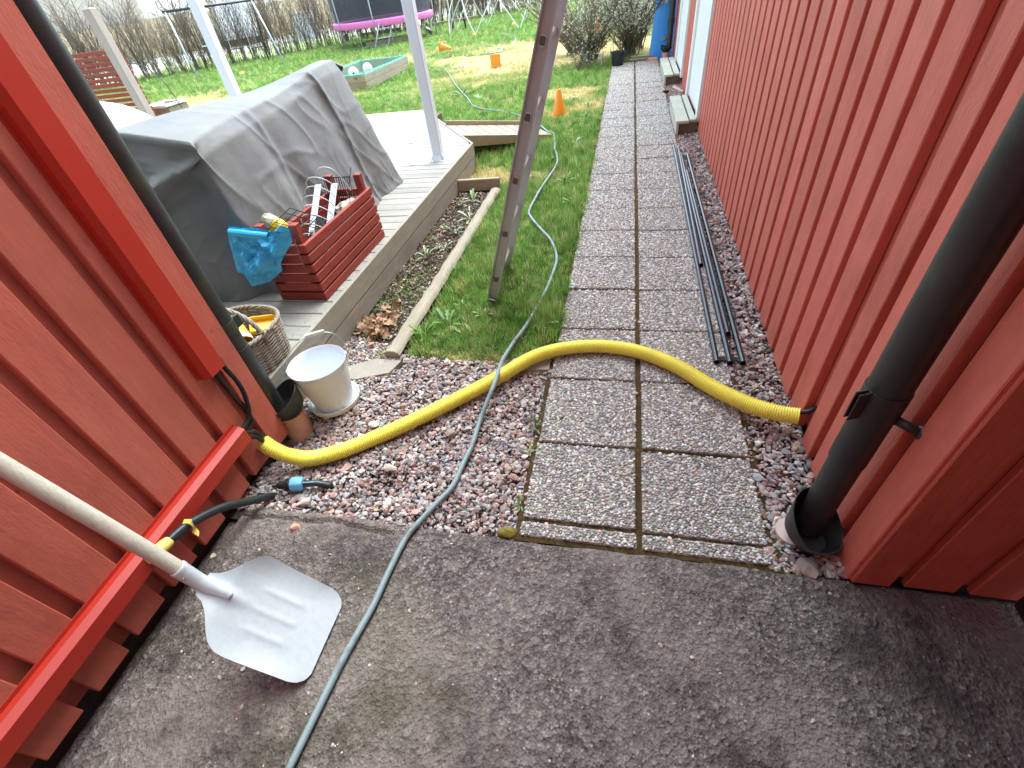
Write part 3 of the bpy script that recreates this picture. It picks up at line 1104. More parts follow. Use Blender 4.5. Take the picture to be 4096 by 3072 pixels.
def drain_cup(c, zb, rb, R, zc, amp, th0, wall=0.003):
    """self-cleaning leaf cup: round foot widening to a slanted rim"""
    seg = 40
    ths = np.arange(seg) * 2 * math.pi / seg
    rings = []
    lv = [(rb, zb), (rb, zb + 0.035), (rb + 0.004, zb + 0.04), (rb + (R - rb) * 0.55, zb + 0.058), (R * 0.985, zb + 0.085)]
    for r, z in lv:
        rings.append([(c[0] + r * math.cos(t), c[1] + r * math.sin(t), z) for t in ths])
    rim = [(c[0] + R * math.cos(t), c[1] + R * math.sin(t), max(zb + 0.088, zc + amp * math.cos(t - th0))) for t in ths]
    rings.append(rim)
    rings.append([(c[0] + (R - wall) * math.cos(t), c[1] + (R - wall) * math.sin(t), max(zb + 0.088, zc + amp * math.cos(t - th0))) for t in ths])
    for r, z in lv[::-1][:4]:
        rings.append([(c[0] + (r - wall) * math.cos(t), c[1] + (r - wall) * math.sin(t), z + wall) for t in ths])
    V = [p for rg in rings for p in rg]
    F = [tuple((len(rings) - 1) * seg + j for j in range(seg))]
    for i in range(len(rings) - 1):
        for j in range(seg):
            k_ = (j + 1) % seg
            F.append((i * seg + j, i * seg + k_, (i + 1) * seg + k_, (i + 1) * seg + j))
    return V, F


def clamp(m, c, r, z, dirn, wall_pt, h=0.03):
    m.add(lathe([(r + 0.0005, z - h / 2), (r + 0.004, z - h / 2), (r + 0.004, z + h / 2), (r + 0.0005, z + h / 2)], 28, (c[0], c[1], 0)))


# right, near
RP = (0.643, 0.948)
dp = thing('drainpipe', (RP[0], RP[1], 0), 'thick black drainpipe with a leaf cup on the right wall corner', 'drainpipe')
m = MB(); m.add(tube([(RP[0], RP[1], 0.02), (RP[0] + .001, RP[1], 0.38)], 0.0425, 28)); m.build('lower_pipe', M_black_pipe, dp, smooth=True, auto=40)
m = MB(); m.add(tube([(RP[0], RP[1], 0.365), (RP[0], RP[1], 3.05)], 0.0458, 28)); m.build('upper_pipe', M_black_pipe, dp, smooth=True, auto=40)
m = MB()
m.add(lathe([(0.0462, 0.545), (0.0492, 0.545), (0.0492, 0.630), (0.0462, 0.630)], 28, (RP[0], RP[1], 0)))
ang = math.radians(200)
ex, ey = math.cos(ang), math.sin(ang)
for s_ in (-1, 1):
    cx_, cy_ = RP[0] + ex * 0.062 - ey * 0.006 * s_, RP[1] + ey * 0.062 + ex * 0.006 * s_
    m.add(cbox((cx_, cy_, 0.5875), (0.032, 0.004, 0.085), 0.001, np.array([[ex, -ey, 0], [ey, ex, 0], [0, 0, 1]])))
m.build('clamp', M_black_pipe, dp, smooth=True, auto=40)
m = MB()
for zz in (0.572, 0.604):
    m.add(sphere((RP[0] + ex * 0.064 + ey * 0.009, RP[1] + ey * 0.064 - ex * 0.009, zz), 0.006, 8, 5))
m.build('clamp_bolt', M_zinc, dp, smooth=True)
m = MB(); m.add(tube([(RP[0] + 0.03, RP[1] - 0.03, 0.555), (RP[0] + 0.072, RP[1] - 0.06, 0.545)], 0.012, 10)); m.add(sphere((RP[0] + 0.075, RP[1] - 0.062, 0.544), 0.019, 12, 7, (0.5, 1, 1)))
m.build('wall_bracket', M_black_pipe, dp, smooth=True)
m = MB(); m.add(drain_cup((0.640, 0.908), -0.03, 0.050, 0.082, 0.100, 0.078, math.atan2(0.80, -0.6))); m.build('leaf_cup', M_black_pipe, dp, smooth=True, auto=50)
m = MB(); m.add(tube([(0.600, 0.932, -0.07), (0.600, 0.932, 0.002)], 0.050, 24)); m.build('clay_stub', pm('pale_clay_stub', S(206, 186, 176), 0.8, 0.08, 10), dp, smooth=True, auto=40)

# left, near
LP = (-1.489, 1.214)
dl = thing('drainpipe', (LP[0], LP[1], -0.05), 'black drainpipe behind the left corner above a terracotta pipe', 'drainpipe')
m = MB(); m.add(tube([(LP[0] + .01, LP[1], 0.07), (LP[0] + .01, LP[1], 0.46)], 0.0425, 28)); m.build('lower_pipe', M_black_pipe, dl, smooth=True, auto=40)
m = MB(); m.add(tube([(LP[0], LP[1], 0.44), (LP[0], LP[1], 2.72)], 0.046, 28)); m.build('upper_pipe', M_black_pipe, dl, smooth=True, auto=40)
m = MB(); m.add(lathe([(0.0462, 0.53), (0.0495, 0.53), (0.0495, 0.58), (0.0462, 0.58)], 28, (LP[0], LP[1], 0)))
m.add(cbox((LP[0] + 0.03, LP[1] + 0.052, 0.555), (0.01, 0.03, 0.05), 0.002)); m.build('clamp', M_black_pipe, dl, smooth=True, auto=40)
m = MB(); m.add(drain_cup((-1.435, 1.232), 0.035, 0.050, 0.080, 0.168, 0.048, math.atan2(0.74, 0.67))); m.build('leaf_cup', M_black_pipe, dl, smooth=True, auto=50)
m = MB(); m.add(tube([(-1.437, 1.230, -0.16), (-1.437, 1.230, 0.075)], 0.060, 28)); m.build('terracotta_pipe', M_terracotta, dl, smooth=True, auto=40)

# right, far end
FP = (0.690, 10.42)
df = thing('drainpipe', (FP[0], FP[1], 0), 'far black drainpipe in front of the blue panel', 'drainpipe')
m = MB(); m.add(tube([(FP[0], FP[1], 0.16), (FP[0], FP[1], 3.05)], 0.045, 16)); m.build('pipe', M_black_pipe, df, smooth=True, auto=40)
m = MB(); m.add(lathe([(0.046, 0.52), (0.056, 0.52), (0.056, 0.60), (0.046, 0.60)], 16, (FP[0], FP[1], 0))); m.build('clamp', M_black_pipe, df, smooth=True, auto=40)
m = MB(); m.add(drain_cup((FP[0] - 0.045, FP[1] - 0.01), 0.095, 0.055, 0.10, 0.200, 0.03, math.pi)); m.build('leaf_cup', M_black_pipe, df, smooth=True, auto=50)
m = MB(); m.add(tube([(FP[0] - 0.045, FP[1] - 0.01, -0.03), (FP[0] - 0.045, FP[1] - 0.01, 0.12)], 0.060, 18)); m.build('terracotta_pipe', M_terracotta, df, smooth=True, auto=40)

# ------------------------------------------------------------------ deck and ramp
dk = thing('wooden_deck', (-3.2, 3.9, -0.03), 'weathered grey wooden deck with a two-board fascia', 'deck')
ZD = 0.225
XD = -1.497
PITCH = 0.1165


def deck_right(y):
    return XD - 0.022 if y < 4.885 else XD - 0.022 - (y - 4.885) * 0.645


y = 1.226
nb = 0
XLEFT = -5.3
scr = MB()
DB = {}
while y < 6.60:
    yc = y + PITCH / 2
    xr = deck_right(yc)
    key = round(xr, 3)
    m = MB()
    t_ = 0.026
    xr0, xr1 = deck_right(y + 0.003), deck_right(y + PITCH - 0.003)
    L = [(XLEFT, y + 0.003), (xr0, y + 0.003), (xr1, y + PITCH - 0.003), (XLEFT, y + PITCH - 0.003)]
    zt = ZD + random.uniform(-0.0012, 0.0012)
    if abs(xr0 - xr1) < 1e-6:
        m.add(cbox(((XLEFT + xr) / 2, yc, zt - t_ / 2), (xr - XLEFT, PITCH - 0.0065, t_), 0.003))
    else:
        m.add(prism(L, zt - t_, zt))
    b = m.build('deck_board', M_deck, dk)
    if yc < 4.6:
        s = MB()
        for dy in (-0.03, 0.03):
            s.add(lathe([(0.0001, zt + 0.0008), (0.0035, zt + 0.0006), (0.004, zt - 0.002)], 8, (xr - 0.055, yc + dy, 0)))
        s.build('screw_heads', M_dark_wood, b)
        tag(bpy.data.objects[b.children[0].name], kind='stuff')
    y += PITCH; nb += 1
m = MB()
m.add(beam((XD - 0.010, 1.20, ZD - 0.058), (XD - 0.010, 4.895, ZD - 0.058), 0.024, 0.122, 0.003)); m.build('fascia_board', M_deck_v, dk)
m = MB(); m.add(beam((XD - 0.012, 1.20, ZD - 0.184), (XD - 0.012, 4.890, ZD - 0.184), 0.024, 0.120, 0.003)); m.build('fascia_board', M_deck_v, dk)
dgA, dgB = np.array([XD - 0.004, 4.893, 0]), np.array([-2.60, 6.60, 0])
for dz in (-0.058, -0.184):
    m = MB(); m.add(beam(dgA + [0, 0, ZD + dz], dgB + [0, 0, ZD + dz], 0.024, 0.121, 0.003)); m.build('fascia_board', M_deck_v, dk)
for dz in (-0.058, -0.184):
    m = MB(); m.add(beam((-2.60, 6.612, ZD + dz), (XLEFT, 6.612, ZD + dz), 0.024, 0.121, 0.003)); m.build('fascia_board', M_plank_x, dk)
    m = MB(); m.add(beam((-1.50, 1.205, ZD + dz), (-2.2, 1.205, ZD + dz), 0.024, 0.121, 0.003)); m.build('fascia_board', M_plank_x, dk)
# joists and posts under the deck
for xj in (-1.62, -2.4, -3.2, -4.0, -4.8):
    m = MB(); m.add(beam((xj, 1.25, ZD - 0.10), (xj, 4.86 if xj > -2.3 else 6.58, ZD - 0.10), 0.045, 0.145, 0.003)); m.build('joist', M_dark_wood, dk)
for xj, yj in ((-1.62, 1.5), (-1.62, 3.0), (-1.62, 4.6), (-3.2, 6.3), (-4.8, 6.3), (-4.8, 3)):
    m = MB(); m.add(cbox((xj, yj, ZD - 0.22), (0.09, 0.09, 0.18), 0.004)); m.build('foot', M_dark_wood, dk)

rp = thing('wooden_ramp', (-1.3, 5.7, -0.03), 'small grey wooden ramp leading off the deck corner', 'ramp')
A = np.array([-1.70, 5.20, 0.205]); B = np.array([-0.815, 5.835, 0.004]); W = np.array([-0.335, 0.52, 0.0])
for k in range(9):
    f0, f1 = k / 9.0, (k + 0.93) / 9.0
    p, q = A + (B - A) * f0, A + (B - A) * f1
    m = MB()
    n_ = np.array([0, 0, 0.022])
    V = [p, q, q + W, p + W, p + n_, q + n_, q + W + n_, p + W + n_]
    m.add((V, [(3, 2, 1, 0), (4, 5, 6, 7), (0, 1, 5, 4), (1, 2, 6, 5), (2, 3, 7, 6), (3, 0, 4, 7)]))
    m.build('ramp_board', M_plank, rp)
dv = (B - A)[:2] / np.linalg.norm((B - A)[:2]); nv = np.array([dv[1], -dv[0]])
for off, top, dirw in ((np.zeros(3), 0.030, 1), (W, 0.068, -1)):
    m = MB()
    a_, b_ = A + off, A + off + (B - A) * 0.98
    o_ = np.array([nv[0], nv[1], 0]) * dirw
    th = 0.026
    hb = 0.115
    V = []
    for s_ in (0.001, th):
        V += [a_ + o_ * s_ + [0, 0, top - hb], b_ + o_ * s_ + [0, 0, -0.03], b_ + o_ * s_ + [0, 0, top * 0.9], a_ + o_ * s_ + [0, 0, top]]
    F = [(0, 1, 2, 3), (7, 6, 5, 4), (0, 4, 5, 1), (1, 5, 6, 2), (2, 6, 7, 3), (3, 7, 4, 0)]
    m.add((V, F)); m.build('side_board', M_plank_x, rp)

# ------------------------------------------------------------------ garden bed beside the deck
BED = [(-1.50, 1.90), (-1.22, 1.83), (-1.155, 2.4), (-1.13, 4.16), (-1.50, 4.24)]
mb = MB()
mb.add(grid(26, 130, lambda a, b: (lambda x, y: (x, y, -0.022 + 0.03 * (float(fbm(np.array(x * 7), np.array(y * 7), 61)) - 0.5) - 0.02 * max(0, (-1.40 - x)) * 5))(-1.70 + 0.60 * a, 1.86 + 2.40 * b)))
o = mb.build('flower_bed', M_soil, smooth=True, origin=(-1.35, 3, -0.03)); tag(o, 'narrow strip of dark soil between the deck and the timber edging', 'flower bed', kind='structure')
p0, p1 = G(1600, 1415, 0.02), G(2030, 770, 0.02)
P = resample([(-1.165, 1.755, 0.020), (-1.142, 2.5, 0.026), (-1.134, 3.3, 0.022), (-1.128, 4.17, 0.020)], 0.05)
m = MB()
V, F = tube(P, [0.046 * (1 + 0.06 * math.sin(i * 1.7) + 0.05 * random.uniform(-1, 1)) for i in range(len(P))], 10)
V = np.array(V); V[:, 2] = 0.004 + (V[:, 2] - 0.02) * 0.55
m.add((V, F)); o = m.build('timber_edging', M_plank, smooth=True, auto=45); tag(o, 'split grey timber log edging between the bed and the lawn', 'timber')
m = MB(); m.add(beam((-1.52, 4.24, 0.035), (-1.10, 4.26, 0.035), 0.042, 0.105, 0.005)); o = m.build('timber_edging', M_plank_x); tag(o, 'short cross board closing the far end of the flower bed', 'timber')
pl = [(-1.50, 1.60), (-1.25, 1.735), (-1.10, 1.725), (-1.13, 1.625), (-1.30, 1.56)]
m = MB(); m.add(prism(pl, -0.05, -0.008)); o = m.build('concrete_slab', M_concrete); tag(o, 'broken grey concrete slab half buried in gravel near the bucket', 'slab')
m = MB(); m.add(prism([(-0.52, 1.68), (-0.50, 1.775), (-0.31, 1.80), (-0.305, 1.70)], -0.05, -0.004)); o = m.build('concrete_slab', M_concrete); tag(o, 'small concrete slab under the yellow pipe beside the path', 'slab')

# ------------------------------------------------------------------ pergola posts
def white_post(x, y, label, foot=True, w=0.088, top=2.7, mat=None, zb=ZD):
    t_ = thing('white_post', (x, y, zb), label, 'post', 'white pergola posts')
    m = MB(); m.add(cbox((x, y, zb + (top - zb) / 2), (w, w, top - zb), 0.006)); m.build('post', M_white_metal, t_)
    if foot:
        m = MB(); m.add(cbox((x, y, zb + 0.003), (0.15, 0.15, 0.006), 0.002)); m.build('foot_plate', M_white_metal, t_)
        for dx, dy in ((1, 0), (-1, 0), (0, 1), (0, -1)):
            s = MB()
            a_ = np.array([x + dx * 0.046, y + dy * 0.046, zb + 0.006]); b_ = a_ + np.array([dx * 0.026, dy * 0.026, 0]); c_ = a_ + np.array([0, 0, 0.045])
            n_ = np.array([-dy, dx, 0]) * 0.036
            V = [a_ - n_, b_ - n_, c_ - n_, a_ + n_, b_ + n_, c_ + n_]
            s.add((V, [(0, 1, 2), (5, 4, 3), (0, 3, 4, 1), (1, 4, 5, 2), (2, 5, 3, 0)])); s.build('foot_gusset', M_white_metal, t_)
        s = MB()
        for dx, dy in ((1, 1), (1, -1), (-1, 1), (-1, -1)):
            s = MB(); s.add(sphere((x + dx * 0.06, y + dy * 0.06, zb + 0.007), 0.006, 8, 5)); s.build('bolt', M_zinc, t_)
    return t_


white_post(-1.700, 4.415, 'white square post with a bolted foot standing on the deck')
white_post(-3.75, 4.62, 'white square post rising behind the grey furniture cover', True)
gp = MB(); gp.add(cbox((-4.36, 4.12, 0.92), (0.082, 0.082, 1.40), 0.008))
o = gp.build('wooden_post', pm('pale_planed_post', S(190, 178, 166), 0.7, 0.08, 8, stretch=(8, 8, 1))); tag(o, 'pale unpainted wooden post in front of the red slatted screen', 'post')

# ------------------------------------------------------------------ grey furniture cover
def cover_mat():
    t = NT('grey_polyester_cover')
    v = t.coords((1, 1, 1), rand=False)
    f = t.noise(v, 3.0, 5)
    col = t.ramp(f, [(0.3, S(96, 95, 96)), (0.7, S(122, 121, 120))])
    st = t.noise(v, 1.3, 4)  # mild greenish blotches paint glass reflection ghosts into the fabric
    col = t.mix(t.ramp(st, [(0.5, (0, 0, 0, 1)), (0.7, (0.45, 0.45, 0.45, 1))]), col, S(112, 113, 100))
    t.l(col, t.b.inputs['Base Color']); t.b.inputs['Roughness'].default_value = 0.62
    t.b.inputs['Sheen Weight'].default_value = 0.15
    nb_ = t.bump(t.noise(v, 500, 2), 0.08, 0.001)
    nb_ = t.bump(t.noise(t.coords((2.2, 1.0, 1.6), rand=False), 3.4, 3, 0.5), 0.28, 0.04, nb_)
    return t.mat


M_cover = cover_mat()
CX0, CX1, CY0, CY1 = -2.80, -1.885, 1.84, 3.92


def ridged(x, y, seed):
    return 1 - 2 * abs(float(vnoise(np.array(x), np.array(y), seed)) - 0.5)


def cover_sec(t, fy):
    """cross-section of the cover: front hem (t=0) over the ridge to the back hem (t=1)"""
    xs_ = CX1 - 0.06 - 0.205 * fy                  # front shoulder moves back towards the far end
    zr = 1.075 + 0.045 * fy + 0.012 * math.sin(fy * 9)
    nr = max(0.0, 1 - fy * 1.25) ** 1.2
    wt = 0.12 + 0.34 * nr
    xb = CX0 - 0.25 * nr
    kx = [CX1 + 0.015, CX1 - 0.005, (CX1 + xs_) / 2 + 0.01, xs_ + 0.012, xs_ - 0.03, xs_ - wt, xs_ - wt - 0.14, xs_ - wt - 0.27, xb + 0.02, xb]
    kz = [ZD + 0.004, ZD + 0.05, ZD + 0.5 * (zr - ZD), zr - 0.07 - 0.06 * nr, zr - 0.004 - 0.05 * nr, zr + 0.02 * nr, zr - 0.06, zr - 0.22, 0.55, ZD + 0.004]
    kt = [0, 0.04, 0.25, 0.46, 0.52, 0.57, 0.64, 0.74, 0.88, 1.0]
    return np.interp(t, kt, kx), np.interp(t, kt, kz)


def cover_wr(u, z, seed, hem):
    """wrinkle depth at distance u along the wall of the cover and height z"""
    h = max(0.0, min(1.0, (z - ZD) / 0.86))
    d = (0.040 * (1 - h) ** 0.8 + 0.006) * (float(vnoise(np.array(u * 5.2 + 0.8 * h), np.array(h * 0.8), seed)) - 0.5) * 2
    d += 0.013 * (ridged(u * 2.6 - z * 2.1, z * 1.1 + u * 0.7, seed + 3) ** 5 - 0.25) * (0.35 + 0.65 * (1 - h))
    d += 0.008 * (ridged(u * 5.5 + z * 4.0, z * 3.2, seed + 5) ** 6 - 0.2)
    d += 0.010 * (ridged(u * 9 + 3, z * 9 - u * 4, seed + 7) ** 5 - 0.2) * max(0, 1 - h * 1.4)
    return d


def cover_side(a, b):
    """a along y 0..1, b round the section 0..1"""
    x, z = cover_sec(b, a)
    y = CY0 + (CY1 - CY0) * a
    front = 1 if b < 0.5 else max(0.0, 1 - (b - 0.5) / 0.12)
    d = cover_wr(y, z, 71, 0) * (front if b < 0.62 else 0.5)
    seam = y + 0.16 * (z - 1.0) + 0.05 * math.sin(z * 5)
    for ys_, wd, hg in ((3.34, 0.010, 0.013), (3.355, 0.045, 0.016), (2.50, 0.03, 0.010)):
        d += hg * math.exp(-((seam - ys_) / wd) ** 2) * front
    hq = max(0.0, (z - ZD) / 0.86)
    if a < 0.14: y += (0.16 * hq + 0.17 * min(1.0, max(0.0, (x + 2.16) / 0.27)) * (1 - hq)) * (1 - a / 0.14) ** 2
    if a < 0.12: x -= 0.07 * (1 - a / 0.12) ** 2 * (1 if b < 0.5 else -0.4) * (0.3 + 0.7 * max(0, z - 0.5))
    if a > 0.95: x -= 0.03 * ((a - 0.95) / 0.05) ** 2 * (1 if b < 0.5 else -1)
    zz = z - 0.03 * max(0, 1 - a / 0.05) * (z > 0.5) - 0.04 * max(0, (a - 0.96) / 0.04) * (z > 0.5)
    return (x + d, y, max(zz + (0.3 * d if b > 0.45 else 0), ZD + 0.004))


def cover_end(a, b, far):
    """end panels hanging from the section line; a round the section, b 0 at the section line .. 1 at the middle of the panel"""
    x, y, z = cover_side(1.0 if far else 0.0, a)
    xm = (CX0 + CX1) / 2 - 0.1
    zc = ZD + 0.42
    k = b
    X = x + (xm - x) * k; Z = z + (zc - z) * k
    if z < ZD + 0.06: Z = z
    h = (Z - ZD) / 0.86
    d = cover_wr(X * 1.2 + 5, Z, 91 if far else 95, 0) * min(1, b * 5) * 1.5
    bulge = 0.05 * min(1, b * 2.5) + 0.07 * (1 - h) * min(1, b * 4)
    y += (bulge * 0.4 + d) * (1 if far else -1)
    if not far:      # the big tuck below the near shoulder
        q = (Z - 0.92) - 0.35 * (X + 2.05)
        y -= 0.05 * math.exp(-(q / 0.035) ** 2) * min(1, b * 6) - 0.03 * math.exp(-((q + 0.08) / 0.05) ** 2) * min(1, b * 6)
    return (X, y, Z)


mb = MB()
mb.add(grid(250, 120, cover_side))
V, F = grid(160, 60, lambda a, b: cover_end(a, b, False)); mb.add((V, [q[::-1] for q in F]))
mb.add(grid(160, 60, lambda a, b: cover_end(a, b, True)))
o = mb.build('furniture_cover', M_cover, smooth=True, auto=75); tag(o, 'large creased grey fabric cover draped over garden furniture on the deck', 'cover')
# hem cord at the ground
# white bag behind it
mb = MB()
V, F = [], []
V, F = sphere((0, 0, 0), 1, 40, 24)
V = np.array(V)
d = 1 + 0.10 * (fbm(V[:, 0] * 2 + 5, V[:, 1] * 2 + V[:, 2], 81) - 0.5)
V = V * d[:, None] * np.array([0.40, 0.50, 0.48]) + np.array([-3.42, 2.78, 0.66])
mb.add((V, F)); o = mb.build('white_cushion_bag', pm('white_nylon_bag', S(222, 226, 228), 0.5, 0.03, 6, 0.3, 9, bdist=0.03), smooth=True, auto=80); tag(o, 'white nylon bag bulging behind the grey furniture cover', 'bag')

# ------------------------------------------------------------------ red slatted crate with its contents
CRX0, CRX1, CRY0, CRY1 = -1.832, -1.566, 1.945, 2.745
cr = thing('slatted_crate', ((CRX0 + CRX1) / 2, (CRY0 + CRY1) / 2, ZD), 'red stained slatted wooden crate on the deck filled with barbecue gear', 'crate')
SH, SG = 0.0455, 0.0095
for k in range(6):
    z0 = ZD + 0.003 + k * (SH + SG)
    for x_ in (CRX0, CRX1):
        m = MB(); m.add(cbox((x_, (CRY0 + CRY1) / 2, z0 + SH / 2), (0.021, CRY1 - CRY0 + 0.021, SH), 0.003)); m.build('slat', M_crate, cr)
    for y_ in (CRY0, CRY1):
        m = MB(); m.add(cbox(((CRX0 + CRX1) / 2, y_, z0 + SH / 2), (CRX1 - CRX0 - 0.021, 0.020, SH), 0.003)); m.build('slat', M_crate, cr)
for x_ in (CRX0 + 0.032, CRX1 - 0.032):
    for y_ in (CRY0 + 0.032, CRY1 - 0.032):
        m = MB(); m.add(cbox((x_, y_, ZD + 0.21), (0.042, 0.042, 0.42), 0.003)); m.build('corner_post', M_crate, cr)
m = MB(); m.add(cbox(((CRX0 + CRX1) / 2, (CRY0 + CRY1) / 2, ZD + 0.10), (CRX1 - CRX0 - 0.03, CRY1 - CRY0 - 0.03, 0.012), 0.002)); m.build('floor', M_dark_wood, cr)

# charcoal-lighting rack: white side plates with arched wires
M_white_enam = pm('white_enamelled_steel', S(214, 216, 218), 0.35, 0.05, 12)
rk = thing('wire_rack', (-1.69, 2.35, ZD + 0.11), 'white metal rack with arched wires leaning in the red crate', 'rack')
fa = np.array([-1.655, 2.10, 0.37]); fb = np.array([-1.700, 2.52, 0.655])
ax_ = (fb - fa) / np.linalg.norm(fb - fa); sd_ = np.array([1.0, 0.08, 0]); sd_ /= np.linalg.norm(sd_); nn_ = np.cross(sd_, ax_); nn_ /= np.linalg.norm(nn_)
if nn_[2] < 0: nn_ = -nn_
for s_ in (-0.052, 0.052):
    m = MB(); m.add(cbox((fa + fb) / 2 + sd_ * s_, (0.040, np.linalg.norm(fb - fa), 0.004), 0.001, np.array([sd_, ax_, nn_]).T)); m.build('side_plate', M_white_enam, rk)
for k in range(8):
    f_ = 0.12 + 0.82 * k / 7
    c_ = fa + (fb - fa) * f_
    pts = [c_ + sd_ * (0.085 * math.cos(a) - 0.02) + nn_ * (0.10 * math.sin(a)) for a in np.linspace(0, math.pi, 13)]
    m = MB(); m.add(tube(pts, 0.0030, 6)); m.build('arched_wire', M_white_enam, rk, smooth=True)
m = MB(); m.add(cbox((fa * 0.55 + fb * 0.45) + nn_ * 0.012, (0.055, 0.10, 0.018), 0.004, np.array([sd_, ax_, nn_]).T)); m.build('black_label_box', M_black_plastic, rk)
pts = [(-1.775, 2.60, 0.62), (-1.765, 2.56, 0.70), (-1.72, 2.56, 0.735), (-1.665, 2.58, 0.715), (-1.63, 2.60, 0.64), (-1.61, 2.61, 0.58)]
m = MB(); m.add(tube(catmull(pts, 6), 0.0035, 6)); m.build('carry_loop', M_white_enam, rk, smooth=True)

gk = thing('grill_basket', (-1.70, 2.62, ZD + 0.11), 'dark wire grill basket standing upright at the back of the red crate', 'grill basket')
for k in range(14):
    x_ = -1.795 + k * 0.0145
    m = MB(); m.add(tube([(x_, 2.60, 0.40), (x_ - 0.002, 2.63, 0.655)], 0.0024, 5)); m.build('wire', M_steel_black, gk)
for z_ in (0.45, 0.56, 0.655):
    m = MB(); m.add(tube([(-1.80, 2.60 + (z_ - .40) * .118, z_), (-1.60, 2.60 + (z_ - .4) * .118, z_)], 0.003, 5)); m.build('wire', M_steel_black, gk)

wb = thing('wire_basket', (-1.72, 2.10, ZD + 0.11), 'black wire mesh tray tipped over the near end of the red crate', 'wire tray')
p00 = np.array([-1.825, 2.03, 0.585]); e1 = np.array([0.045, 0.20, 0.045]); e2 = np.array([0.175, 0.02, -0.075])
for k in range(6):
    m = MB(); m.add(tube([p00 + e1 * (k / 5), p00 + e1 * (k / 5) + e2], 0.0022, 5)); m.build('wire', M_steel_black, wb)
for k in range(6):
    m = MB(); m.add(tube([p00 + e2 * (k / 5), p00 + e2 * (k / 5) + e1], 0.0022, 5)); m.build('wire', M_steel_black, wb)

bt = thing('lighter_bottle', (-1.625, 2.13, ZD + 0.12), 'small black and white bottle with an orange label inside the crate', 'bottle')
Mx = axes((0.02, 0.35, 0.55)); Mx = np.array([Mx[:, 0], Mx[:, 2], Mx[:, 1]]).T
b0 = np.array([-1.640, 2.08, 0.42])
m = MB(); m.add(lathe([(0.0001, 0), (0.024, 0.0), (0.026, 0.006), (0.026, 0.09), (0.018, 0.11), (0.0001, 0.11)], 16, b0, Mx)); m.build('body', M_black_plastic, bt, smooth=True, auto=40)
m = MB(); m.add(lathe([(0.0266, 0.02), (0.0266, 0.055)], 16, b0, Mx)); m.build('label_band', pm('orange_label', S(206, 92, 40), 0.5, 0.05), bt, smooth=True)
m = MB(); m.add(lathe([(0.0267, 0.058), (0.0267, 0.085)], 16, b0, Mx)); m.build('label_band', M_white_enam, bt, smooth=True)
m = MB(); m.add(lathe([(0.013, 0.11), (0.013, 0.135), (0.0001, 0.137)], 12, b0, Mx)); m.build('cap', M_white_enam, bt, smooth=True, auto=40)

yb_ = thing('snack_bag', (-1.86, 2.16, 0.50), 'crumpled yellow and silver foil bag resting on the crate corner beside the blue bag', 'foil bag')
Mx = axes((-0.62, 0.05, 0.42)); Mx = np.array([Mx[:, 0], Mx[:, 2], Mx[:, 1]]).T


def crumple(VF, amp, seed, sc=40):
    V, F = np.array(VF[0]), VF[1]
    r = np.random.default_rng(seed)
    c = V.mean(0)
    n_ = (V - c) / (np.linalg.norm(V - c, axis=1)[:, None] + 1e-9)
    return V + n_ * (amp * (vnoise(V[:, 0] * sc + V[:, 2] * sc * .7, V[:, 1] * sc + V[:, 2] * sc * .4, seed)[:, None] - 0.5) * 2 + r.normal(0, amp * 0.12, (len(V), 1))), F


b0 = np.array([-1.800, 2.135, 0.545])
m = MB(); m.add(crumple(lathe([(0.034, -0.02), (0.044, 0.0), (0.047, 0.03), (0.046, 0.055)], 22, b0, Mx), 0.004, 3)); m.build('yellow_body', pm('yellow_foil', S(226, 190, 40), 0.3, 0.1, 20, dirt=S(160, 140, 60), dscale=12), yb_, smooth=False)
m = MB(); m.add(crumple(lathe([(0.046, 0.055), (0.047, 0.075), (0.042, 0.10), (0.030, 0.118), (0.012, 0.118), (0.0005, 0.105)], 22, b0, Mx), 0.007, 5)); m.build('foil_top', pm('crinkled_silver_foil', S(170, 162, 132), 0.3, 0.2, 30, metal=0.3), yb_)

# dry twigs sticking out of the crate
tw = thing('kindling_twigs', (-1.64, 2.4, ZD + 0.115), 'loose dry twigs and sticks poking out of the red crate', 'twigs')
M_twig = wood('dry_twig', S(120, 92, 66), S(170, 140, 106), 'z', knots=False)
rr = random.Random(5)
for k in range(26):
    y_ = rr.uniform(1.99, 2.20) if k < 15 else rr.uniform(2.48, 2.70)
    a_ = np.array([rr.uniform(-1.74, -1.60), y_, rr.uniform(0.38, 0.47)])
    d_ = np.array([rr.uniform(-0.10, 0.10), rr.uniform(-0.13, 0.13), rr.uniform(0.05, 0.17)])
    mid = a_ + d_ * 0.5 + np.array([rr.uniform(-.02, .02), rr.uniform(-.02, .02), 0])
    m = MB(); m.add(tube(catmull([a_, mid, a_ + d_], 3), [0.0028, 0.0026, 0.0024, 0.002, 0.0018, 0.0016, 0.001][:7], 5)); m.build('twig', M_twig, tw)
m = MB(); m.add(tube(catmull([(-1.61, 2.02, 0.53), (-1.60, 1.95, 0.575), (-1.595, 1.925, 0.52), (-1.597, 1.918, 0.43)], 4), 0.0016, 5)); m.build('twig', M_twig, tw)
m = MB(); m.add(tube(catmull([(-1.66, 2.62, 0.50), (-1.64, 2.66, 0.60), (-1.61, 2.69, 0.69)], 4), 0.003, 5)); m.build('twig', M_twig, tw)
pp = thing('newspaper', (-1.66, 2.58, ZD + 0.115), 'crumpled pale newspaper tucked in the far end of the crate', 'newspaper')
m = MB(); m.add(crumple(sphere((-1.64, 2.56, 0.475), 0.075, 18, 12, (0.9, 1.2, 0.9)), 0.016, 9, 26)); m.build('paper', pm('old_newsprint', S(190, 184, 168), 0.8, 0.12, 30), pp)

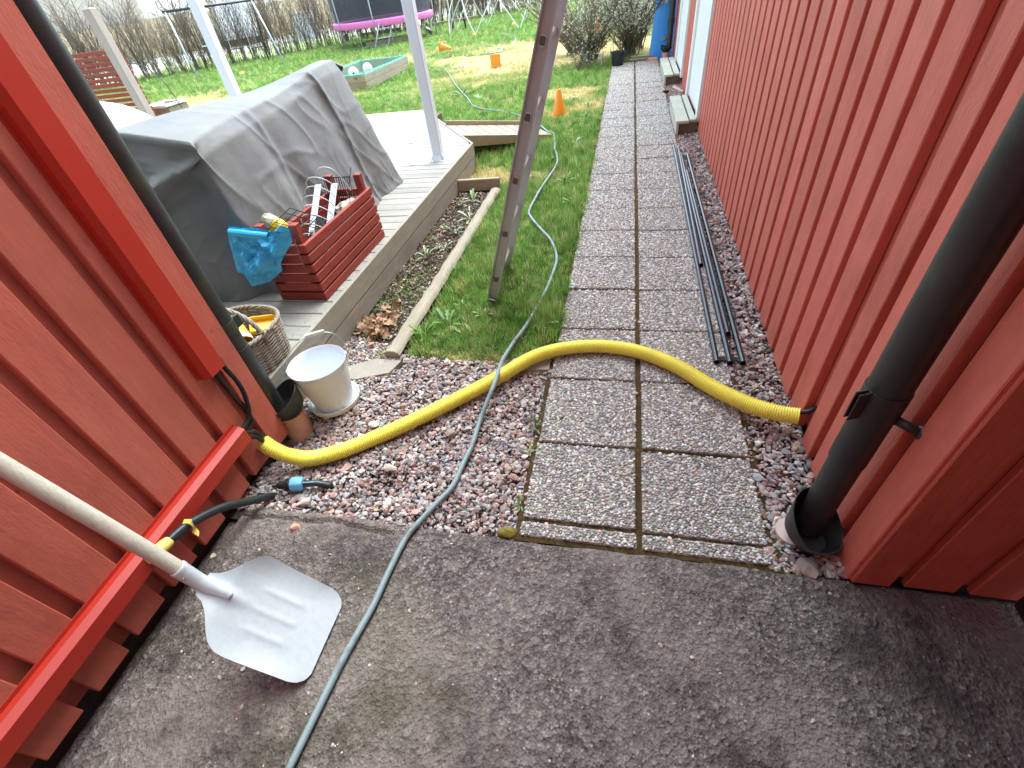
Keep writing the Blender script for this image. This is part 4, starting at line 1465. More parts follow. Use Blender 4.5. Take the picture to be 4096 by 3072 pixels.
# blue plastic bag over the near left corner of the crate
kk = 3.16
outl = [(110, 780), (330, 800), (540, 815), (650, 850), (770, 765), (870, 800), (920, 970), (850, 1080), (770, 1230), (785, 1345), (620, 1480), (400, 1535), (300, 1370), (225, 1350), (170, 1150), (105, 940)]
pts = np.array([OY(880 + a / kk, 660 + b / kk, 1.875) for a, b in outl])
pc = pts.mean(0)
nR, nA = 16, 72
per = np.concatenate([[0], np.cumsum(np.linalg.norm(np.diff(np.vstack([pts, pts[:1]]), axis=0), axis=1))]); per /= per[-1]
ring = np.stack([np.interp(np.arange(nA) / nA, per, np.append(pts[:, k], pts[0, k])) for k in range(3)], 1)
mb = MB()
for side in (-1, 1):
    V = []
    for i in range(nR):
        f_ = i / (nR - 1)
        P_ = pc + (ring - pc) * f_
        bul = (1 - f_ ** 2.2)
        cre = (fbm(P_[:, 0] * 26 + P_[:, 2] * 12, P_[:, 2] * 26 - P_[:, 0] * 9, 90 + side, 3) - 0.5)
        rid = np.abs(vnoise(P_[:, 0] * 15 + P_[:, 2] * 9, P_[:, 2] * 11 - P_[:, 0] * 6, 97 + side) - 0.5)
        off = side * (0.038 * bul) + (0.080 * cre - 0.09 * rid + 0.02) * bul ** 0.5
        if side > 0: off = np.clip(off, 0.004, 0.04)
        else: off = np.minimum(off, -0.002)
        V.append(P_ + np.array([0, 1.0, 0])[None, :] * off[:, None] + (0.012 * cre * f_)[:, None] * np.array([1, 0, 1]))
    V = np.concatenate(V)
    F = [(i * nA + j, i * nA + (j + 1) % nA, (i + 1) * nA + (j + 1) % nA, (i + 1) * nA + j) for i in range(nR - 1) for j in range(nA)]
    if side > 0: F = [q[::-1] for q in F]
    mb.add((V, F))
tp = [OY(880 + 130 / kk, 660 + 850 / kk, 1.862), OY(880 + 400 / kk, 660 + 880 / kk, 1.86), OY(880 + 620 / kk, 660 + 900 / kk, 1.87)]
mb.add(tube(resample(tp, 0.01), 0.019, 12, caps=False))
o = mb.build('plastic_bag', M_blue_bag, smooth=True, auto=24); tag(o, 'shiny blue plastic bag hanging over the corner of the red crate', 'bag')

# ------------------------------------------------------------------ white bucket on its saucer
BX, BY = -1.322, 1.402
Z0 = -0.012
sa = MB()
sa.add(lathe([(0.0001, Z0 + 0.004), (0.098, Z0 + 0.004), (0.112, Z0 + 0.010), (0.119, Z0 + 0.030), (0.124, Z0 + 0.031), (0.124, Z0 + 0.026), (0.116, Z0 + 0.002), (0.100, Z0 - 0.003), (0.0001, Z0 - 0.003)], 56, (BX, BY, 0)))
so = sa.build('saucer', M_white_plastic, smooth=True, auto=40); tag(so, 'round white plastic saucer under the white bucket', 'saucer')
for a in (0.4, 2.5, 4.6):
    m = MB(); m.add(cbox((BX + 0.09 * math.cos(a), BY + 0.09 * math.sin(a), Z0 - 0.008), (0.025, 0.025, 0.012), 0.004)); m.build('foot', M_white_plastic, so)
bk = thing('bucket', (BX, BY, Z0 + 0.005), 'white enamelled metal bucket with a wire handle and wooden grip', 'bucket')
prof = [(0.0001, 0.012), (0.086, 0.012), (0.089, 0.014), (0.094, 0.03), (0.1205, 0.196), (0.1217, 0.199), (0.1212, 0.203), (0.1220, 0.207), (0.1230, 0.210), (0.1285, 0.246), (0.1315, 0.249), (0.1325, 0.246), (0.1315, 0.2435), (0.1298, 0.242),
        (0.1245, 0.210), (0.1232, 0.2065), (0.1225, 0.203), (0.1230, 0.199), (0.1222, 0.195), (0.0945, 0.028), (0.0915, 0.010), (0.090, 0.006), (0.0001, 0.006)]
prof = [(r, z + Z0) for r, z in prof]
m = MB(); m.add(lathe(prof, 72, (BX, BY, 0))); m.build('body', M_white_metal, bk, smooth=True, auto=50)
hd = np.array([0.72, 0.69, 0]); hd /= np.linalg.norm(hd)
hd = np.array([0.235, 0.16, 0]); hd /= np.linalg.norm(hd)
for s_ in (-1, 1):
    p = np.array([BX, BY, Z0 + 0.238]) + hd * 0.131 * s_
    m = MB(); m.add(cbox(p, (0.012, 0.026, 0.030), 0.003, axes(np.array([-hd[1], hd[0], 0])))); m.build('ear', M_white_metal, bk)
pts = []
lean = np.array([0.02, 0.045, 0])
for a in np.linspace(0, math.pi, 25):
    pts.append(np.array([BX, BY, Z0 + 0.240]) - hd * 0.139 * math.cos(a) + lean * math.sin(a) + np.array([0, 0, 0.135]) * math.sin(a) ** 0.9)
pts = [pts[0] + np.array([-.004, .002, -.02]) - hd * .012] + pts + [pts[-1] + np.array([0.006, .004, .02]) + hd * .004]
m = MB(); m.add(tube(pts, 0.0019, 6)); m.build('wire_handle', M_zinc, bk, smooth=True)
gp_ = pts[11:16]
ctr = (np.array(gp_[0]) + np.array(gp_[-1])) / 2
gl_ = np.array(gp_[-1]) - np.array(gp_[0]); gl_ /= np.linalg.norm(gl_)
Mx = axes(gl_); Mx = np.array([Mx[:, 0], Mx[:, 2], Mx[:, 1]]).T
m = MB(); m.add(lathe([(0.001, -0.042), (0.006, -0.042), (0.0085, -0.034), (0.0095, 0), (0.0085, 0.034), (0.006, 0.042), (0.001, 0.042)], 14, np.array(pts[13]), Mx))
m.build('grip', pm('white_painted_grip', S(206, 202, 194), 0.6, 0.06, 20), bk, smooth=True, auto=50)

# ------------------------------------------------------------------ wicker basket with yellow plastic things
M_wick = wood('grey_wicker', S(126, 112, 98), S(178, 166, 150), 'z', knots=False, objvar=0.02, scale=3)
M_wick_d = wood('brown_wicker', S(88, 68, 50), S(130, 108, 84), 'z', knots=False, objvar=0.02, scale=3)
WX, WY = -1.668, 1.395
wk = thing('wicker_basket', (WX, WY, ZD), 'grey wicker basket with a braided handle holding yellow plastic containers', 'basket')


def wick(a, z, off=0.0):
    f_ = (z - ZD) / 0.185
    rx, ry = 0.158 + 0.022 * f_ + off, 0.166 + 0.020 * f_ + off
    n_ = 2.7
    ca, sa_ = math.cos(a), math.sin(a)
    return np.array([WX + rx * abs(ca) ** (2 / n_) * math.copysign(1, ca), WY + ry * abs(sa_) ** (2 / n_) * math.copysign(1, sa_), z])


NST = 30
m = MB()
rows = 23
for r_ in range(rows):
    z_ = ZD + 0.006 + r_ * 0.0076
    pts = []
    for i in range(NST * 4 + 1):
        a = 2 * math.pi * i / (NST * 4)
        ph = math.cos(a * NST / 2 + math.pi * (r_ % 2))
        pts.append(wick(a, z_ + 0.0015 * math.sin(a * 9 + r_), 0.0042 * ph))
    m.add(tube(pts, 0.0036, 6, caps=False))
w_ = m.build('weave', M_wick, wk, smooth=True); tag(w_, kind='stuff')
for i in range(NST):
    a = 2 * math.pi * (i + 0.5) / NST
    s = MB(); s.add(tube([wick(a, ZD + 0.002), wick(a, ZD + 0.095), wick(a, ZD + 0.187)], 0.0032, 5)); s.build('stake', M_wick_d, wk)
for q in range(3):
    s = MB(); s.add(tube([wick(2 * math.pi * i / 120, ZD + 0.186 + 0.006 * math.sin(i * 0.9 + q * 2.1), 0.006 * math.cos(i * 0.9 + q * 2.1)) for i in range(121)], 0.0052, 7, caps=False)); s.build('rim_strand', M_wick, wk, smooth=True)
for q in range(4):
    pts = []
    for i in range(60):
        t_ = i / 59; a = math.pi * t_
        c_ = np.array([WX + 0.178 * math.cos(a), WY - 0.03 + 0.05 * t_, ZD + 0.165 + 0.135 * math.sin(a)])
        tw_ = i * 0.45 + q * math.pi / 2
        pts.append(c_ + np.array([0.006 * math.cos(tw_) * math.cos(a), 0.006 * math.sin(tw_), 0.006 * math.cos(tw_) * math.sin(a)]))
    s = MB(); s.add(tube(pts, 0.0058, 7)); s.build('handle_strand', M_wick, wk, smooth=True)
s = MB()
s.add(tube([(WX + 0.176, WY - 0.03, ZD + 0.150), (WX + 0.174, WY - 0.029, ZD + 0.20)], 0.0145, 12)); s.build('handle_binding', M_wick_d, wk, smooth=True, auto=40)
m = MB(); m.add(prism([tuple(wick(2 * math.pi * i / 40, ZD + 0.005)[:2]) for i in range(40)], ZD + 0.003, ZD + 0.008)); m.build('bottom', M_wick_d, wk)
M_ypl = pm('yellow_soft_plastic', S(238, 186, 74), 0.5, 0.05, 8)
M_ypl2 = pm('bright_yellow_plastic', S(240, 190, 30), 0.42, 0.05, 8)
jc = thing('yellow_jug', (WX - 0.05, WY - 0.02, ZD + 0.01), 'pale yellow plastic watering jug lying in the wicker basket', 'jug')
d_ = np.array([0.62, -0.50, -0.30]); d_ /= np.linalg.norm(d_)
Mx = axes(d_); Mx = np.array([Mx[:, 0], Mx[:, 2], Mx[:, 1]]).T
m = MB(); m.add(lathe([(0.0001, -0.085), (0.040, -0.085), (0.052, -0.075), (0.056, -0.05), (0.058, 0.065), (0.060, 0.068), (0.060, 0.075), (0.056, 0.076), (0.054, 0.06), (0.05, -0.06), (0.0001, -0.06)], 28, (WX - 0.005, WY + 0.0, ZD + 0.155), Mx)); m.build('body', M_ypl, jc, smooth=True, auto=40)
m = MB(); m.add(lathe([(0.0585, 0.045), (0.0605, 0.045), (0.0605, 0.072), (0.0585, 0.072)], 28, (WX - 0.005, WY + 0.0, ZD + 0.155), Mx)); m.build('white_band', M_white_plastic, jc, smooth=True, auto=40)
pts = [(WX + 0.06, WY - 0.07, ZD + 0.16), (WX + 0.045, WY - 0.115, ZD + 0.20), (WX + 0.085, WY - 0.13, ZD + 0.195), (WX + 0.115, WY - 0.10, ZD + 0.15)]
m = MB(); m.add(tube(catmull(pts, 6), 0.006, 8)); m.build('handle', M_ypl2, jc, smooth=True)
tr_ = thing('yellow_tub', (WX + 0.09, WY + 0.10, ZD + 0.10), 'bright yellow rimmed tub leaning at the back of the wicker basket', 'tub')
Mt = axes((0.75, 0.55, -0.20), (0.3, -0.35, 0.9))
for s_, w__, hh in ((0.0, 0.17, 0.012),):
    m = MB(); m.add(cbox((WX + 0.075, WY + 0.105, ZD + 0.135), (0.075, 0.115, 0.010), 0.004, Mt)); m.build('floor', M_ypl2, tr_)
for a_, b_, L_ in ((0.038, 0, 'y'), (-0.038, 0, 'y'), (0, 0.058, 'x'), (0, -0.058, 'x')):
    c_ = np.array([WX + 0.075, WY + 0.105, ZD + 0.135]) + Mt[:, 0] * a_ + Mt[:, 1] * b_ + Mt[:, 2] * 0.014
    m = MB(); m.add(cbox(c_, (0.010, 0.125, 0.030) if L_ == 'y' else (0.086, 0.010, 0.030), 0.004, Mt)); m.build('side', M_ypl2, tr_)

# ------------------------------------------------------------------ yellow corrugated pipe, cables
raw = [(1052, 1770, .108), (1085, 1793, .088), (1130, 1815, .058), (1180, 1828, .036), (1240, 1834, .024), (1330, 1815, .022), (1480, 1760, .022), (1700, 1660, .024), (1900, 1560, .026), (2000, 1505, .030), (2130, 1430, .040),
       (2250, 1395, .040), (2400, 1385, .038), (2550, 1406, .038), (2700, 1462, .038), (2850, 1550, .044), (3000, 1620, .058), (3110, 1652, .072), (3196, 1666, .082)]
P = catmull([G(*q) for q in raw], 14)
P = resample(P, 0.0021)
prof = [0.0336, 0.0336, 0.0296, 0.0296]
R = [prof[i % 4] for i in range(len(P))]
yp = thing('yellow_pipe', tuple(P[len(P) // 2] * [1, 1, 0]), 'yellow corrugated cable pipe snaking across the gravel and the paved path', 'pipe')
m = MB(); m.add(tube(P, R, 18, caps=False)); m.build('outer_skin', M_yellow, yp, smooth=True, auto=80)
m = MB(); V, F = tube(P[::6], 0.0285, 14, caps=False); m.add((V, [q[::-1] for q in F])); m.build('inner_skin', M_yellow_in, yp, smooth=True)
for i0 in (0, -1):
    V1, _ = tube(P[:2] if i0 == 0 else P[-2:], 0.0336, 18, caps=False); V2, _ = tube(P[:2] if i0 == 0 else P[-2:], 0.0285, 18, caps=False)
    a_, b_ = (V1[:18], V2[:18]) if i0 == 0 else (V1[18:], V2[18:])
    m = MB(); m.add((np.concatenate([a_, b_]), [(j, (j + 1) % 18, 18 + (j + 1) % 18, 18 + j) for j in range(18)])); m.build('end_lip', M_yellow, yp)

kc = 4.424


def cable(pxs, label, r=0.0085, ribbed=False, xs=None, extra=None, name='black_cable'):
    pts = [OX(840 + a / kc, 1440 + b / kc, (xs[i] if xs else -1.402)) for i, (a, b) in enumerate(pxs)]
    if extra: pts = pts + [np.array(e) for e in extra]
    Q = resample(catmull(pts, 8), 0.0025)
    R_ = [r * (1.04 if (i // 1) % 2 else 0.95) for i in range(len(Q))] if ribbed else r
    m = MB(); m.add(tube(Q, R_, 12)); o = m.build(name, M_black_rubber, smooth=True); tag(o, label, 'cable', 'black cables at the red channels'); return o


endy = tuple(P[60])
cable([(150, -40), (250, 120), (330, 210), (440, 330), (560, 500), (640, 700), (690, 900), (675, 1060), (590, 1210), (520, 1300)], 'ribbed black cable curving from the upright red channel', 0.0088, True, [-1.412, -1.408, -1.402, -1.398, -1.396, -1.396, -1.398, -1.402, -1.408, -1.412])
cable([(20, 130), (130, 280), (250, 430), (400, 620), (560, 780), (650, 900), (720, 1010), (735, 1110), (690, 1220), (600, 1320)], 'smooth black cable hanging straight below the upright red channel', 0.0088, False, [-1.414, -1.412, -1.410, -1.410, -1.410, -1.412, -1.412, -1.412, -1.412, -1.414])
cable([(560, 1330), (670, 1285), (800, 1275), (930, 1330), (1030, 1395)], 'upper black cable running from the low channel into the yellow pipe', 0.0085, False, [-1.412, -1.408, -1.402, -1.404, -1.408], [P[90] + [0, 0, .006]])
cable([(600, 1420), (720, 1370), (840, 1365), (930, 1420), (985, 1470)], 'lower black cable running from the low channel into the yellow pipe', 0.0085, False, [-1.412, -1.405, -1.398, -1.398, -1.400], [P[90] + [0.004, -0.004, -.012]])
Q = [P[-90] + [0, 0, .008], P[-40] + [0, 0, .012], P[-1] + [0.012, 0.0, .026], P[-1] + [0.05, 0.008, 0.045]]
m = MB(); m.add(tube(catmull(Q, 6), 0.0085, 12)); o = m.build('black_cable', M_black_rubber, smooth=True); tag(o, 'short black cable entering the right red wall from the yellow pipe', 'cable')

# ------------------------------------------------------------------ garden hose
k2 = 2.16
hp = [(1085, 3220), (1158, 3072), (1366, 2651), (1487, 2434), (1547, 2304)]
hp += [(1024 + a / k2, 1536 + b / k2) for a, b in [(1290, 1340), (1420, 1180), (1560, 1030), (1700, 880), (1790, 690), (1870, 520), (1930, 330), (1990, 170), (2060, 0)]]
hp += [(2009, 1444), (2058, 1365)]
hp += [(2048 + a / k2, 768 + b / k2) for a, b in [(60, 1240), (150, 1110), (280, 880), (340, 740), (385, 600), (375, 510), (330, 410), (240, 310), (165, 220), (150, 160), (215, 30)]]
hp += [(1840 + a / 4.74, 480 + b / 4.74) for a, b in [(1460, 1420), (1560, 1260), (1690, 1070), (1780, 940), (1845, 800), (1840, 680), (1800, 540), (1790, 320), (1760, 245), (1680, 235), (1510, 100)]]
hp += [(2100, 470), (2020, 448)]
hp += [(1024 + a / k2, b / k2) for a, b in [(1960, 942), (1870, 908), (1830, 850), (1730, 740), (1670, 640), (1640, 610), (1720, 590), (1800, 575)]]
zs = []
for i, (u, v) in enumerate(hp):
    z = 0.008
    if 6 <= i <= 13: z = 0.006
    if 12 <= i <= 13: z = 0.018
    if v < 1400: z = 0.016
    zs.append(z)
hz = [G(u, v, z) for (u, v), z in zip(hp, zs)]
# where it crosses over the yellow pipe it lies on top
for i, p in enumerate(hz):
    d = np.min(np.linalg.norm(P[:, :2] - p[:2], axis=1))
    if d < 0.06:
        hz[i] = G(hp[i][0], hp[i][1], 0.072)
    elif d < 0.16:
        hz[i] = G(hp[i][0], hp[i][1], 0.04)
Q = resample(catmull(hz, 8), 0.02)
m = MB(); m.add(tube(Q, 0.0105, 12)); o = m.build('garden_hose', M_hose, smooth=True); tag(o, 'long grey garden hose winding from the asphalt over the lawn', 'hose')

# ------------------------------------------------------------------ water pipe ends
pe = [(-1.372, 0.452, 0.228), (-1.368, 0.50, 0.222), (-1.362, 0.583, 0.203), (-1.352, 0.69, 0.140), (-1.338, 0.775, 0.058), (-1.322, 0.838, 0.0), (-1.314, 0.872, -0.06)]
Q = resample(catmull(pe, 8), 0.01)
pt = thing('water_pipe', (-1.33, 0.80, -0.02), 'dark plastic water pipe with a pale blue stripe bending out of the gravel', 'pipe')
m = MB(); m.add(tube(Q, 0.0155, 14)); m.build('pipe', M_pe, pt, smooth=True, auto=50)
off = np.array([0.62, -0.55, 0.35]); off /= np.linalg.norm(off)
m = MB(); m.add(tube(Q[6:] + off * 0.0143, 0.0026, 6)); m.build('stripe', M_stripe, pt, smooth=True)
Mx = axes(Q[8] - Q[0]); Mx = np.array([Mx[:, 0], Mx[:, 2], Mx[:, 1]]).T
m = MB(); m.add(crumple(lathe([(0.0001, -0.012), (0.012, -0.014), (0.021, -0.004), (0.0225, 0.02), (0.021, 0.045), (0.0175, 0.060), (0.016, 0.062)], 18, Q[0], Mx), 0.003, 12, 90)); m.build('tape_wrap', M_tape, pt, smooth=True, auto=35)
tl = OX(1618 / k2, 1536 + 1200 / k2, -1.352)
pts = [tl + np.array([-0.012, 0, 0.006]), tl + np.array([0.010, 0.004, 0.004]), tl + np.array([0.012, 0.0, -0.014]), tl + np.array([0.006, -0.004, -0.036]), tl + np.array([0.018, -0.008, -0.052])]
V, F = [], []
c_ = catmull(pts, 5)
for i, p in enumerate(c_):
    w_ = np.array([math.sin(i * 0.5) * 0.005, 0.007, 0.003])
    V += [p - w_, p + w_]
F = [(2 * i, 2 * i + 1, 2 * i + 3, 2 * i + 2) for i in range(len(c_) - 1)]
V2 = [np.array(p) + [0.0008, 0, 0.0006] for p in V]
n_ = len(V)
m = MB(); m.add((V + V2, F + [tuple(j + n_ for j in q[::-1]) for q in F])); m.build('tape_tail', M_tape, pt, smooth=True)
for u, v in ():
    pass

c0 = np.array([-1.318, 0.872, 0.026]); c1 = np.array([-1.150, 0.915, 0.012])
cd = (c1 - c0) / np.linalg.norm(c1 - c0)
Mx = axes(cd); Mx = np.array([Mx[:, 0], Mx[:, 2], Mx[:, 1]]).T
cp = thing('pipe_coupling', tuple(c0 * [1, 1, 0]), 'black and light blue screw coupling on a pipe end in the gravel', 'coupling')
m = MB(); m.add(lathe([(0.0001, 0), (0.006, 0), (0.009, 0.002), (0.007, 0.008), (0.009, 0.010), (0.007, 0.016), (0.0085, 0.018), (0.0085, 0.024), (0.015, 0.025), (0.0165, 0.028), (0.0165, 0.046), (0.014, 0.048), (0.014, 0.052), (0.024, 0.053), (0.025, 0.056), (0.025, 0.062), (0.018, 0.063), (0.018, 0.068), (0.0255, 0.069), (0.0255, 0.078), (0.022, 0.080), (0.0001, 0.08)], 24, c0, Mx)); m.build('nipple', M_black_plastic, cp, smooth=True, auto=30)
seg = 32
ringp = []
for r_, z_ in ((0.020, 0.074), (0.0275, 0.078), (0.0285, 0.096), (0.0265, 0.116), (0.0245, 0.124), (0.015, 0.126)):
    ringp.append([c0 + Mx @ np.array([r_ * (1.05 if (j % 4) < 2 and 0.076 < z_ < 0.12 else 1.0) * math.cos(2 * math.pi * j / seg), r_ * (1.05 if (j % 4) < 2 and 0.076 < z_ < 0.12 else 1.0) * math.sin(2 * math.pi * j / seg), z_]) for j in range(seg)])
V = [p for r_ in ringp for p in r_]; F = [(i * seg + j, i * seg + (j + 1) % seg, (i + 1) * seg + (j + 1) % seg, (i + 1) * seg + j) for i in range(5) for j in range(seg)]
m = MB(); m.add((V, F)); m.build('nut', M_blue_plastic, cp, smooth=True, auto=30)
m = MB(); m.add(tube(resample([c0 + cd * 0.10, c1 + cd * 0.0, c1 + cd * 0.06 + [0, 0, -0.03]], 0.02), 0.0135, 14)); m.build('pipe_stub', M_pe, cp, smooth=True)
m = MB(); m.add(tube(resample([c0 + cd * 0.12 + [0, -0.004, 0.0125], c1 + [0, -0.004, 0.0115]], 0.02), 0.002, 6)); m.build('stripe', M_stripe, cp)

# ------------------------------------------------------------------ aluminium shovel leaning on the left wall
tip = np.array([-0.816, 0.380, 0.002]); nk = np.array([-1.083, 0.378, 0.300])
ba = (nk - tip) / np.linalg.norm(nk - tip)
la = np.array([0.0, 1.0, 0.0])
na = np.cross(ba, la)
if na[2] < 0: na = -na
sh = thing('shovel', (tip[0], tip[1], 0), 'wide aluminium shovel with a pale wooden shaft leaning on the left wall', 'shovel')
# half width along the blade (s = distance from the tip)
hw_s = [0.0, 0.004, 0.012, 0.030, 0.055, 0.10, 0.20, 0.255, 0.275, 0.290, 0.305, 0.318, 0.330, 0.342, 0.355, 0.372, 0.395]
hw_w = [0.096, 0.106, 0.117, 0.128, 0.133, 0.1335, 0.1345, 0.1350, 0.1330, 0.1280, 0.1180, 0.1040, 0.0870, 0.0700, 0.0540, 0.0390, 0.0300]


def blade(s, q):
    w = np.interp(s, hw_s, hw_w)
    e = q * w
    fold = 0.018 * max(0, abs(e) / 0.133 - 0.55) ** 2 * 4 * min(1, s / 0.1)
    back = 0.05 * max(0, (s - 0.20) / 0.2) ** 2 * (abs(e) / 0.133) ** 1.5 * 1.6
    rib = 0
    for c_ in (-0.055, 0.0, 0.055):
        rib += 0.0028 * math.exp(-((e - c_) / 0.0085) ** 2) * (1 / (1 + math.exp(-(s - 0.11) / 0.006))) * (1 / (1 + math.exp((s - 0.235) / 0.008)))
    sock = 0.016 * math.exp(-(e / 0.017) ** 2) / (1 + math.exp(-(s - 0.285) / 0.022))
    dish = -0.012 * math.sin(min(1, s / 0.33) * math.pi)
    return tip + ba * s + la * e + na * (fold + back + rib + sock + dish)


m = MB()
nS_, nQ_ = 70, 61
def sg(i): return 0.395 * (i ** 1.0)
V, F = grid(nQ_, nS_, lambda a, b: blade(sg(b), a * 2 - 1))
V = np.array(V); V2 = V - na * 0.0022
n_ = len(V)
F2 = [tuple(j + n_ for j in q[::-1]) for q in F]
edge = [i for i in range(nQ_)] + [j * nQ_ + nQ_ - 1 for j in range(1, nS_)] + [(nS_ - 1) * nQ_ + i for i in range(nQ_ - 2, -1, -1)] + [j * nQ_ for j in range(nS_ - 2, 0, -1)]
FE = [(edge[(i + 1) % len(edge)], edge[i], edge[i] + n_, edge[(i + 1) % len(edge)] + n_) for i in range(len(edge))]
m.add((np.concatenate([V, V2]), F + F2 + FE)); m.build('blade', M_alu, sh, smooth=True, auto=50)
hd_ = np.array([-0.155, 0.0, 0.42]); hd_ /= np.linalg.norm(hd_)
s0 = tip + ba * 0.315 + na * 0.010
s1 = tip + ba * 0.40 + na * 0.012
s2 = s1 + hd_ * 0.075
m = MB(); m.add(tube(catmull([s0, s1, s2], 6), np.interp(np.linspace(0, 1, 13), [0, 0.4, 1], [0.010, 0.0195, 0.0215]), 20)); m.build('socket', M_alu, sh, smooth=True, auto=50)
m = MB(); m.add(sphere(s2 - hd_ * 0.02 + np.array([0.012, -0.017, 0]), 0.004, 8, 5)); m.build('rivet', M_zinc, sh)
tlen = (s2[0] - (XL + 0.021)) / -hd_[0]
s3 = s2 + hd_ * tlen
m = MB(); m.add(tube(resample([s2 - hd_ * 0.004, s3], 0.05), 0.0192, 20)); m.build('shaft', wood('pale_ash_shaft', S(176, 166, 150), S(204, 196, 180), 'z', 0.6, knots=False, bump=0.1), sh, smooth=True, auto=60)
m = MB(); m.add(lathe([(0.0194, 0), (0.0222, 0), (0.0226, 0.004), (0.0220, 0.010), (0.0194, 0.010)], 20, s2 - hd_ * 0.006, np.array([axes(hd_)[:, 0], axes(hd_)[:, 2], axes(hd_)[:, 1]]).T)); m.build('collar', M_alu, sh, smooth=True, auto=40)

# ------------------------------------------------------------------ ladder
M_dark_hole = pm('grey_rung_plug', S(96, 96, 92), 0.6, 0.15, 40)
LX0, LYN, LYF = -0.737, 2.345, 2.705
SL = 0.3135
ld = thing('ladder', (LX0, 2.52, 0), 'tall aluminium ladder standing in the grass and leaning to the right-hand eaves', 'ladder')
ldir = np.array([SL, 0, 1.0]); ldir /= np.linalg.norm(ldir)
lacr = np.array([1.0, 0, -SL]); lacr /= np.linalg.norm(lacr)
TOPZ = 3.86


def rail(yc, face):
    b0_ = np.array([LX0 - 0.009, yc, -0.03]); L_ = (TOPZ + 0.03) / ldir[2]
    m = MB()
    w, d, t_ = 0.060, 0.024, 0.0028
    sec = [(-w / 2, 0), (w / 2, 0), (w / 2, d), (w / 2 - 0.006, d), (w / 2 - 0.006, d - t_), (w / 2 - t_, d - t_), (w / 2 - t_, t_), (-w / 2 + t_, t_), (-w / 2 + t_, d - t_), (-w / 2 + 0.006, d - t_), (-w / 2 + 0.006, d), (-w / 2, d)]
    k_ = len(sec)
    fy_ = np.array([0, 1.0, 0]) * face
    V = [b0_ + lacr * a + fy_ * (b - 0.0) for a, b in sec]
    V += [p + ldir * L_ for p in V]
    F = [(i, (i + 1) % k_, k_ + (i + 1) % k_, k_ + i) for i in range(k_)] + [tuple(range(k_))[::-1], tuple(range(k_, 2 * k_))]
    m.add((V, F)); o = m.build('rail', M_alu_rail, ld)
    s = MB(); s.add(cbox(b0_ + fy_ * 0.012 + ldir * 0.015, (0.058, 0.020, 0.05), 0.004, np.array([lacr, [0, 1, 0], ldir]).T)); s.build('foot_plug', M_zinc, o)
    return o


rn = rail(LYN - 0.012, -1); rf = rail(LYF, 1)
# web plate of the near rail faces the camera: lips left and right, rung ends pressed through it
z = 0.134
while z < TOPZ - 0.1:
    c_ = np.array([LX0 + SL * z, 0, z])
    el = []
    m = MB()
    ang = np.arange(16) * 2 * math.pi / 16
    sec = [(0.0150 * math.copysign(abs(math.cos(a)) ** 0.6, math.cos(a)), 0.0175 * math.copysign(abs(math.sin(a)) ** 0.6, math.sin(a))) for a in ang]
    V = []
    for yq, k_ in ((LYN - 0.0165, 1.0), (LYF + 0.004, 1.0), (LYF + 0.004, 0.86), (LYN - 0.0165, 0.86)):
        V += [c_ + np.array([0, yq, 0]) + lacr * a * k_ + ldir * b * k_ for a, b in sec]
    F = [(r_ * 16 + j, r_ * 16 + (j + 1) % 16, ((r_ + 1) % 4) * 16 + (j + 1) % 16, ((r_ + 1) % 4) * 16 + j) for r_ in range(4) for j in range(16)]
    m.add((V, F)); rg = m.build('rung', M_alu_rung, ld, smooth=True, auto=40)
    m = MB(); m.add(tube([c_ + np.array([0, LYN - 0.0165, 0]) + lacr * a * 1.12 + ldir * b * 1.12 for a, b in sec + sec[:1]], 0.0034, 6)); m.build('pressed_collar', M_alu_rung, rg, smooth=True)
    m = MB(); m.add(([c_ + np.array([0, LYN - 0.0172, 0]) + lacr * a * 0.95 + ldir * b * 0.95 for a, b in sec], [tuple(range(16))])); m.build('plug', M_dark_hole, rg)
    z += 0.2755

# ------------------------------------------------------------------ black steel tubes on the path edge
zt_ = 0.0145
ends = [((2865, 1458), (2694, 593), 'outer black steel tube lying on the paving'), ((2803, 1070), (2712, 598), 'short black steel tube ending midway along the bundle'),
        ((2918, 1462), (2722, 620), 'middle full-length black steel tube of the bundle'), ((2910, 1344), (2746, 690), 'black steel tube ending just short of its neighbours'),
        ((2970, 1462), (2748, 622), 'black steel tube of the bundle next to the gravel')]
tubes = []
for i, (a, b, lab) in enumerate(ends):
    pa, pb = G(*a, 0.0), G(*b, 0.0)
    pa[2] = pb[2] = zt_
    if i == 1: pa, pb = pa + [0, 0, 0.002], pb + [0, 0, 0.002]
    m = MB(); m.add(hollow_end([pa, (pa + pb) / 2, pb], 0.0132, 16)); o = m.build('steel_tube', M_steel_black, smooth=True, auto=40)
    tag(o, lab, 'tube', 'black steel tubes beside the right wall')
    tubes.append((pa, pb))
bar = [tubes[0][0], tubes[4][0]]
m = MB(); m.add(beam(bar[0] + [0, 0.035, -0.006], bar[1] + [0, 0.035, -0.006], 0.030, 0.004, 0.001)); o = m.build('flat_bar', M_steel_black); tag(o, 'short black flat bar under the near ends of the tubes', 'bar')
m = MB(); m.add(beam(tubes[2][1] + [0, -0.05, 0.008], tubes[4][1] + [0, -0.05, 0.008], 0.05, 0.004, 0.001)); o = m.build('flat_bar', M_steel_black); tag(o, 'short black flat bar across the far ends of the tubes', 'bar')

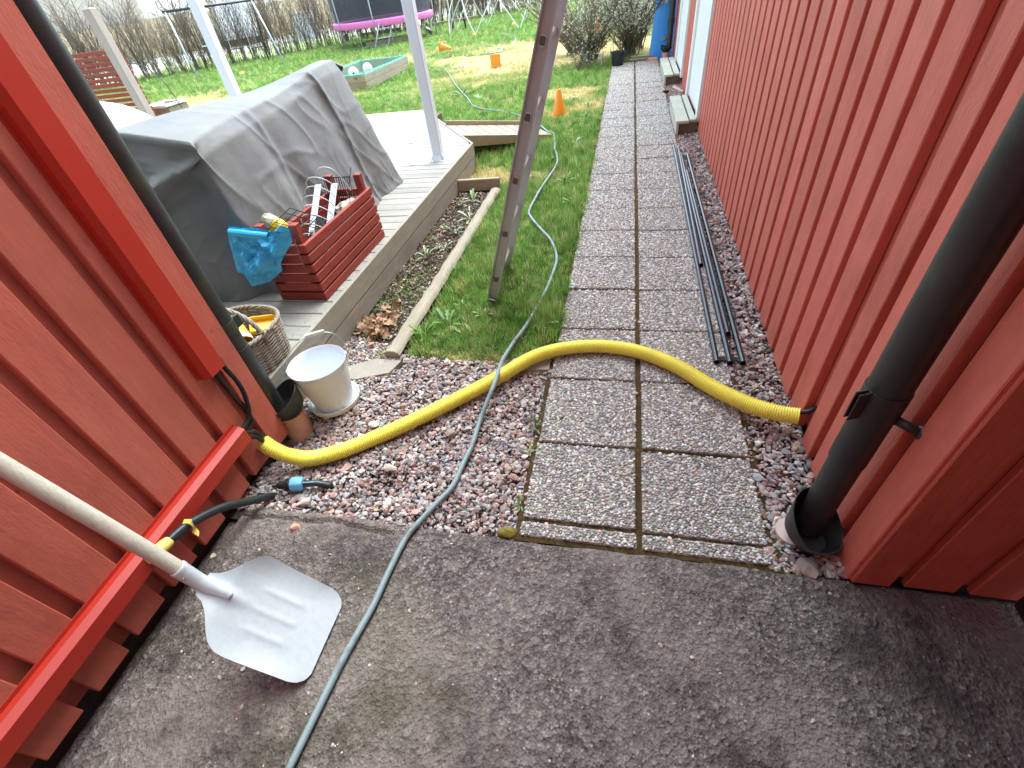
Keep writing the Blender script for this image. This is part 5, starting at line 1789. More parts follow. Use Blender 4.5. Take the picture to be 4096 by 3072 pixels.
# ------------------------------------------------------------------ things on the lawn
M_red_slat = red_paint('screen_red_stain', S(158, 66, 52), (2, 14, 14), 0.6)
M_green_net = pm('green_net_cord', S(28, 120, 100), 0.6, 0.1, 20)
M_teal = pm('teal_net_band', S(70, 178, 158), 0.6, 0.1, 14, 0.3, 60)
M_grey_tube = pm('grey_steel_tube', S(176, 184, 188), 0.4, 0.06, 10, metal=0.4)
M_pale_tube = pm('off_white_tube', S(222, 222, 214), 0.4, 0.04, 10)
M_dark_tube = pm('dark_tube', S(52, 56, 64), 0.45, 0.1, 10)

sc_ = thing('slatted_screen', (-7.3, 6.25, 0), 'red horizontal-slat garden screen behind the pale post', 'screen')
for k in range(18):
    z_ = 0.245 + k * 0.060
    m = MB(); m.add(cbox((-7.42, 6.25 + random.uniform(-.003, .003), z_), (1.88, 0.022, 0.042), 0.003)); m.build('slat', M_red_slat, sc_)
for x_ in (-6.62, -7.5, -8.3):
    m = MB(); m.add(cbox((x_, 6.285, 0.64), (0.045, 0.045, 1.34), 0.003)); m.build('upright', M_red_slat, sc_)
pb = thing('planter_box', (-6.60, 6.62, -0.03), 'small grey wooden planter box with a white top trim beside the red screen', 'planter')
for k in range(4):
    z_ = 0.09 + k * 0.135
    for y_ in (6.42, 6.82):
        m = MB(); m.add(cbox((-6.60, y_, z_), (0.36, 0.024, 0.125), 0.003)); m.build('plank', M_plank_x, pb)
    for x_ in (-6.785, -6.415):
        m = MB(); m.add(cbox((x_, 6.62, z_), (0.024, 0.38, 0.125), 0.003)); m.build('plank', M_plank, pb)
for y_ in (6.42, 6.82):
    m = MB(); m.add(cbox((-6.60, y_, 0.585), (0.42, 0.06, 0.03), 0.003)); m.build('trim', M_white_paint, pb)
for x_ in (-6.785, -6.415):
    m = MB(); m.add(cbox((x_, 6.62, 0.584), (0.06, 0.34, 0.03), 0.003)); m.build('trim', M_white_paint, pb)
m = MB(); m.add(cbox((-6.60, 6.62, 0.50), (0.34, 0.37, 0.04), 0.003)); m.build('soil', M_soil, pb)
m = MB(); m.add(tube(catmull([(-6.35, 6.62, 0.52), (-6.42, 6.6, 0.85), (-6.62, 6.6, 1.05), (-6.9, 6.6, 1.12)], 6), 0.006, 6)); o = m.build('bent_cane', M_dark_tube, smooth=True); tag(o, 'thin bent cane arching out of the planter box', 'cane')

# sandbox with net
SX0, SX1, SY0, SY1 = -6.55, -5.30, 10.45, 12.90
sb = thing('sandbox', ((SX0 + SX1) / 2, (SY0 + SY1) / 2, -0.03), 'low wooden sandbox covered with a green net', 'sandbox')
for k in range(2):
    z_ = 0.045 + k * 0.130
    for y_ in (SY0, SY1):
        m = MB(); m.add(cbox(((SX0 + SX1) / 2, y_, z_), (SX1 - SX0 + 0.05, 0.045, 0.126), 0.004)); m.build('plank', M_plank_x, sb)
    for x_ in (SX0, SX1):
        m = MB(); m.add(cbox((x_, (SY0 + SY1) / 2, z_), (0.045, SY1 - SY0 - 0.048, 0.126), 0.004)); m.build('plank', M_plank, sb)
m = MB()
m.add(grid(24, 24, lambda a, b: (SX0 + (SX1 - SX0) * a, SY0 + (SY1 - SY0) * b, 0.02 + 0.04 * random.random()))); m.build('sand', soil_mat('play_sand', S(150, 128, 96), S(180, 158, 122), S(200, 180, 146), 8), sb, smooth=True)
m = MB()


def netz(x, y):
    ex = min(x - SX0, SX1 - x) / 0.6; ey = min(y - SY0, SY1 - y) / 0.6
    return 0.236 - 0.09 * min(1, ex) * min(1, ey)


for k in range(21):
    x_ = SX0 + (SX1 - SX0) * k / 20; y_ = SY0 + (SY1 - SY0) * k / 20
    m.add(tube([(x_ + 0.01 * math.sin(q), SY0 + (SY1 - SY0) * q / 16, netz(x_, SY0 + (SY1 - SY0) * q / 16)) for q in range(17)], 0.004, 4, caps=False))
    m.add(tube([(SX0 + (SX1 - SX0) * q / 16, y_ + 0.01 * math.sin(q), netz(SX0 + (SX1 - SX0) * q / 16, y_)) for q in range(17)], 0.004, 4, caps=False))
nt_ = m.build('net', M_green_net, sb); tag(nt_, kind='stuff')
for a_, b_ in (((SX0, SY0), (SX1, SY0)), ((SX1, SY0), (SX1, SY1)), ((SX1, SY1), (SX0, SY1)), ((SX0, SY1), (SX0, SY0))):
    m = MB(); m.add(tube([(a_[0] + (b_[0] - a_[0]) * q / 60, a_[1] + (b_[1] - a_[1]) * q / 60, 0.236 + 0.012 * random.random()) for q in range(61)], [0.014 + 0.014 * random.random() for q in range(61)], 7)); m.build('net_band', M_teal, sb, smooth=True)
for i, (x_, y_, r_) in enumerate(((-5.72, 10.85, 0.11), (-5.62, 11.35, 0.105))):
    t = NT('football_%d' % i)
    vo = t.n('ShaderNodeTexVoronoi'); vo.inputs['Scale'].default_value = 11; t.l(t.coords(), vo.inputs['Vector'])
    t.l(t.ramp(vo.outputs['Distance'], [(0.18 if i == 0 else 0.05, S(40, 52, 60)), (0.24 if i == 0 else 0.07, S(226, 228, 224))]), t.b.inputs['Base Color'])
    m = MB(); m.add(sphere((x_, y_, 0.245), r_, 20, 14)); o = m.build('ball', t.mat, smooth=True)
    tag(o, ['white ball with dark patches on the green net', 'plain white ball on the green net'][i], 'ball')


def cone(x, y, z, M, label, sc=1.0):
    c = thing('traffic_cone', (x, y, z), label, 'cone', 'orange plastic cones')
    Mt_ = np.array(M) * sc
    m = MB(); m.add(lathe([(0.098, 0.0), (0.098, 0.010), (0.088, 0.016), (0.026, 0.290), (0.020, 0.298), (0.0125, 0.300), (0.0125, 0.29), (0.018, 0.286), (0.078, 0.018), (0.09, 0.0)], 28, (x, y, z), Mt_)); m.build('cone', M_orange, c, smooth=True, auto=40)
    m = MB(); V, F = cbox((0, 0, 0.006), (0.215, 0.215, 0.010), 0.003); m.add((np.array(V) @ Mt_.T + np.array([x, y, z]), F)); m.build('base', M_orange, c)
    return c


I3 = np.eye(3)
p = G(2238, 458, 0.0); cone(p[0], p[1], -0.02, I3, 'orange traffic cone standing upright in the grass by the path', 1.04)


def lay(d, up=(0, 0, 1)):
    a = axes(d, up); return np.array([a[:, 0], a[:, 2] * -1, a[:, 1]]).T


p = G(1780, 200, 0.0); cone(p[0] - 0.1, p[1], 0.085, lay((0.93, -0.3, -0.18)), 'orange cone lying on its side with its mouth turned left', 1.15)
p = G(1988, 262, 0.0); cone(p[0], p[1] - 0.1, 0.10, lay((0.05, 1.0, -0.12)), 'orange cone lying with its square base towards the deck', 1.05)
p = G(2255, 162, 0.0); cone(p[0], p[1], -0.02, I3, 'orange cone half hidden at the left edge of the bush', 1.6)
p = G(2392, 134, 0.0); cone(p[0], p[1], -0.02, I3, 'orange cone behind the middle of the bush', 1.2)
for u, v, lab in ((967, 294, 'flat orange marker disc in the grass near the swing set'), (1897, 140, 'flat orange marker disc at the foot of the climbing dome'), (2055, 96, 'flat orange marker disc beyond the climbing dome')):
    p = G(u, v, 0.0)
    m = MB(); m.add(lathe([(0.10, 0), (0.10, 0.012), (0.05, 0.06), (0.03, 0.062), (0.03, 0.05), (0.09, 0.0)], 20, (p[0], p[1], -0.015))); o = m.build('marker_disc', M_orange, smooth=True, auto=40); tag(o, lab, 'marker', 'orange marker discs')
a_, b_ = G(1400 + 800 / 2.765, 498 / 2.765, 0.0), G(1400 + 980 / 2.765, 482 / 2.765, 0.0)
m = MB(); m.add(tube([a_ + [0, 0, .01], b_ + [0, 0, .012]], 0.016, 8)); o = m.build('green_stick', pm('lime_plastic', S(130, 214, 90), 0.5, 0.05), smooth=True); tag(o, 'lime green plastic stick lying on the straw-coloured grass', 'stick')
pts = [G(1400 + a / 2.765, b / 2.765, 0.02) for a, b in [(1460, 600), (1560, 590), (1650, 570), (1670, 545), (1640, 535), (1560, 560), (1500, 595), (1600, 585), (1680, 560), (1700, 500)]]
pts += [pts[-1] + np.array([0.0, 0.1, 0.22]), pts[-1] + np.array([0.3, 0.2, 0.12]), G(1400 + 1770 / 2.765, 545 / 2.765, 0.02)]
m = MB(); m.add(tube(catmull(pts, 6), 0.012, 7)); o = m.build('cord_coil', M_hose, smooth=True); tag(o, 'dark looped cord left on the lawn near the lying cones', 'cord')

# trampoline
TC = np.array([-9.28, 21.15]); TRD = 1.90; TZ = 0.72
tp_ = thing('trampoline', (TC[0], TC[1], -0.03), 'trampoline with a pink pad and a dark safety net', 'trampoline')
M_pink = pm('pink_pad', S(242, 128, 200), 0.5, 0.06, 7, 0.25, 14)
M_mesh = pm('dark_net_fabric', S(58, 60, 70), 0.8, 0.1, 20)
m = MB(); m.add(lathe([(TRD + 0.0, TZ - 0.15), (TRD + 0.035, TZ - 0.10), (TRD + 0.03, TZ + 0.02), (TRD - 0.05, TZ + 0.045), (TRD - 0.28, TZ + 0.035), (TRD - 0.28, TZ + 0.01)], 72, (TC[0], TC[1], 0))); m.build('pad', M_pink, tp_, smooth=True, auto=50)
m = MB(); m.add(lathe([(0.001, TZ + 0.0), (TRD - 0.27, TZ + 0.005)], 48, (TC[0], TC[1], 0))); m.build('mat', M_mesh, tp_)
seg = 96
V = []
for z_ in (TZ + 0.04, TZ + 0.6, 2.4):
    for j in range(seg):
        r_ = TRD - 0.14 + 0.05 * abs(math.sin(j * 4 * math.pi / seg))
        V.append((TC[0] + r_ * math.cos(2 * math.pi * j / seg), TC[1] + r_ * math.sin(2 * math.pi * j / seg), z_))
F = [(i * seg + j, i * seg + (j + 1) % seg, (i + 1) * seg + (j + 1) % seg, (i + 1) * seg + j) for i in range(2) for j in range(seg) if j not in (54, 55)]
t = NT('safety_net')
tr = t.n('ShaderNodeBsdfTransparent'); mx = t.n('ShaderNodeMixShader'); mx.inputs[0].default_value = 0.80
t.b.inputs['Base Color'].default_value = S(62, 64, 72); t.b.inputs['Roughness'].default_value = 0.8
t.l(tr.outputs[0], mx.inputs[1]); t.l(t.b.outputs[0], mx.inputs[2]); t.l(mx.outputs[0], t.t.nodes['Material Output'].inputs['Surface'])
m = MB(); m.add((V, F)); m.build('safety_net', t.mat, tp_, smooth=True)
for k in range(8):
    a = 2 * math.pi * (k + 0.28) / 8
    x_, y_ = TC[0] + (TRD + 0.04) * math.cos(a), TC[1] + (TRD + 0.04) * math.sin(a)
    m = MB(); m.add(tube([(x_, y_, -0.03), (x_, y_, TZ + 0.1), (x_ + 0.03 * math.cos(a), y_ + 0.03 * math.sin(a), 2.4)], 0.021, 8)); m.build('pole', M_grey_tube, tp_, smooth=True)
for k in range(4):
    a = 2 * math.pi * (k + 0.1) / 4
    c0_ = np.array([TC[0] + 1.75 * math.cos(a - 0.35), TC[1] + 1.75 * math.sin(a - 0.35)]); c1_ = np.array([TC[0] + 1.75 * math.cos(a + 0.35), TC[1] + 1.75 * math.sin(a + 0.35)])
    m = MB(); m.add(tube([(*c0_, TZ - 0.05), (*c0_, 0.02), (*c1_, 0.02), (*c1_, TZ - 0.05)], 0.02, 8)); m.build('leg', M_grey_tube, tp_, smooth=True)
lx = G(1500, 195, 0.0); lx2 = G(1553, 185, 0.0)
tl_ = thing('trampoline_ladder', tuple((lx + lx2) / 2), 'thin grey ladder leaning on the trampoline edge', 'ladder')
for q in (lx, lx2):
    m = MB(); m.add(tube([q + [0, 0, -.02], np.array([q[0] * .98 - .03, q[1] + 0.55, TZ - .02])], 0.017, 7)); m.build('rail', M_grey_tube, tl_, smooth=True)
for f_ in (0.35, 0.7):
    A_ = lx + (np.array([lx[0] * .98 - .03, lx[1] + 0.55, TZ]) - lx) * f_; B_ = lx2 + (np.array([lx2[0] * .98 - .03, lx2[1] + 0.55, TZ]) - lx2) * f_
    m = MB(); m.add(tube([A_, B_], 0.015, 7)); m.build('rung', M_grey_tube, tl_, smooth=True)
for (a, b), lab, mt in ((((1467, 188), (1642, 160)), 'pale thick plank lying on the grass in front of the trampoline', M_plank_x), (((1440, 150), (1602, 124)), 'dark plank lying under the trampoline', M_dark_wood), (((1700, 120), (1733, 140)), 'grey plank lying at the right foot of the trampoline', M_plank)):
    A_, B_ = G(*a, 0.0), G(*b, 0.0); A_[2] = B_[2] = 0.055
    m = MB(); m.add(beam(A_, B_, 0.09, 0.17, 0.006)); o = m.build('plank', mt); tag(o, lab, 'plank', 'planks around the trampoline')

# swing set
sw = thing('swing_set', (-13.4, 17.2, -0.03), 'grey tubular swing set in front of the bare hedge', 'swing set')
bl, br_ = np.array([-14.42, 16.25, 1.74]), np.array([-12.55, 18.15, 1.74])
m = MB(); m.add(tube([bl + (bl - br_) * 0.03, br_ + (br_ - bl) * 0.03], 0.034, 10)); m.build('top_bar', M_dark_tube, sw, smooth=True)
for e, f1, f2 in ((bl, (-13.80, 15.61), (-14.98, 16.90)), (br_, (-11.65, 17.42), (-13.30, 18.95))):
    m = MB(); m.add(tube([e, (f1[0], f1[1], -0.02)], 0.028, 9)); m.build('leg', M_grey_tube, sw, smooth=True)
    m = MB(); m.add(tube([e, (f2[0], f2[1], -0.02)], 0.024, 9)); m.build('leg', M_dark_tube, sw, smooth=True)
for f_, lab, zz in ((0.30, 'pale', 0.75), (0.62, 'dark', 0.56), (0.86, 'dark', 0.50)):
    c_ = bl + (br_ - bl) * f_
    dd_ = (br_ - bl) / np.linalg.norm(br_ - bl) * 0.2
    seat = MB(); seat.add(beam(c_ - dd_ - [0, 0, 1.74 - zz], c_ + dd_ - [0, 0, 1.74 - zz], 0.16, 0.03, 0.006)); so_ = seat.build('swing_seat', M_grey_tube if lab == 'pale' else M_dark_tube, sw)
    for s_ in (-1, 1):
        m = MB(); m.add(tube([c_ + dd_ * s_, c_ + dd_ * s_ - [0, 0, 1.74 - zz]], 0.010, 6)); m.build('rope', M_grey_tube if s_ < 0 else M_dark_tube, so_)

# climbing dome
cd_ = thing('climbing_dome', (-4.6, 21.6, -0.03), 'off-white tubular climbing dome on the lawn beside the trampoline', 'climbing dome')
CD = np.array([-4.75, 21.55]); nF = 8
feet = [CD + 2.05 * np.array([math.cos(a), math.sin(a)]) for a in [2 * math.pi * (k + 0.02) / nF - 1.86 for k in range(nF)]]
mid = [CD + 1.72 * np.array([math.cos(a), math.sin(a)]) for a in [2 * math.pi * (k + 0.52) / nF - 1.86 for k in range(nF)]]
for k in range(nF):
    for q in (k, (k - 1) % nF):
        A_, B_ = np.append(feet[k], -0.02), np.append(mid[q], 1.05)
        M_ = (A_ + B_) / 2; M_[:2] = CD + (M_[:2] - CD) * 1.05
        m = MB(); m.add(tube(catmull([A_, M_, B_], 5), 0.018, 8)); m.build('strut', M_pale_tube, cd_, smooth=True)
    A_, B_ = np.append(mid[k], 1.05), np.append(mid[(k + 1) % nF], 1.05)
    m = MB(); m.add(tube([A_, B_], 0.022, 8)); m.build('strut', M_pale_tube, cd_, smooth=True)
    m = MB(); m.add(tube([A_, np.append(CD + (mid[k] - CD) * 0.15, 1.75)], 0.022, 8)); m.build('strut', M_pale_tube, cd_, smooth=True)

# bench swing
bs = thing('bench_swing', (-6.75, 22.6, -0.03), 'dark A-frame with a light cross plank between the trampoline and the dome', 'play frame')
for dx, mt in ((0.0, M_dark_tube), (-0.75, M_pale_tube)):
    for s_ in (-1, 1):
        m = MB(); m.add(tube([(-6.75 + dx + 0.28 * s_, 22.6 + 0.6 * (dx < 0), -0.02), (-6.75 + dx * 0.9 + 0.04 * s_, 22.75 + 0.6 * (dx < 0), 1.9)], 0.035, 8)); m.build('leg', mt, bs, smooth=True)
m = MB(); m.add(beam((-7.65, 22.45, 0.30), (-5.95, 22.75, 0.36), 0.12, 0.05, 0.006)); m.build('plank_seat', M_plank_x, bs)

# ------------------------------------------------------------------ things at the far end of the path
# upright blue plastic panel with a curved edge
M_bluep = pm('blue_moulded_plastic', S(58, 148, 224), 0.4, 0.06, 3, 0.05, 30, objvar=0)
yB = 10.66
prof = []
H_ = 1.95
nz, nxq = 40, 14


def bpt(a, b):
    z = -0.02 + H_ * b
    xl = 0.365 + 0.075 * (b * H_ / 0.86) ** 1.15 * 0.85 if b < 0.8 else 0.365 + 0.075 * (0.8 * H_ / .86) ** 1.15 * .85 + 0.35 * ((b - 0.8) / 0.2) ** 2
    xr = 0.80 - 0.02 * b - (0.25 * ((b - 0.8) / 0.2) ** 2 if b > 0.8 else 0)
    x = xl + (xr - xl) * a
    y = yB + 0.05 - 0.055 * math.sin(math.pi * min(1, max(0, a))) ** 0.5
    return (x, y, z)


m = MB(); V, F = grid(nxq, nz, bpt); V = np.array(V); V2 = V + np.array([0, 0.05, 0]); n_ = len(V)
edge = [i for i in range(nxq)] + [j * nxq + nxq - 1 for j in range(1, nz)] + [(nz - 1) * nxq + i for i in range(nxq - 2, -1, -1)] + [j * nxq for j in range(nz - 2, 0, -1)]
m.add((np.concatenate([V, V2]), F + [tuple(j + n_ for j in q[::-1]) for q in F] + [(edge[(i + 1) % len(edge)], edge[i], edge[i] + n_, edge[(i + 1) % len(edge)] + n_) for i in range(len(edge))]))
bp = thing('blue_panel', (0.58, yB, -0.02), 'tall blue moulded plastic slide leaning upright at the end of the house wall', 'slide')
m.build('shell', M_bluep, bp, smooth=True, auto=40)
for x_, z_ in ((0.605, 0.30), (0.59, 0.815)):
    m = MB(); V, F = lathe([(0.0001, 0.004), (0.018, 0.004), (0.018, 0.010), (0.034, 0.010), (0.036, 0.004), (0.036, 0.0)], 18, (x_, yB - 0.012, z_), np.array([[1, 0, 0], [0, 0, -1], [0, 1, 0]])); m.add((V, F)); m.build('bolt', M_zinc, bp, smooth=True, auto=40)
for i, (x_, y_, L_, r_, lab) in enumerate(((0.02, 10.62, 0.44, 0.05, 'lowest weathered plank of the little pile at the path end'), (0.05, 10.74, 0.50, -0.02, 'upper weathered plank of the little pile at the path end'))):
    m = MB(); m.add(beam((x_, y_, 0.02 + 0.03 * i), (x_ + L_, y_ + r_, 0.02 + 0.03 * i), 0.11, 0.028, 0.004)); o = m.build('plank', M_plank_x); tag(o, lab, 'plank')
m = MB(); m.add(cbox((0.43, 10.50, 0.018), (0.17, 0.085, 0.05), 0.005, axes((0.1, 1, 0)))); o = m.build('brick', M_terracotta); tag(o, 'pale clay brick lying in front of the blue slide', 'brick')
a_, b_ = G(2048 + 1305 / 2.16, 800 / 2.16, 0.0), G(2048 + 1350 / 2.16, 793 / 2.16, 0.0)
m = MB(); m.add(beam(a_ + [0, 0, .012], b_ + [0, 0, .012], 0.06, 0.025, 0.004)); o = m.build('black_offcut', M_black_plastic); tag(o, 'short black plastic offcut on the edge of the paving', 'offcut')
a_, b_ = G(2048 + 1395 / 2.16, 760 / 2.16, 0.0), G(2048 + 1480 / 2.16, 805 / 2.16, 0.0)
m = MB(); m.add(tube([a_ + [0, 0, .012], b_ + [0, 0, .012]], 0.018, 10)); o = m.build('clay_rod', M_terracotta, smooth=True, auto=40); tag(o, 'slim pinkish rod lying on the gravel between the two steps', 'rod')
pp_ = G(2048 + 912 / 2.16, 565 / 2.16, 0.0)
m = MB(); m.add(lathe([(0.0001, 0.0), (0.095, 0.0), (0.120, 0.20), (0.128, 0.20), (0.128, 0.222), (0.118, 0.222), (0.114, 0.19), (0.10, 0.15), (0.0001, 0.15)], 28, (pp_[0], pp_[1], -0.01))); o = m.build('plant_pot', pm('dark_green_pot', S(26, 38, 40), 0.5, 0.1), smooth=True, auto=40); tag(o, 'dark round plant pot at the end of the paved path', 'pot')
p = G(2405, 258, 0.0)
m = MB(); m.add(tube([(p[0], p[1], -0.02), (p[0], p[1], 0.10)], 0.008, 8)); m.add(lathe([(0.0001, 0.10), (0.03, 0.10), (0.036, 0.13), (0.03, 0.17), (0.0001, 0.18)], 14, (p[0], p[1], 0))); o = m.build('garden_light', M_white_plastic, smooth=True, auto=40); tag(o, 'small white garden light on a stake beside the pot', 'garden light')

# ------------------------------------------------------------------ beyond the hedge: road, van, cabinet, houses
HL = np.array([(-30.0, 3.0), (-24.0, 9.9), (-17.4, 16.8), (-12.4, 22.2), (-7.7, 29.0), (-2.0, 36.0), (8.0, 47.0)])
nrm = np.array([-0.75, 0.66])
mb = MB()
V = []
for p in HL: V += [(*(p + nrm * 0.7), -0.015), (*(p + nrm * 13.0), 0.10)]
F = [(2 * i, 2 * i + 2, 2 * i + 3, 2 * i + 1) for i in range(len(HL) - 1)]
mb.add((V, F)); o = mb.build('road', M_road, origin=(-20, 25, 0)); tag(o, 'pale gravel road behind the bare hedge', 'road', kind='structure')
M_bank = soil_mat('dry_bank', S(120, 108, 84), S(150, 138, 108), S(176, 164, 134), 2)
mb = MB(); V = []
for p in HL:
    for d_, z_ in ((12.6, 0.05), (15, 0.9), (19, 1.5), (30, 1.9)): V.append((*(p + nrm * d_), z_))
F = [(4 * i + k, 4 * i + 4 + k, 4 * i + 5 + k, 4 * i + 1 + k) for i in range(len(HL) - 1) for k in range(3)]
mb.add((V, F)); o = mb.build('bank', M_bank, smooth=True, origin=(-28, 30, 0)); tag(o, 'dry grassy bank on the far side of the road', 'bank', kind='structure')


def house(c, yaw, L_, D_, H_, wallc, label):
    h = thing('house', (c[0], c[1], c[2]), label, 'house', 'pale houses beyond the road')
    R_ = np.array([[math.cos(yaw), -math.sin(yaw), 0], [math.sin(yaw), math.cos(yaw), 0], [0, 0, 1]])
    cc = np.array(c)
    def put(name, off, size, mt, par=h): 
        m = MB(); m.add(cbox(cc + R_ @ np.array(off), size, 0.01, R_)); return m.build(name, mt, par)
    put('wall', (0, 0, H_ / 2), (L_, D_, H_), wallc)
    m = MB()
    V = [(-L_ / 2 - .4, -D_ / 2 - .4, H_), (L_ / 2 + .4, -D_ / 2 - .4, H_), (L_ / 2 + .4, D_ / 2 + .4, H_), (-L_ / 2 - .4, D_ / 2 + .4, H_), (-L_ / 2 - .4, 0, H_ + 2.4), (L_ / 2 + .4, 0, H_ + 2.4)]
    m.add(([cc + R_ @ np.array(v) for v in V], [(0, 1, 5, 4), (2, 3, 4, 5), (0, 4, 3), (1, 2, 5), (3, 2, 1, 0)])); m.build('roof', M_roof, h)
    for k in range(4):
        w = put('window', (-L_ / 2 + (k + 0.5) * L_ / 4, -D_ / 2 - 0.01, H_ * 0.55), (1.2, 0.06, 1.2), M_white_paint)
        put('pane', (-L_ / 2 + (k + 0.5) * L_ / 4, -D_ / 2 - 0.035, H_ * 0.55), (1.0, 0.04, 1.0), pm('window_glass', S(60, 70, 78), 0.1, 0.05), w)


M_rend = pm('pale_render', S(214, 208, 196), 0.9, 0.05, 2)
M_rend2 = pm('white_panel_wall', S(222, 224, 224), 0.8, 0.04, 2)
house((-43.5, 41.0, 1.3), -0.86 + math.pi / 2 * 0 + 0.0, 15, 8, 3.2, M_rend, 'long pale rendered house beyond the road above the swing set')
house((-54.0, 26.0, 1.3), -0.86, 14, 8, 3.2, M_rend2, 'white panelled house beyond the road at the far left')

# parked white van behind the hedge
vc = np.array([-22.6, 30.2, 0.05])
va = math.atan2(0.75, -0.66)
R_ = np.array([[math.cos(va), -math.sin(va), 0], [math.sin(va), math.cos(va), 0], [0, 0, 1]])
vn = thing('white_van', tuple(vc), 'white van parked on the road behind the bare hedge', 'van')
side = [(-2.4, 0.35), (2.35, 0.35), (2.45, 0.75), (2.3, 1.05), (1.45, 1.22), (0.95, 1.95), (-2.35, 1.98), (-2.45, 1.2)]
m = MB(); n_ = len(side)
V = [vc + R_ @ np.array([x_, s_ * 0.92 * (1 if z_ < 1.3 else 0.93), z_]) for s_ in (-1, 1) for x_, z_ in side]
m.add((V, [tuple(range(n_)), tuple(range(n_, 2 * n_))[::-1]] + [((i + 1) % n_, i, n_ + i, n_ + (i + 1) % n_) for i in range(n_)])); m.build('body', pm('white_van_paint', S(226, 228, 230), 0.25, 0.02, 2, coat=0.4), vn)
M_glass = pm('dark_car_glass', S(30, 36, 40), 0.08, 0.05)
for s_ in (-1, 1):
    m = MB(); V = [vc + R_ @ np.array([x_, s_ * 0.905, z_]) for x_, z_ in ((1.30, 1.25), (0.92, 1.82), (0.2, 1.82), (0.2, 1.25))]; V += [p - R_ @ np.array([0, s_ * 0.02, 0]) for p in V]
    m.add((V, [(0, 1, 2, 3), (7, 6, 5, 4), (0, 4, 5, 1), (1, 5, 6, 2), (2, 6, 7, 3), (3, 7, 4, 0)])); m.build('side_window', M_glass, vn)
    for x_ in (-1.55, 1.55):
        Mw = R_ @ np.array([[1, 0, 0], [0, 0, s_], [0, 1, 0]])
        w = MB(); w.add(lathe([(0.0001, -0.1), (0.33, -0.1), (0.33, 0.09), (0.24, 0.11), (0.2, 0.1), (0.0001, 0.1)], 20, vc + R_ @ np.array([x_, s_ * 0.86, 0.33]), Mw)); w.build('wheel', M_black_plastic, vn, smooth=True, auto=40)
    m = MB(); m.add(cbox(vc + R_ @ np.array([2.42, s_ * 0.7, 0.82]), (0.06, 0.24, 0.16), 0.02, R_)); m.build('headlight', M_white_plastic, vn)
V = [vc + R_ @ np.array([x_, y_, z_]) for x_, y_, z_ in ((1.47, -0.78, 1.26), (1.47, 0.78, 1.26), (1.02, 0.74, 1.88), (1.02, -0.74, 1.88))]; V += [p - R_ @ np.array([0.03, 0, 0.02]) for p in V]
m = MB(); m.add(([p + R_ @ np.array([0.012, 0, 0.01]) for p in V], [(0, 1, 2, 3), (7, 6, 5, 4), (0, 4, 5, 1), (1, 5, 6, 2), (2, 6, 7, 3), (3, 7, 4, 0)])); m.build('windscreen', M_glass, vn)

cb = G(1240, 160, 0.0)
ct = thing('utility_cabinet', (cb[0], cb[1], 0), 'pale grey utility cabinet behind the hedge beside the trampoline', 'cabinet')
R2 = np.array([[0.68, -0.73, 0], [0.73, 0.68, 0], [0, 0, 1.0]])
m = MB(); m.add(cbox(np.array([cb[0], cb[1], 0.55]), (1.05, 0.45, 1.1), 0.02, R2)); m.build('body', pm('light_grey_cabinet', S(196, 206, 208), 0.5, 0.04, 4), ct)
m = MB(); m.add(cbox(np.array([cb[0], cb[1], 1.12]), (1.12, 0.52, 0.05), 0.01, R2)); m.build('lid', M_grey_tube, ct)
for s_ in (-0.26, 0.26):
    m = MB(); m.add(cbox(np.array([cb[0], cb[1], 0.57]) + R2 @ np.array([s_, -0.235, 0]), (0.48, 0.02, 0.95), 0.005, R2)); m.build('door', pm('cabinet_door', S(204, 213, 214), 0.5, 0.03, 4), ct)

# ------------------------------------------------------------------ vegetation
M_bark = pm('grey_brown_twig_bark', S(136, 122, 108), 0.9, 0.2, 20)
M_bark_d = pm('dark_branch_bark', S(112, 98, 86), 0.9, 0.2, 20)


def twig_bush(m, base, h, nst, spread, rng, r0=0.014, kids=7, seg=4, up=0.75, lean=(0, 0)):
    """multi-stemmed bare shrub; tubes added to m; returns outer twig points"""
    outp = []
    for s_ in range(nst):
        a = rng.uniform(0, 6.28); sp = spread * rng.uniform(0.3, 1.0)
        b = np.array([base[0] + rng.normal(0, 0.07), base[1] + rng.normal(0, 0.07), base[2] - 0.03])
        top = b + np.array([math.cos(a) * sp + lean[0], math.sin(a) * sp + lean[1], h * rng.uniform(0.7, 1.05)])
        mid1 = b + (top - b) * 0.33 + np.array([rng.normal(0, 0.04), rng.normal(0, 0.04), 0]) - np.array([math.cos(a), math.sin(a), 0]) * sp * 0.10
        mid2 = b + (top - b) * 0.66 + np.array([rng.normal(0, 0.05), rng.normal(0, 0.05), 0])
        pts = catmull([b, mid1, mid2, top], 2)
        n_ = len(pts)
        m.add(tube(pts, np.linspace(r0, r0 * 0.25, n_), seg, caps=False))
        outp.append(top)
        for k in range(kids):
            f_ = rng.uniform(0.15, 0.95)
            i = min(n_ - 2, int(f_ * (n_ - 1)))
            q = pts[i] + (pts[i + 1] - pts[i]) * (f_ * (n_ - 1) - i)
            L_ = h * rng.uniform(0.14, 0.34) * (1.1 - 0.5 * f_)
            aa = a + rng.normal(0, 1.1)
            e = q + np.array([math.cos(aa) * L_ * (1 - up * 0.6), math.sin(aa) * L_ * (1 - up * 0.6), L_ * up])
            mm = (q + e) / 2 + rng.normal(0, 0.015, 3)
            m.add(tube([q, mm, e], [r0 * 0.36, r0 * 0.26, r0 * 0.12], 3, caps=False))
            outp += [mm, e]
    return outp


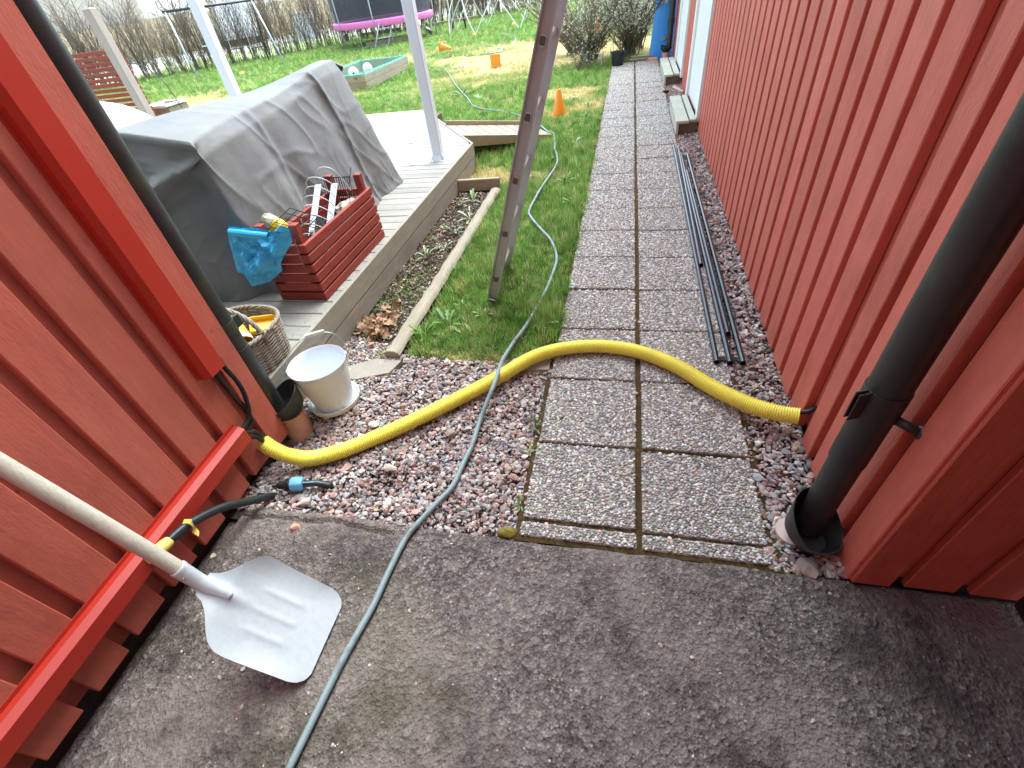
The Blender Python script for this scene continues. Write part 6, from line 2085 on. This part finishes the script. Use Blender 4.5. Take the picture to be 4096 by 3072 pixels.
# the bare hedge, plant by plant
rng = np.random.default_rng(23)
seglen = np.linalg.norm(np.diff(HL, axis=0), axis=1)
cum = np.concatenate([[0], np.cumsum(seglen)])
hedge_protos = []
for k in range(7):
    m = MB()
    twig_bush(m, (0, 0, 0), 2.15, 13, 0.46, rng, 0.011, 15, 4)
    me = bpy.data.meshes.new('hedge_plant'); me.from_pydata(m.v, [], m.f); me.materials.append(M_bark if k % 2 else M_bark_d)
    hedge_protos.append(me)
s = 1.0
nh = 0
while s < cum[-1] - 2:
    i = int(np.searchsorted(cum, s) - 1)
    p = HL[i] + (HL[i + 1] - HL[i]) * ((s - cum[i]) / seglen[i])
    for row in (0, 1):
        q = p + nrm * (row * 0.32 - 0.05) + rng.normal(0, 0.05, 2)
        o = inst('hedge_plant', hedge_protos[int(rng.integers(7))], None, (q[0], q[1], -0.03), (0, 0, rng.uniform(0, 6.28)), tuple([rng.uniform(0.85, 1.15)] * 2 + [rng.uniform(0.9, 1.1)]))
        tag(o, 'leafless many-stemmed hedge plant along the road', 'hedge', 'bare hedge plants along the road'); nh += 1
    s += 0.44
# brown shrubs on the bank
for k in range(26):
    t_ = k / 25
    p = np.array([-36.0, 4.0]) * (1 - t_) + np.array([-2.0, 52.0]) * t_ + nrm * rng.uniform(-2, 5)
    o = inst('bank_shrub', hedge_protos[int(rng.integers(7))], None, (p[0], p[1], 0.8), (0, 0, rng.uniform(0, 6.28)), (3.2, 3.2, rng.uniform(1.1, 1.7)))
    tag(o, 'brown leafless shrub on the dry bank beyond the road', 'shrub', 'shrubs on the bank beyond the road')

# ------------------------------------------------------------------ leaves as scattered pieces
def leaf_mesh(name, mat, L_, W_, bend=0.2, pts=((0, 0.0), (0.3, 0.8), (0.6, 1.0), (0.85, 0.6), (1.0, 0.0))):
    V = []; F = []
    for t_, w in pts:
        z = -bend * L_ * t_ * t_
        V += [(-W_ / 2 * w - 0.0003, L_ * t_, z + 0.15 * W_ * w), (0, L_ * t_, z), (W_ / 2 * w + 0.0003, L_ * t_, z + 0.15 * W_ * w)]
    for i in range(len(pts) - 1):
        a = 3 * i
        F += [(a, a + 1, a + 4, a + 3), (a + 1, a + 2, a + 5, a + 4)]
    me = bpy.data.meshes.new(name); me.from_pydata(V, [], F); me.materials.append(mat)
    me.polygons.foreach_set('use_smooth', [True] * len(me.polygons))
    return me


LEAVES = proto_collection('leaflet', [leaf_mesh('leaflet_%d' % i, M_leaf, 1.0, 0.45 + 0.1 * i, 0.2 + 0.2 * i) for i in range(3)])


def blossom_mesh(name):
    V = [(0, 0, 0)]; F = []
    for k in range(5):
        a = 2 * math.pi * k / 5
        i = len(V)
        V += [(0.55 * math.cos(a - .5), 0.55 * math.sin(a - .5), 0.2), (1.0 * math.cos(a), 1.0 * math.sin(a), 0.32), (0.55 * math.cos(a + .5), 0.55 * math.sin(a + .5), 0.2)]
        F += [(0, i, i + 1, i + 2)]
    me = bpy.data.meshes.new(name); me.from_pydata(V, [], F); me.materials.append(M_leaf)
    return me


BLOSSOM = proto_collection('blossom', [blossom_mesh('blossom_0')])


def shrub(base, h, spread, nst, nleaf, nblos, label, seed, lean=(0, 0), leafcol=None, r0=0.013, bsel=None):
    rng = np.random.default_rng(seed)
    t_ = thing('flowering_shrub', (base[0], base[1], -0.03), label, 'shrub')
    m = MB(); tips = twig_bush(m, base, h, nst, spread, rng, r0, 20, 5, 0.55, lean)
    st = m.build('stems', M_bark_d, t_, smooth=True)
    T = np.array(tips)
    T = T[T[:, 2] > 0.12]
    for nm, n_, coll, pal, s0_, s1_ in (('leaves', nleaf, LEAVES, leafcol or [(S(112, 132, 66), 3), (S(136, 150, 84), 3), (S(90, 110, 56), 2), (S(160, 164, 110), 1)], 0.013, 0.027), ('blossoms', nblos, BLOSSOM, [(S(226, 228, 214), 4), (S(206, 210, 186), 2)], 0.012, 0.022)):
        if n_ == 0: continue
        TT = T if (nm == 'leaves' or bsel is None) else T[bsel(T)]
        if len(TT) == 0: continue
        P_ = TT[rng.integers(0, len(TT), n_)] + rng.normal(0, 0.055, (n_, 3)) * np.array([1, 1, 0.9])
        rot = np.stack([rng.normal(0, 0.7, n_), rng.normal(0, 0.7, n_), rng.uniform(0, 6.28, n_)], 1)
        sc__ = rng.uniform(s0_, s1_, (n_, 1)) * np.ones((1, 3))
        me = scatter_mesh(nm, P_ - np.array(WL[t_.name]), rot, sc__, pick_tints(n_, pal, 0.15, seed), len(coll.objects), seed)
        o = scatter_obj(nm, me, coll, t_); tag(o, kind='stuff')
    return t_


shrub((0.02, 11.15, -0.02), 1.55, 1.15, 52, 4600, 5200, 'tall tangled shrub with white blossom behind the dark pot', 31, (0.05, 0.1), bsel=lambda T: T[:, 2] > 0.45)
shrub((-0.75, 11.2, -0.02), 1.1, 1.2, 54, 4200, 1500, 'grey twiggy shrub with small pale leaves left of the pot', 33, (-0.15, 0.0), [(S(150, 150, 110), 3), (S(128, 132, 92), 2), (S(104, 118, 70), 2)])
shrub((0.15, 12.3, -0.02), 1.85, 1.0, 40, 4600, 4600, 'dense white-flowering shrub behind the blue slide', 35, (0.1, 0.0))
shrub((-1.15, 12.6, -0.02), 1.3, 1.4, 44, 4400, 1200, 'loose low shrub with yellowish leaves beyond the path', 37, (-0.2, 0), [(S(150, 154, 100), 3), (S(120, 136, 76), 2)])
shrub((-0.85, 10.35, -0.03), 0.34, 0.34, 14, 500, 60, 'low sprawling plant with dark stems and white flowers in the grass', 39, (0, 0), [(S(84, 104, 62), 3), (S(104, 120, 76), 2)], 0.006)

# pot stems
m = MB(); twig_bush(m, (pp_[0], pp_[1], 0.14), 0.55, 7, 0.16, np.random.default_rng(41), 0.006, 3, 4)
o = m.build('potted_stems', M_bark, smooth=True); tag(o, 'bare thin stems sticking up from the dark pot', 'stems')

# ------------------------------------------------------------------ grass
def tuft_mesh(name, mat, seed, nb=9, spread=0.012, hmin=0.5, hmax=1.0, wid=0.055, lean=0.55):
    r = np.random.default_rng(seed)
    V = []; F = []
    for k in range(nb):
        a = r.uniform(0, 6.28); b = np.array([r.normal(0, spread), r.normal(0, spread), -0.05])
        h = r.uniform(hmin, hmax); l = lean * r.uniform(0.1, 1.0)
        d = np.array([math.cos(a), math.sin(a), 0]); w = np.array([-math.sin(a), math.cos(a), 0]) * wid * r.uniform(0.7, 1.2)
        p1 = b + d * l * 0.22 * h + np.array([0, 0, 0.50 * h]); p2 = b + d * l * 0.95 * h + np.array([0, 0, h * (1 - 0.35 * l)])
        i = len(V)
        V += [b - w / 2, b + w / 2, p1 - w * 0.42, p1 + w * 0.42, p2]
        F += [(i, i + 1, i + 3, i + 2), (i + 2, i + 3, i + 4)]
    me = bpy.data.meshes.new(name); me.from_pydata([tuple(v) for v in V], [], F); me.materials.append(mat)
    me.polygons.foreach_set('use_smooth', [True] * len(me.polygons))
    return me


TUFTS = proto_collection('grass_tuft', [tuft_mesh('grass_tuft_%d' % i, M_grass, 400 + i, 10, 0.16) for i in range(6)])
GREENS = np.array([S(108, 148, 62), S(92, 132, 56), S(128, 162, 80), S(142, 164, 98), S(82, 118, 52)])[:, :3]
STRAWS = np.array([S(206, 190, 140), S(188, 168, 118), S(170, 150, 104), S(216, 204, 160)])[:, :3]
NOGRASS = [[(-1.53, 0.9), (-1.53, 4.93), (-2.66, 6.64), (-5.4, 6.64), (-5.4, 0.9)],
           [(SX0 - .03, SY0 - .03), (SX1 + .03, SY0 - .03), (SX1 + .03, SY1 + .03), (SX0 - .03, SY1 + .03)],
           [(-1.56, 1.6), (-1.22, 1.80), (-1.19, 1.74), (-1.08, 1.74), (-1.09, 4.28), (-1.56, 4.28)]]


def lawn_ok(x, y):
    k = (x < -0.298 + 0.025 * (fbm(y * 3, y * 0 + 1, 15) - 0.2)) | (y > 10.55)
    lim = 1.775 + 0.05 * (fbm(x * 5, x * 0, 17) - 0.5)
    k &= (y > lim) & ~((y < 1.95) & (x > -0.40) & (x > -0.30 - (1.95 - y) * 0.8))
    for p in NOGRASS: k &= ~inpoly(x, y, p)
    return k


def lay_grass(name, n, xr, yr, hs, label, seed, keep=None, power=None):
    r = np.random.default_rng(seed)
    x = r.uniform(*xr, n); y = r.uniform(*yr, n)
    k = lawn_ok(x, y)
    if keep is not None: k &= keep(x, y)
    x, y = x[k], y[k]
    st = straw_at(x, y) + 0.25 * (fbm(x * 4, y * 4, 51) - 0.45)
    dens = np.clip(1.12 - 0.75 * st, 0.1, 1)
    k = r.random(len(x)) < dens
    x, y, st = x[k], y[k], st[k]
    n = len(x)
    hgt = hs * (0.35 + 1.3 * fbm(x * 2.3, y * 2.3, 53) ** 1.3) * r.gamma(9, 1 / 9, n) * np.clip(1.05 - 0.5 * st, 0.4, 1.1)
    hgt *= 1 + 0.5 * np.exp(-((x + 0.36) / 0.09) ** 2) * (y < 10)
    rot = np.stack([r.normal(0, 0.12, n), r.normal(0, 0.12, n), r.uniform(0, 6.28, n)], 1)
    wide = r.uniform(0.85, 1.25, n) * hs
    scl = np.stack([wide, wide, hgt], 1)
    g = GREENS[r.integers(0, len(GREENS), n)]; s_ = STRAWS[r.integers(0, len(STRAWS), n)]
    kk_ = np.clip((st - 0.25) * 1.6 + r.normal(0, 0.18, n), 0, 1)[:, None]
    kk_ = np.where(r.random((n, 1)) < 0.16, 0.75, kk_)
    c = g * (1 - kk_) + s_ * kk_
    br = 1.12 + 0.6 * fbm(x * 1.3, y * 1.3, 57)
    c = c * br[:, None] * (1 + 0.10 * r.standard_normal((n, 1)))
    tint = np.concatenate([np.clip(c, 0.01, 1), np.ones((n, 1))], 1)
    z = np.full(n, -0.030) + 0.02 * (fbm(x * 0.6, y * 0.6, 4) - 0.5) * (y > 3)
    me = scatter_mesh(name, np.stack([x, y, z], 1), rot, scl, tint, 6, seed)
    o = scatter_obj(name, me, TUFTS); tag(o, label, 'grass', kind='stuff')
    return o


lay_grass('grass', 16000, (-1.6, -0.25), (1.75, 4.6), 0.072, 'lush near grass between the timber edging and the path', 61)
lay_grass('grass', 42000, (-7.5, -0.2), (4.3, 10.8), 0.085, 'green grass behind the deck and along the path', 62, lambda x, y: (y > 4.3) & (y > -0.95 * x * 0.95))
lay_grass('grass', 60000, (-19, 3.0), (9.0, 27), 0.12, 'patchy far grass with straw-coloured bare spots', 63, lambda x, y: (y > 10.8) | (x < -7.5))
lay_grass('grass', 30000, (-30, 8.0), (9.0, 44), 0.17, 'far grass up to the bare hedge', 64, lambda x, y: (y > 27) | (x < -17))


# ------------------------------------------------------------------ weeds, dead leaves and litter
M_weed = pm('weed_leaf', S(96, 132, 58), 0.55, 0.18, 16, 0.2, 40, objvar=0.25)
M_weed_p = pm('pale_silvery_weed_leaf', S(150, 170, 124), 0.55, 0.15, 16, objvar=0.15)
DAN = ((0, 0.10), (0.15, 0.25), (0.28, 0.16), (0.42, 0.5), (0.52, 0.3), (0.66, 0.8), (0.76, 0.45), (0.88, 0.7), (1.0, 0.0))


def rosette(seed, mat, nl, L_):
    r = np.random.default_rng(seed)
    m = MB()
    for k in range(nl):
        a = 6.28 * k / nl + r.normal(0, 0.3); el = r.uniform(0.25, 1.1)
        l = L_ * r.uniform(0.7, 1.15); w = l * r.uniform(0.22, 0.32); bend = r.uniform(0.15, 0.5)
        R1 = Euler((el, 0, a)).to_matrix()
        V = []; F = []
        for t_, wd in DAN:
            for s_ in (-1, 0, 1):
                p = Vector((s_ * w / 2 * wd, l * t_, -bend * l * t_ * t_ + (0.2 * w * wd if s_ else 0)))
                q = R1 @ p; V.append((q.x, q.y, q.z))
        for i in range(len(DAN) - 1):
            b_ = 3 * i; F += [(b_, b_ + 1, b_ + 4, b_ + 3), (b_ + 1, b_ + 2, b_ + 5, b_ + 4)]
        m.add((V, F))
    me = bpy.data.meshes.new('weed'); me.from_pydata(m.v, [], m.f); me.materials.append(mat)
    me.polygons.foreach_set('use_smooth', [True] * len(me.polygons))
    return me


ROS = [rosette(500 + i, M_weed, 9 + i, 1.0) for i in range(4)]; ROSP = [rosette(520 + i, M_weed_p, 8 + i, 1.0) for i in range(2)]
spots = [(2160, 1290, .15), (2175, 1330, .11), (2300, 815, .16), (2280, 905, .12), (2110, 1150, .10), (1850, 1215, .09), (1935, 1250, .10), (1790, 1290, .17), (1690, 1330, .15), (1890, 950, .12), (2150, 700, .16), (2215, 640, .14),
         (2260, 720, .15), (2100, 640, .12), (2080, 540, .13), (2300, 560, .14), (2340, 470, .16), (2355, 420, .15), (2290, 400, .14), (1850, 380, .25), (1920, 395, .18), (2235, 1350, .10)]
for i, (u, v, L_) in enumerate(spots):
    p = G(u, v, 0.0)
    if not lawn_ok(np.array([p[0]]), np.array([p[1]]))[0]: p[0] = min(p[0], -0.32)
    o = inst('dandelion', ROS[i % 4] if i % 5 else ROSP[i % 2], None, (p[0], p[1], -0.03), (0, 0, i * 1.7), (L_ * .75, L_ * .75, L_ * .7))
    tag(o, 'jagged-leaved dandelion clump growing in the lawn', 'weed', 'dandelions in the lawn')
bedspots = [(1705, 1020, .11), (1880, 870, .12), (1820, 925, .10), (1780, 985, .07), (1890, 800, .10), (1840, 815, .08)]
for i, (u, v, L_) in enumerate(bedspots):
    p = G(u, v, 0.0)
    o = inst('seedling', ROSP[i % 2], None, (p[0], p[1], -0.02), (0, 0, i * 2.1), (L_, L_, L_ * 1.5)); tag(o, 'pale upright thistle seedling in the flower bed', 'weed', 'seedlings in the flower bed')
for i, (u, v, L_, lab) in enumerate(((2146, 1705, .05, 'small grass sprout at the left edge of the paved path'), (2082, 2012, .03, 'tiny moss tuft at the left edge of the near slab'), (2135, 1790, .03, 'tiny weed in the gravel beside the second slab row'))):
    p = G(u, v, 0.0)
    o = inst('sprout', ROS[i], None, (p[0] - 0.004, p[1], -0.02), (0, 0, i), (L_, L_, L_ * 1.6)); tag(o, lab, 'weed')
M_moss = pm('olive_moss', S(116, 104, 40), 0.95, 0.3, 40, 0.8, 150)
p = G(2030, 2125, 0.0)
m = MB(); m.add(crumple(sphere((p[0], p[1], -0.012), 0.034, 18, 10, (1.1, 0.7, 0.55)), 0.006, 77, 60)); o = m.build('moss_clump', M_moss, smooth=True); tag(o, 'olive moss clump at the near left corner of the path', 'moss')

# pile of brown leaves at the near end of the bed
M_dead = pm('brown_dead_leaf', S(164, 128, 98), 0.8, 0.2, 12, 0.2, 60, objvar=0.22)
lp = thing('leaf_pile', (-1.36, 2.02, -0.02), 'heap of curled dry brown leaves at the near end of the flower bed', 'leaves')
rng = np.random.default_rng(71)
for k in range(60):
    c = np.array([-1.37 + rng.normal(0, 0.07), 2.03 + rng.normal(0, 0.085), -0.005 + abs(rng.normal(0, 0.016))])
    if c[0] < -1.49: c[0] = -1.47
    L_ = rng.uniform(0.035, 0.07); n_ = 9
    V = []; F = []
    Rm = np.array(Euler((rng.normal(0, .6), rng.normal(0, .6), rng.uniform(0, 6.28))).to_matrix())
    for j in range(n_):
        for i in range(n_):
            a_, b_ = i / (n_ - 1) * 2 - 1, j / (n_ - 1) * 2 - 1
            rr_ = math.hypot(a_, b_) + 1e-6; th = math.atan2(b_, a_)
            edge_ = 0.72 + 0.28 * abs(math.cos(th * 2.5))
            f_ = edge_ * max(abs(a_), abs(b_)) / rr_
            x_, y_ = a_ * f_, b_ * f_
            z_ = 0.30 * (x_ * x_) - 0.22 * y_ * y_ + 0.12 * math.sin(5 * x_ + k) * math.cos(4 * y_ + k)
            V.append(c + Rm @ (np.array([x_, y_ * 0.8, z_]) * L_ * 0.55))
    F = [(j * n_ + i, j * n_ + i + 1, (j + 1) * n_ + i + 1, (j + 1) * n_ + i) for j in range(n_ - 1) for i in range(n_ - 1)]
    m = MB(); m.add((V, F)); m.build('leaf', M_dead, lp, smooth=True)

# litter in the bed: bark bits, straw, small stones, seedlings
CHIPS = proto_collection('chip', [leaf_mesh('chip_%d' % i, M_debris, 1.0, w_, b_, ((0, .4), (.3, .9), (.6, 1), (1.0, .5))) for i, (w_, b_) in enumerate(((0.10, 0.05), (0.5, 0.2), (0.25, -0.1)))])
n = 5200
x = RNG.uniform(-1.52, -1.16, n); y = RNG.uniform(1.84, 4.2, n)
zb = -0.020 + 0.03 * (fbm(x * 7, y * 7, 61) - 0.5)
rot = np.stack([RNG.normal(0, 0.4, n), RNG.normal(0, 0.4, n), RNG.uniform(0, 6.28, n)], 1)
scl = RNG.gamma(4, 0.25, (n, 1)) * 0.017 * np.ones((1, 3))
t_ = pick_tints(n, [(S(110, 88, 70), 4), (S(150, 124, 98), 3), (S(70, 54, 44), 4), (S(178, 158, 130), 2), (S(130, 118, 108), 2)], 0.15, 5)
o = scatter_obj('bed_litter', scatter_mesh('bed_litter', np.stack([x, y, zb + 0.004], 1), rot, scl, t_, 3, 81), CHIPS); tag(o, 'bark bits and straw littering the flower bed', 'litter', kind='stuff')
n = 700
x = RNG.normal(-1.34, 0.09, n); y = RNG.normal(2.42, 0.22, n)
k = (x > -1.50) & (x < -1.18); x, y = x[k], y[k]; n = len(x)
rot = np.stack([RNG.normal(0, 0.5, n), RNG.normal(0, 0.5, n), RNG.uniform(0, 6.28, n)], 1)
o = scatter_obj('ground_cover', scatter_mesh('ground_cover', np.stack([x, y, RNG.uniform(-0.015, 0.02, n)], 1), rot, RNG.uniform(0.008, 0.018, (n, 1)) * np.ones((1, 3)), pick_tints(n, [(S(120, 146, 84), 3), (S(96, 124, 66), 2)], 0.15, 6), 3, 83), LEAVES); tag(o, 'tiny green seedlings covering part of the flower bed', 'ground cover', kind='stuff')
n = 420
x = RNG.uniform(-1.5, -1.18, n); y = RNG.uniform(1.84, 4.2, n)
stones('bed_stones', np.stack([x, y, np.full(n, -0.014)], 1), RNG.gamma(5, 0.2, n) * 0.008, 'small stones scattered in the flower bed', 85)
# grit loose on the asphalt
n = 900
x = RNG.uniform(-1.38, 1.0, n); y = 0.78 - RNG.random(n) ** 1.4 * 1.5
k = y < asphalt_edge(x) - 0.01; x, y = x[k], y[k]
stones('grit', np.stack([x, y, asphalt_z(x, y) + 0.0005], 1), RNG.gamma(3, 0.33, len(x)) * 0.0034, 'loose grit on the asphalt', 87)
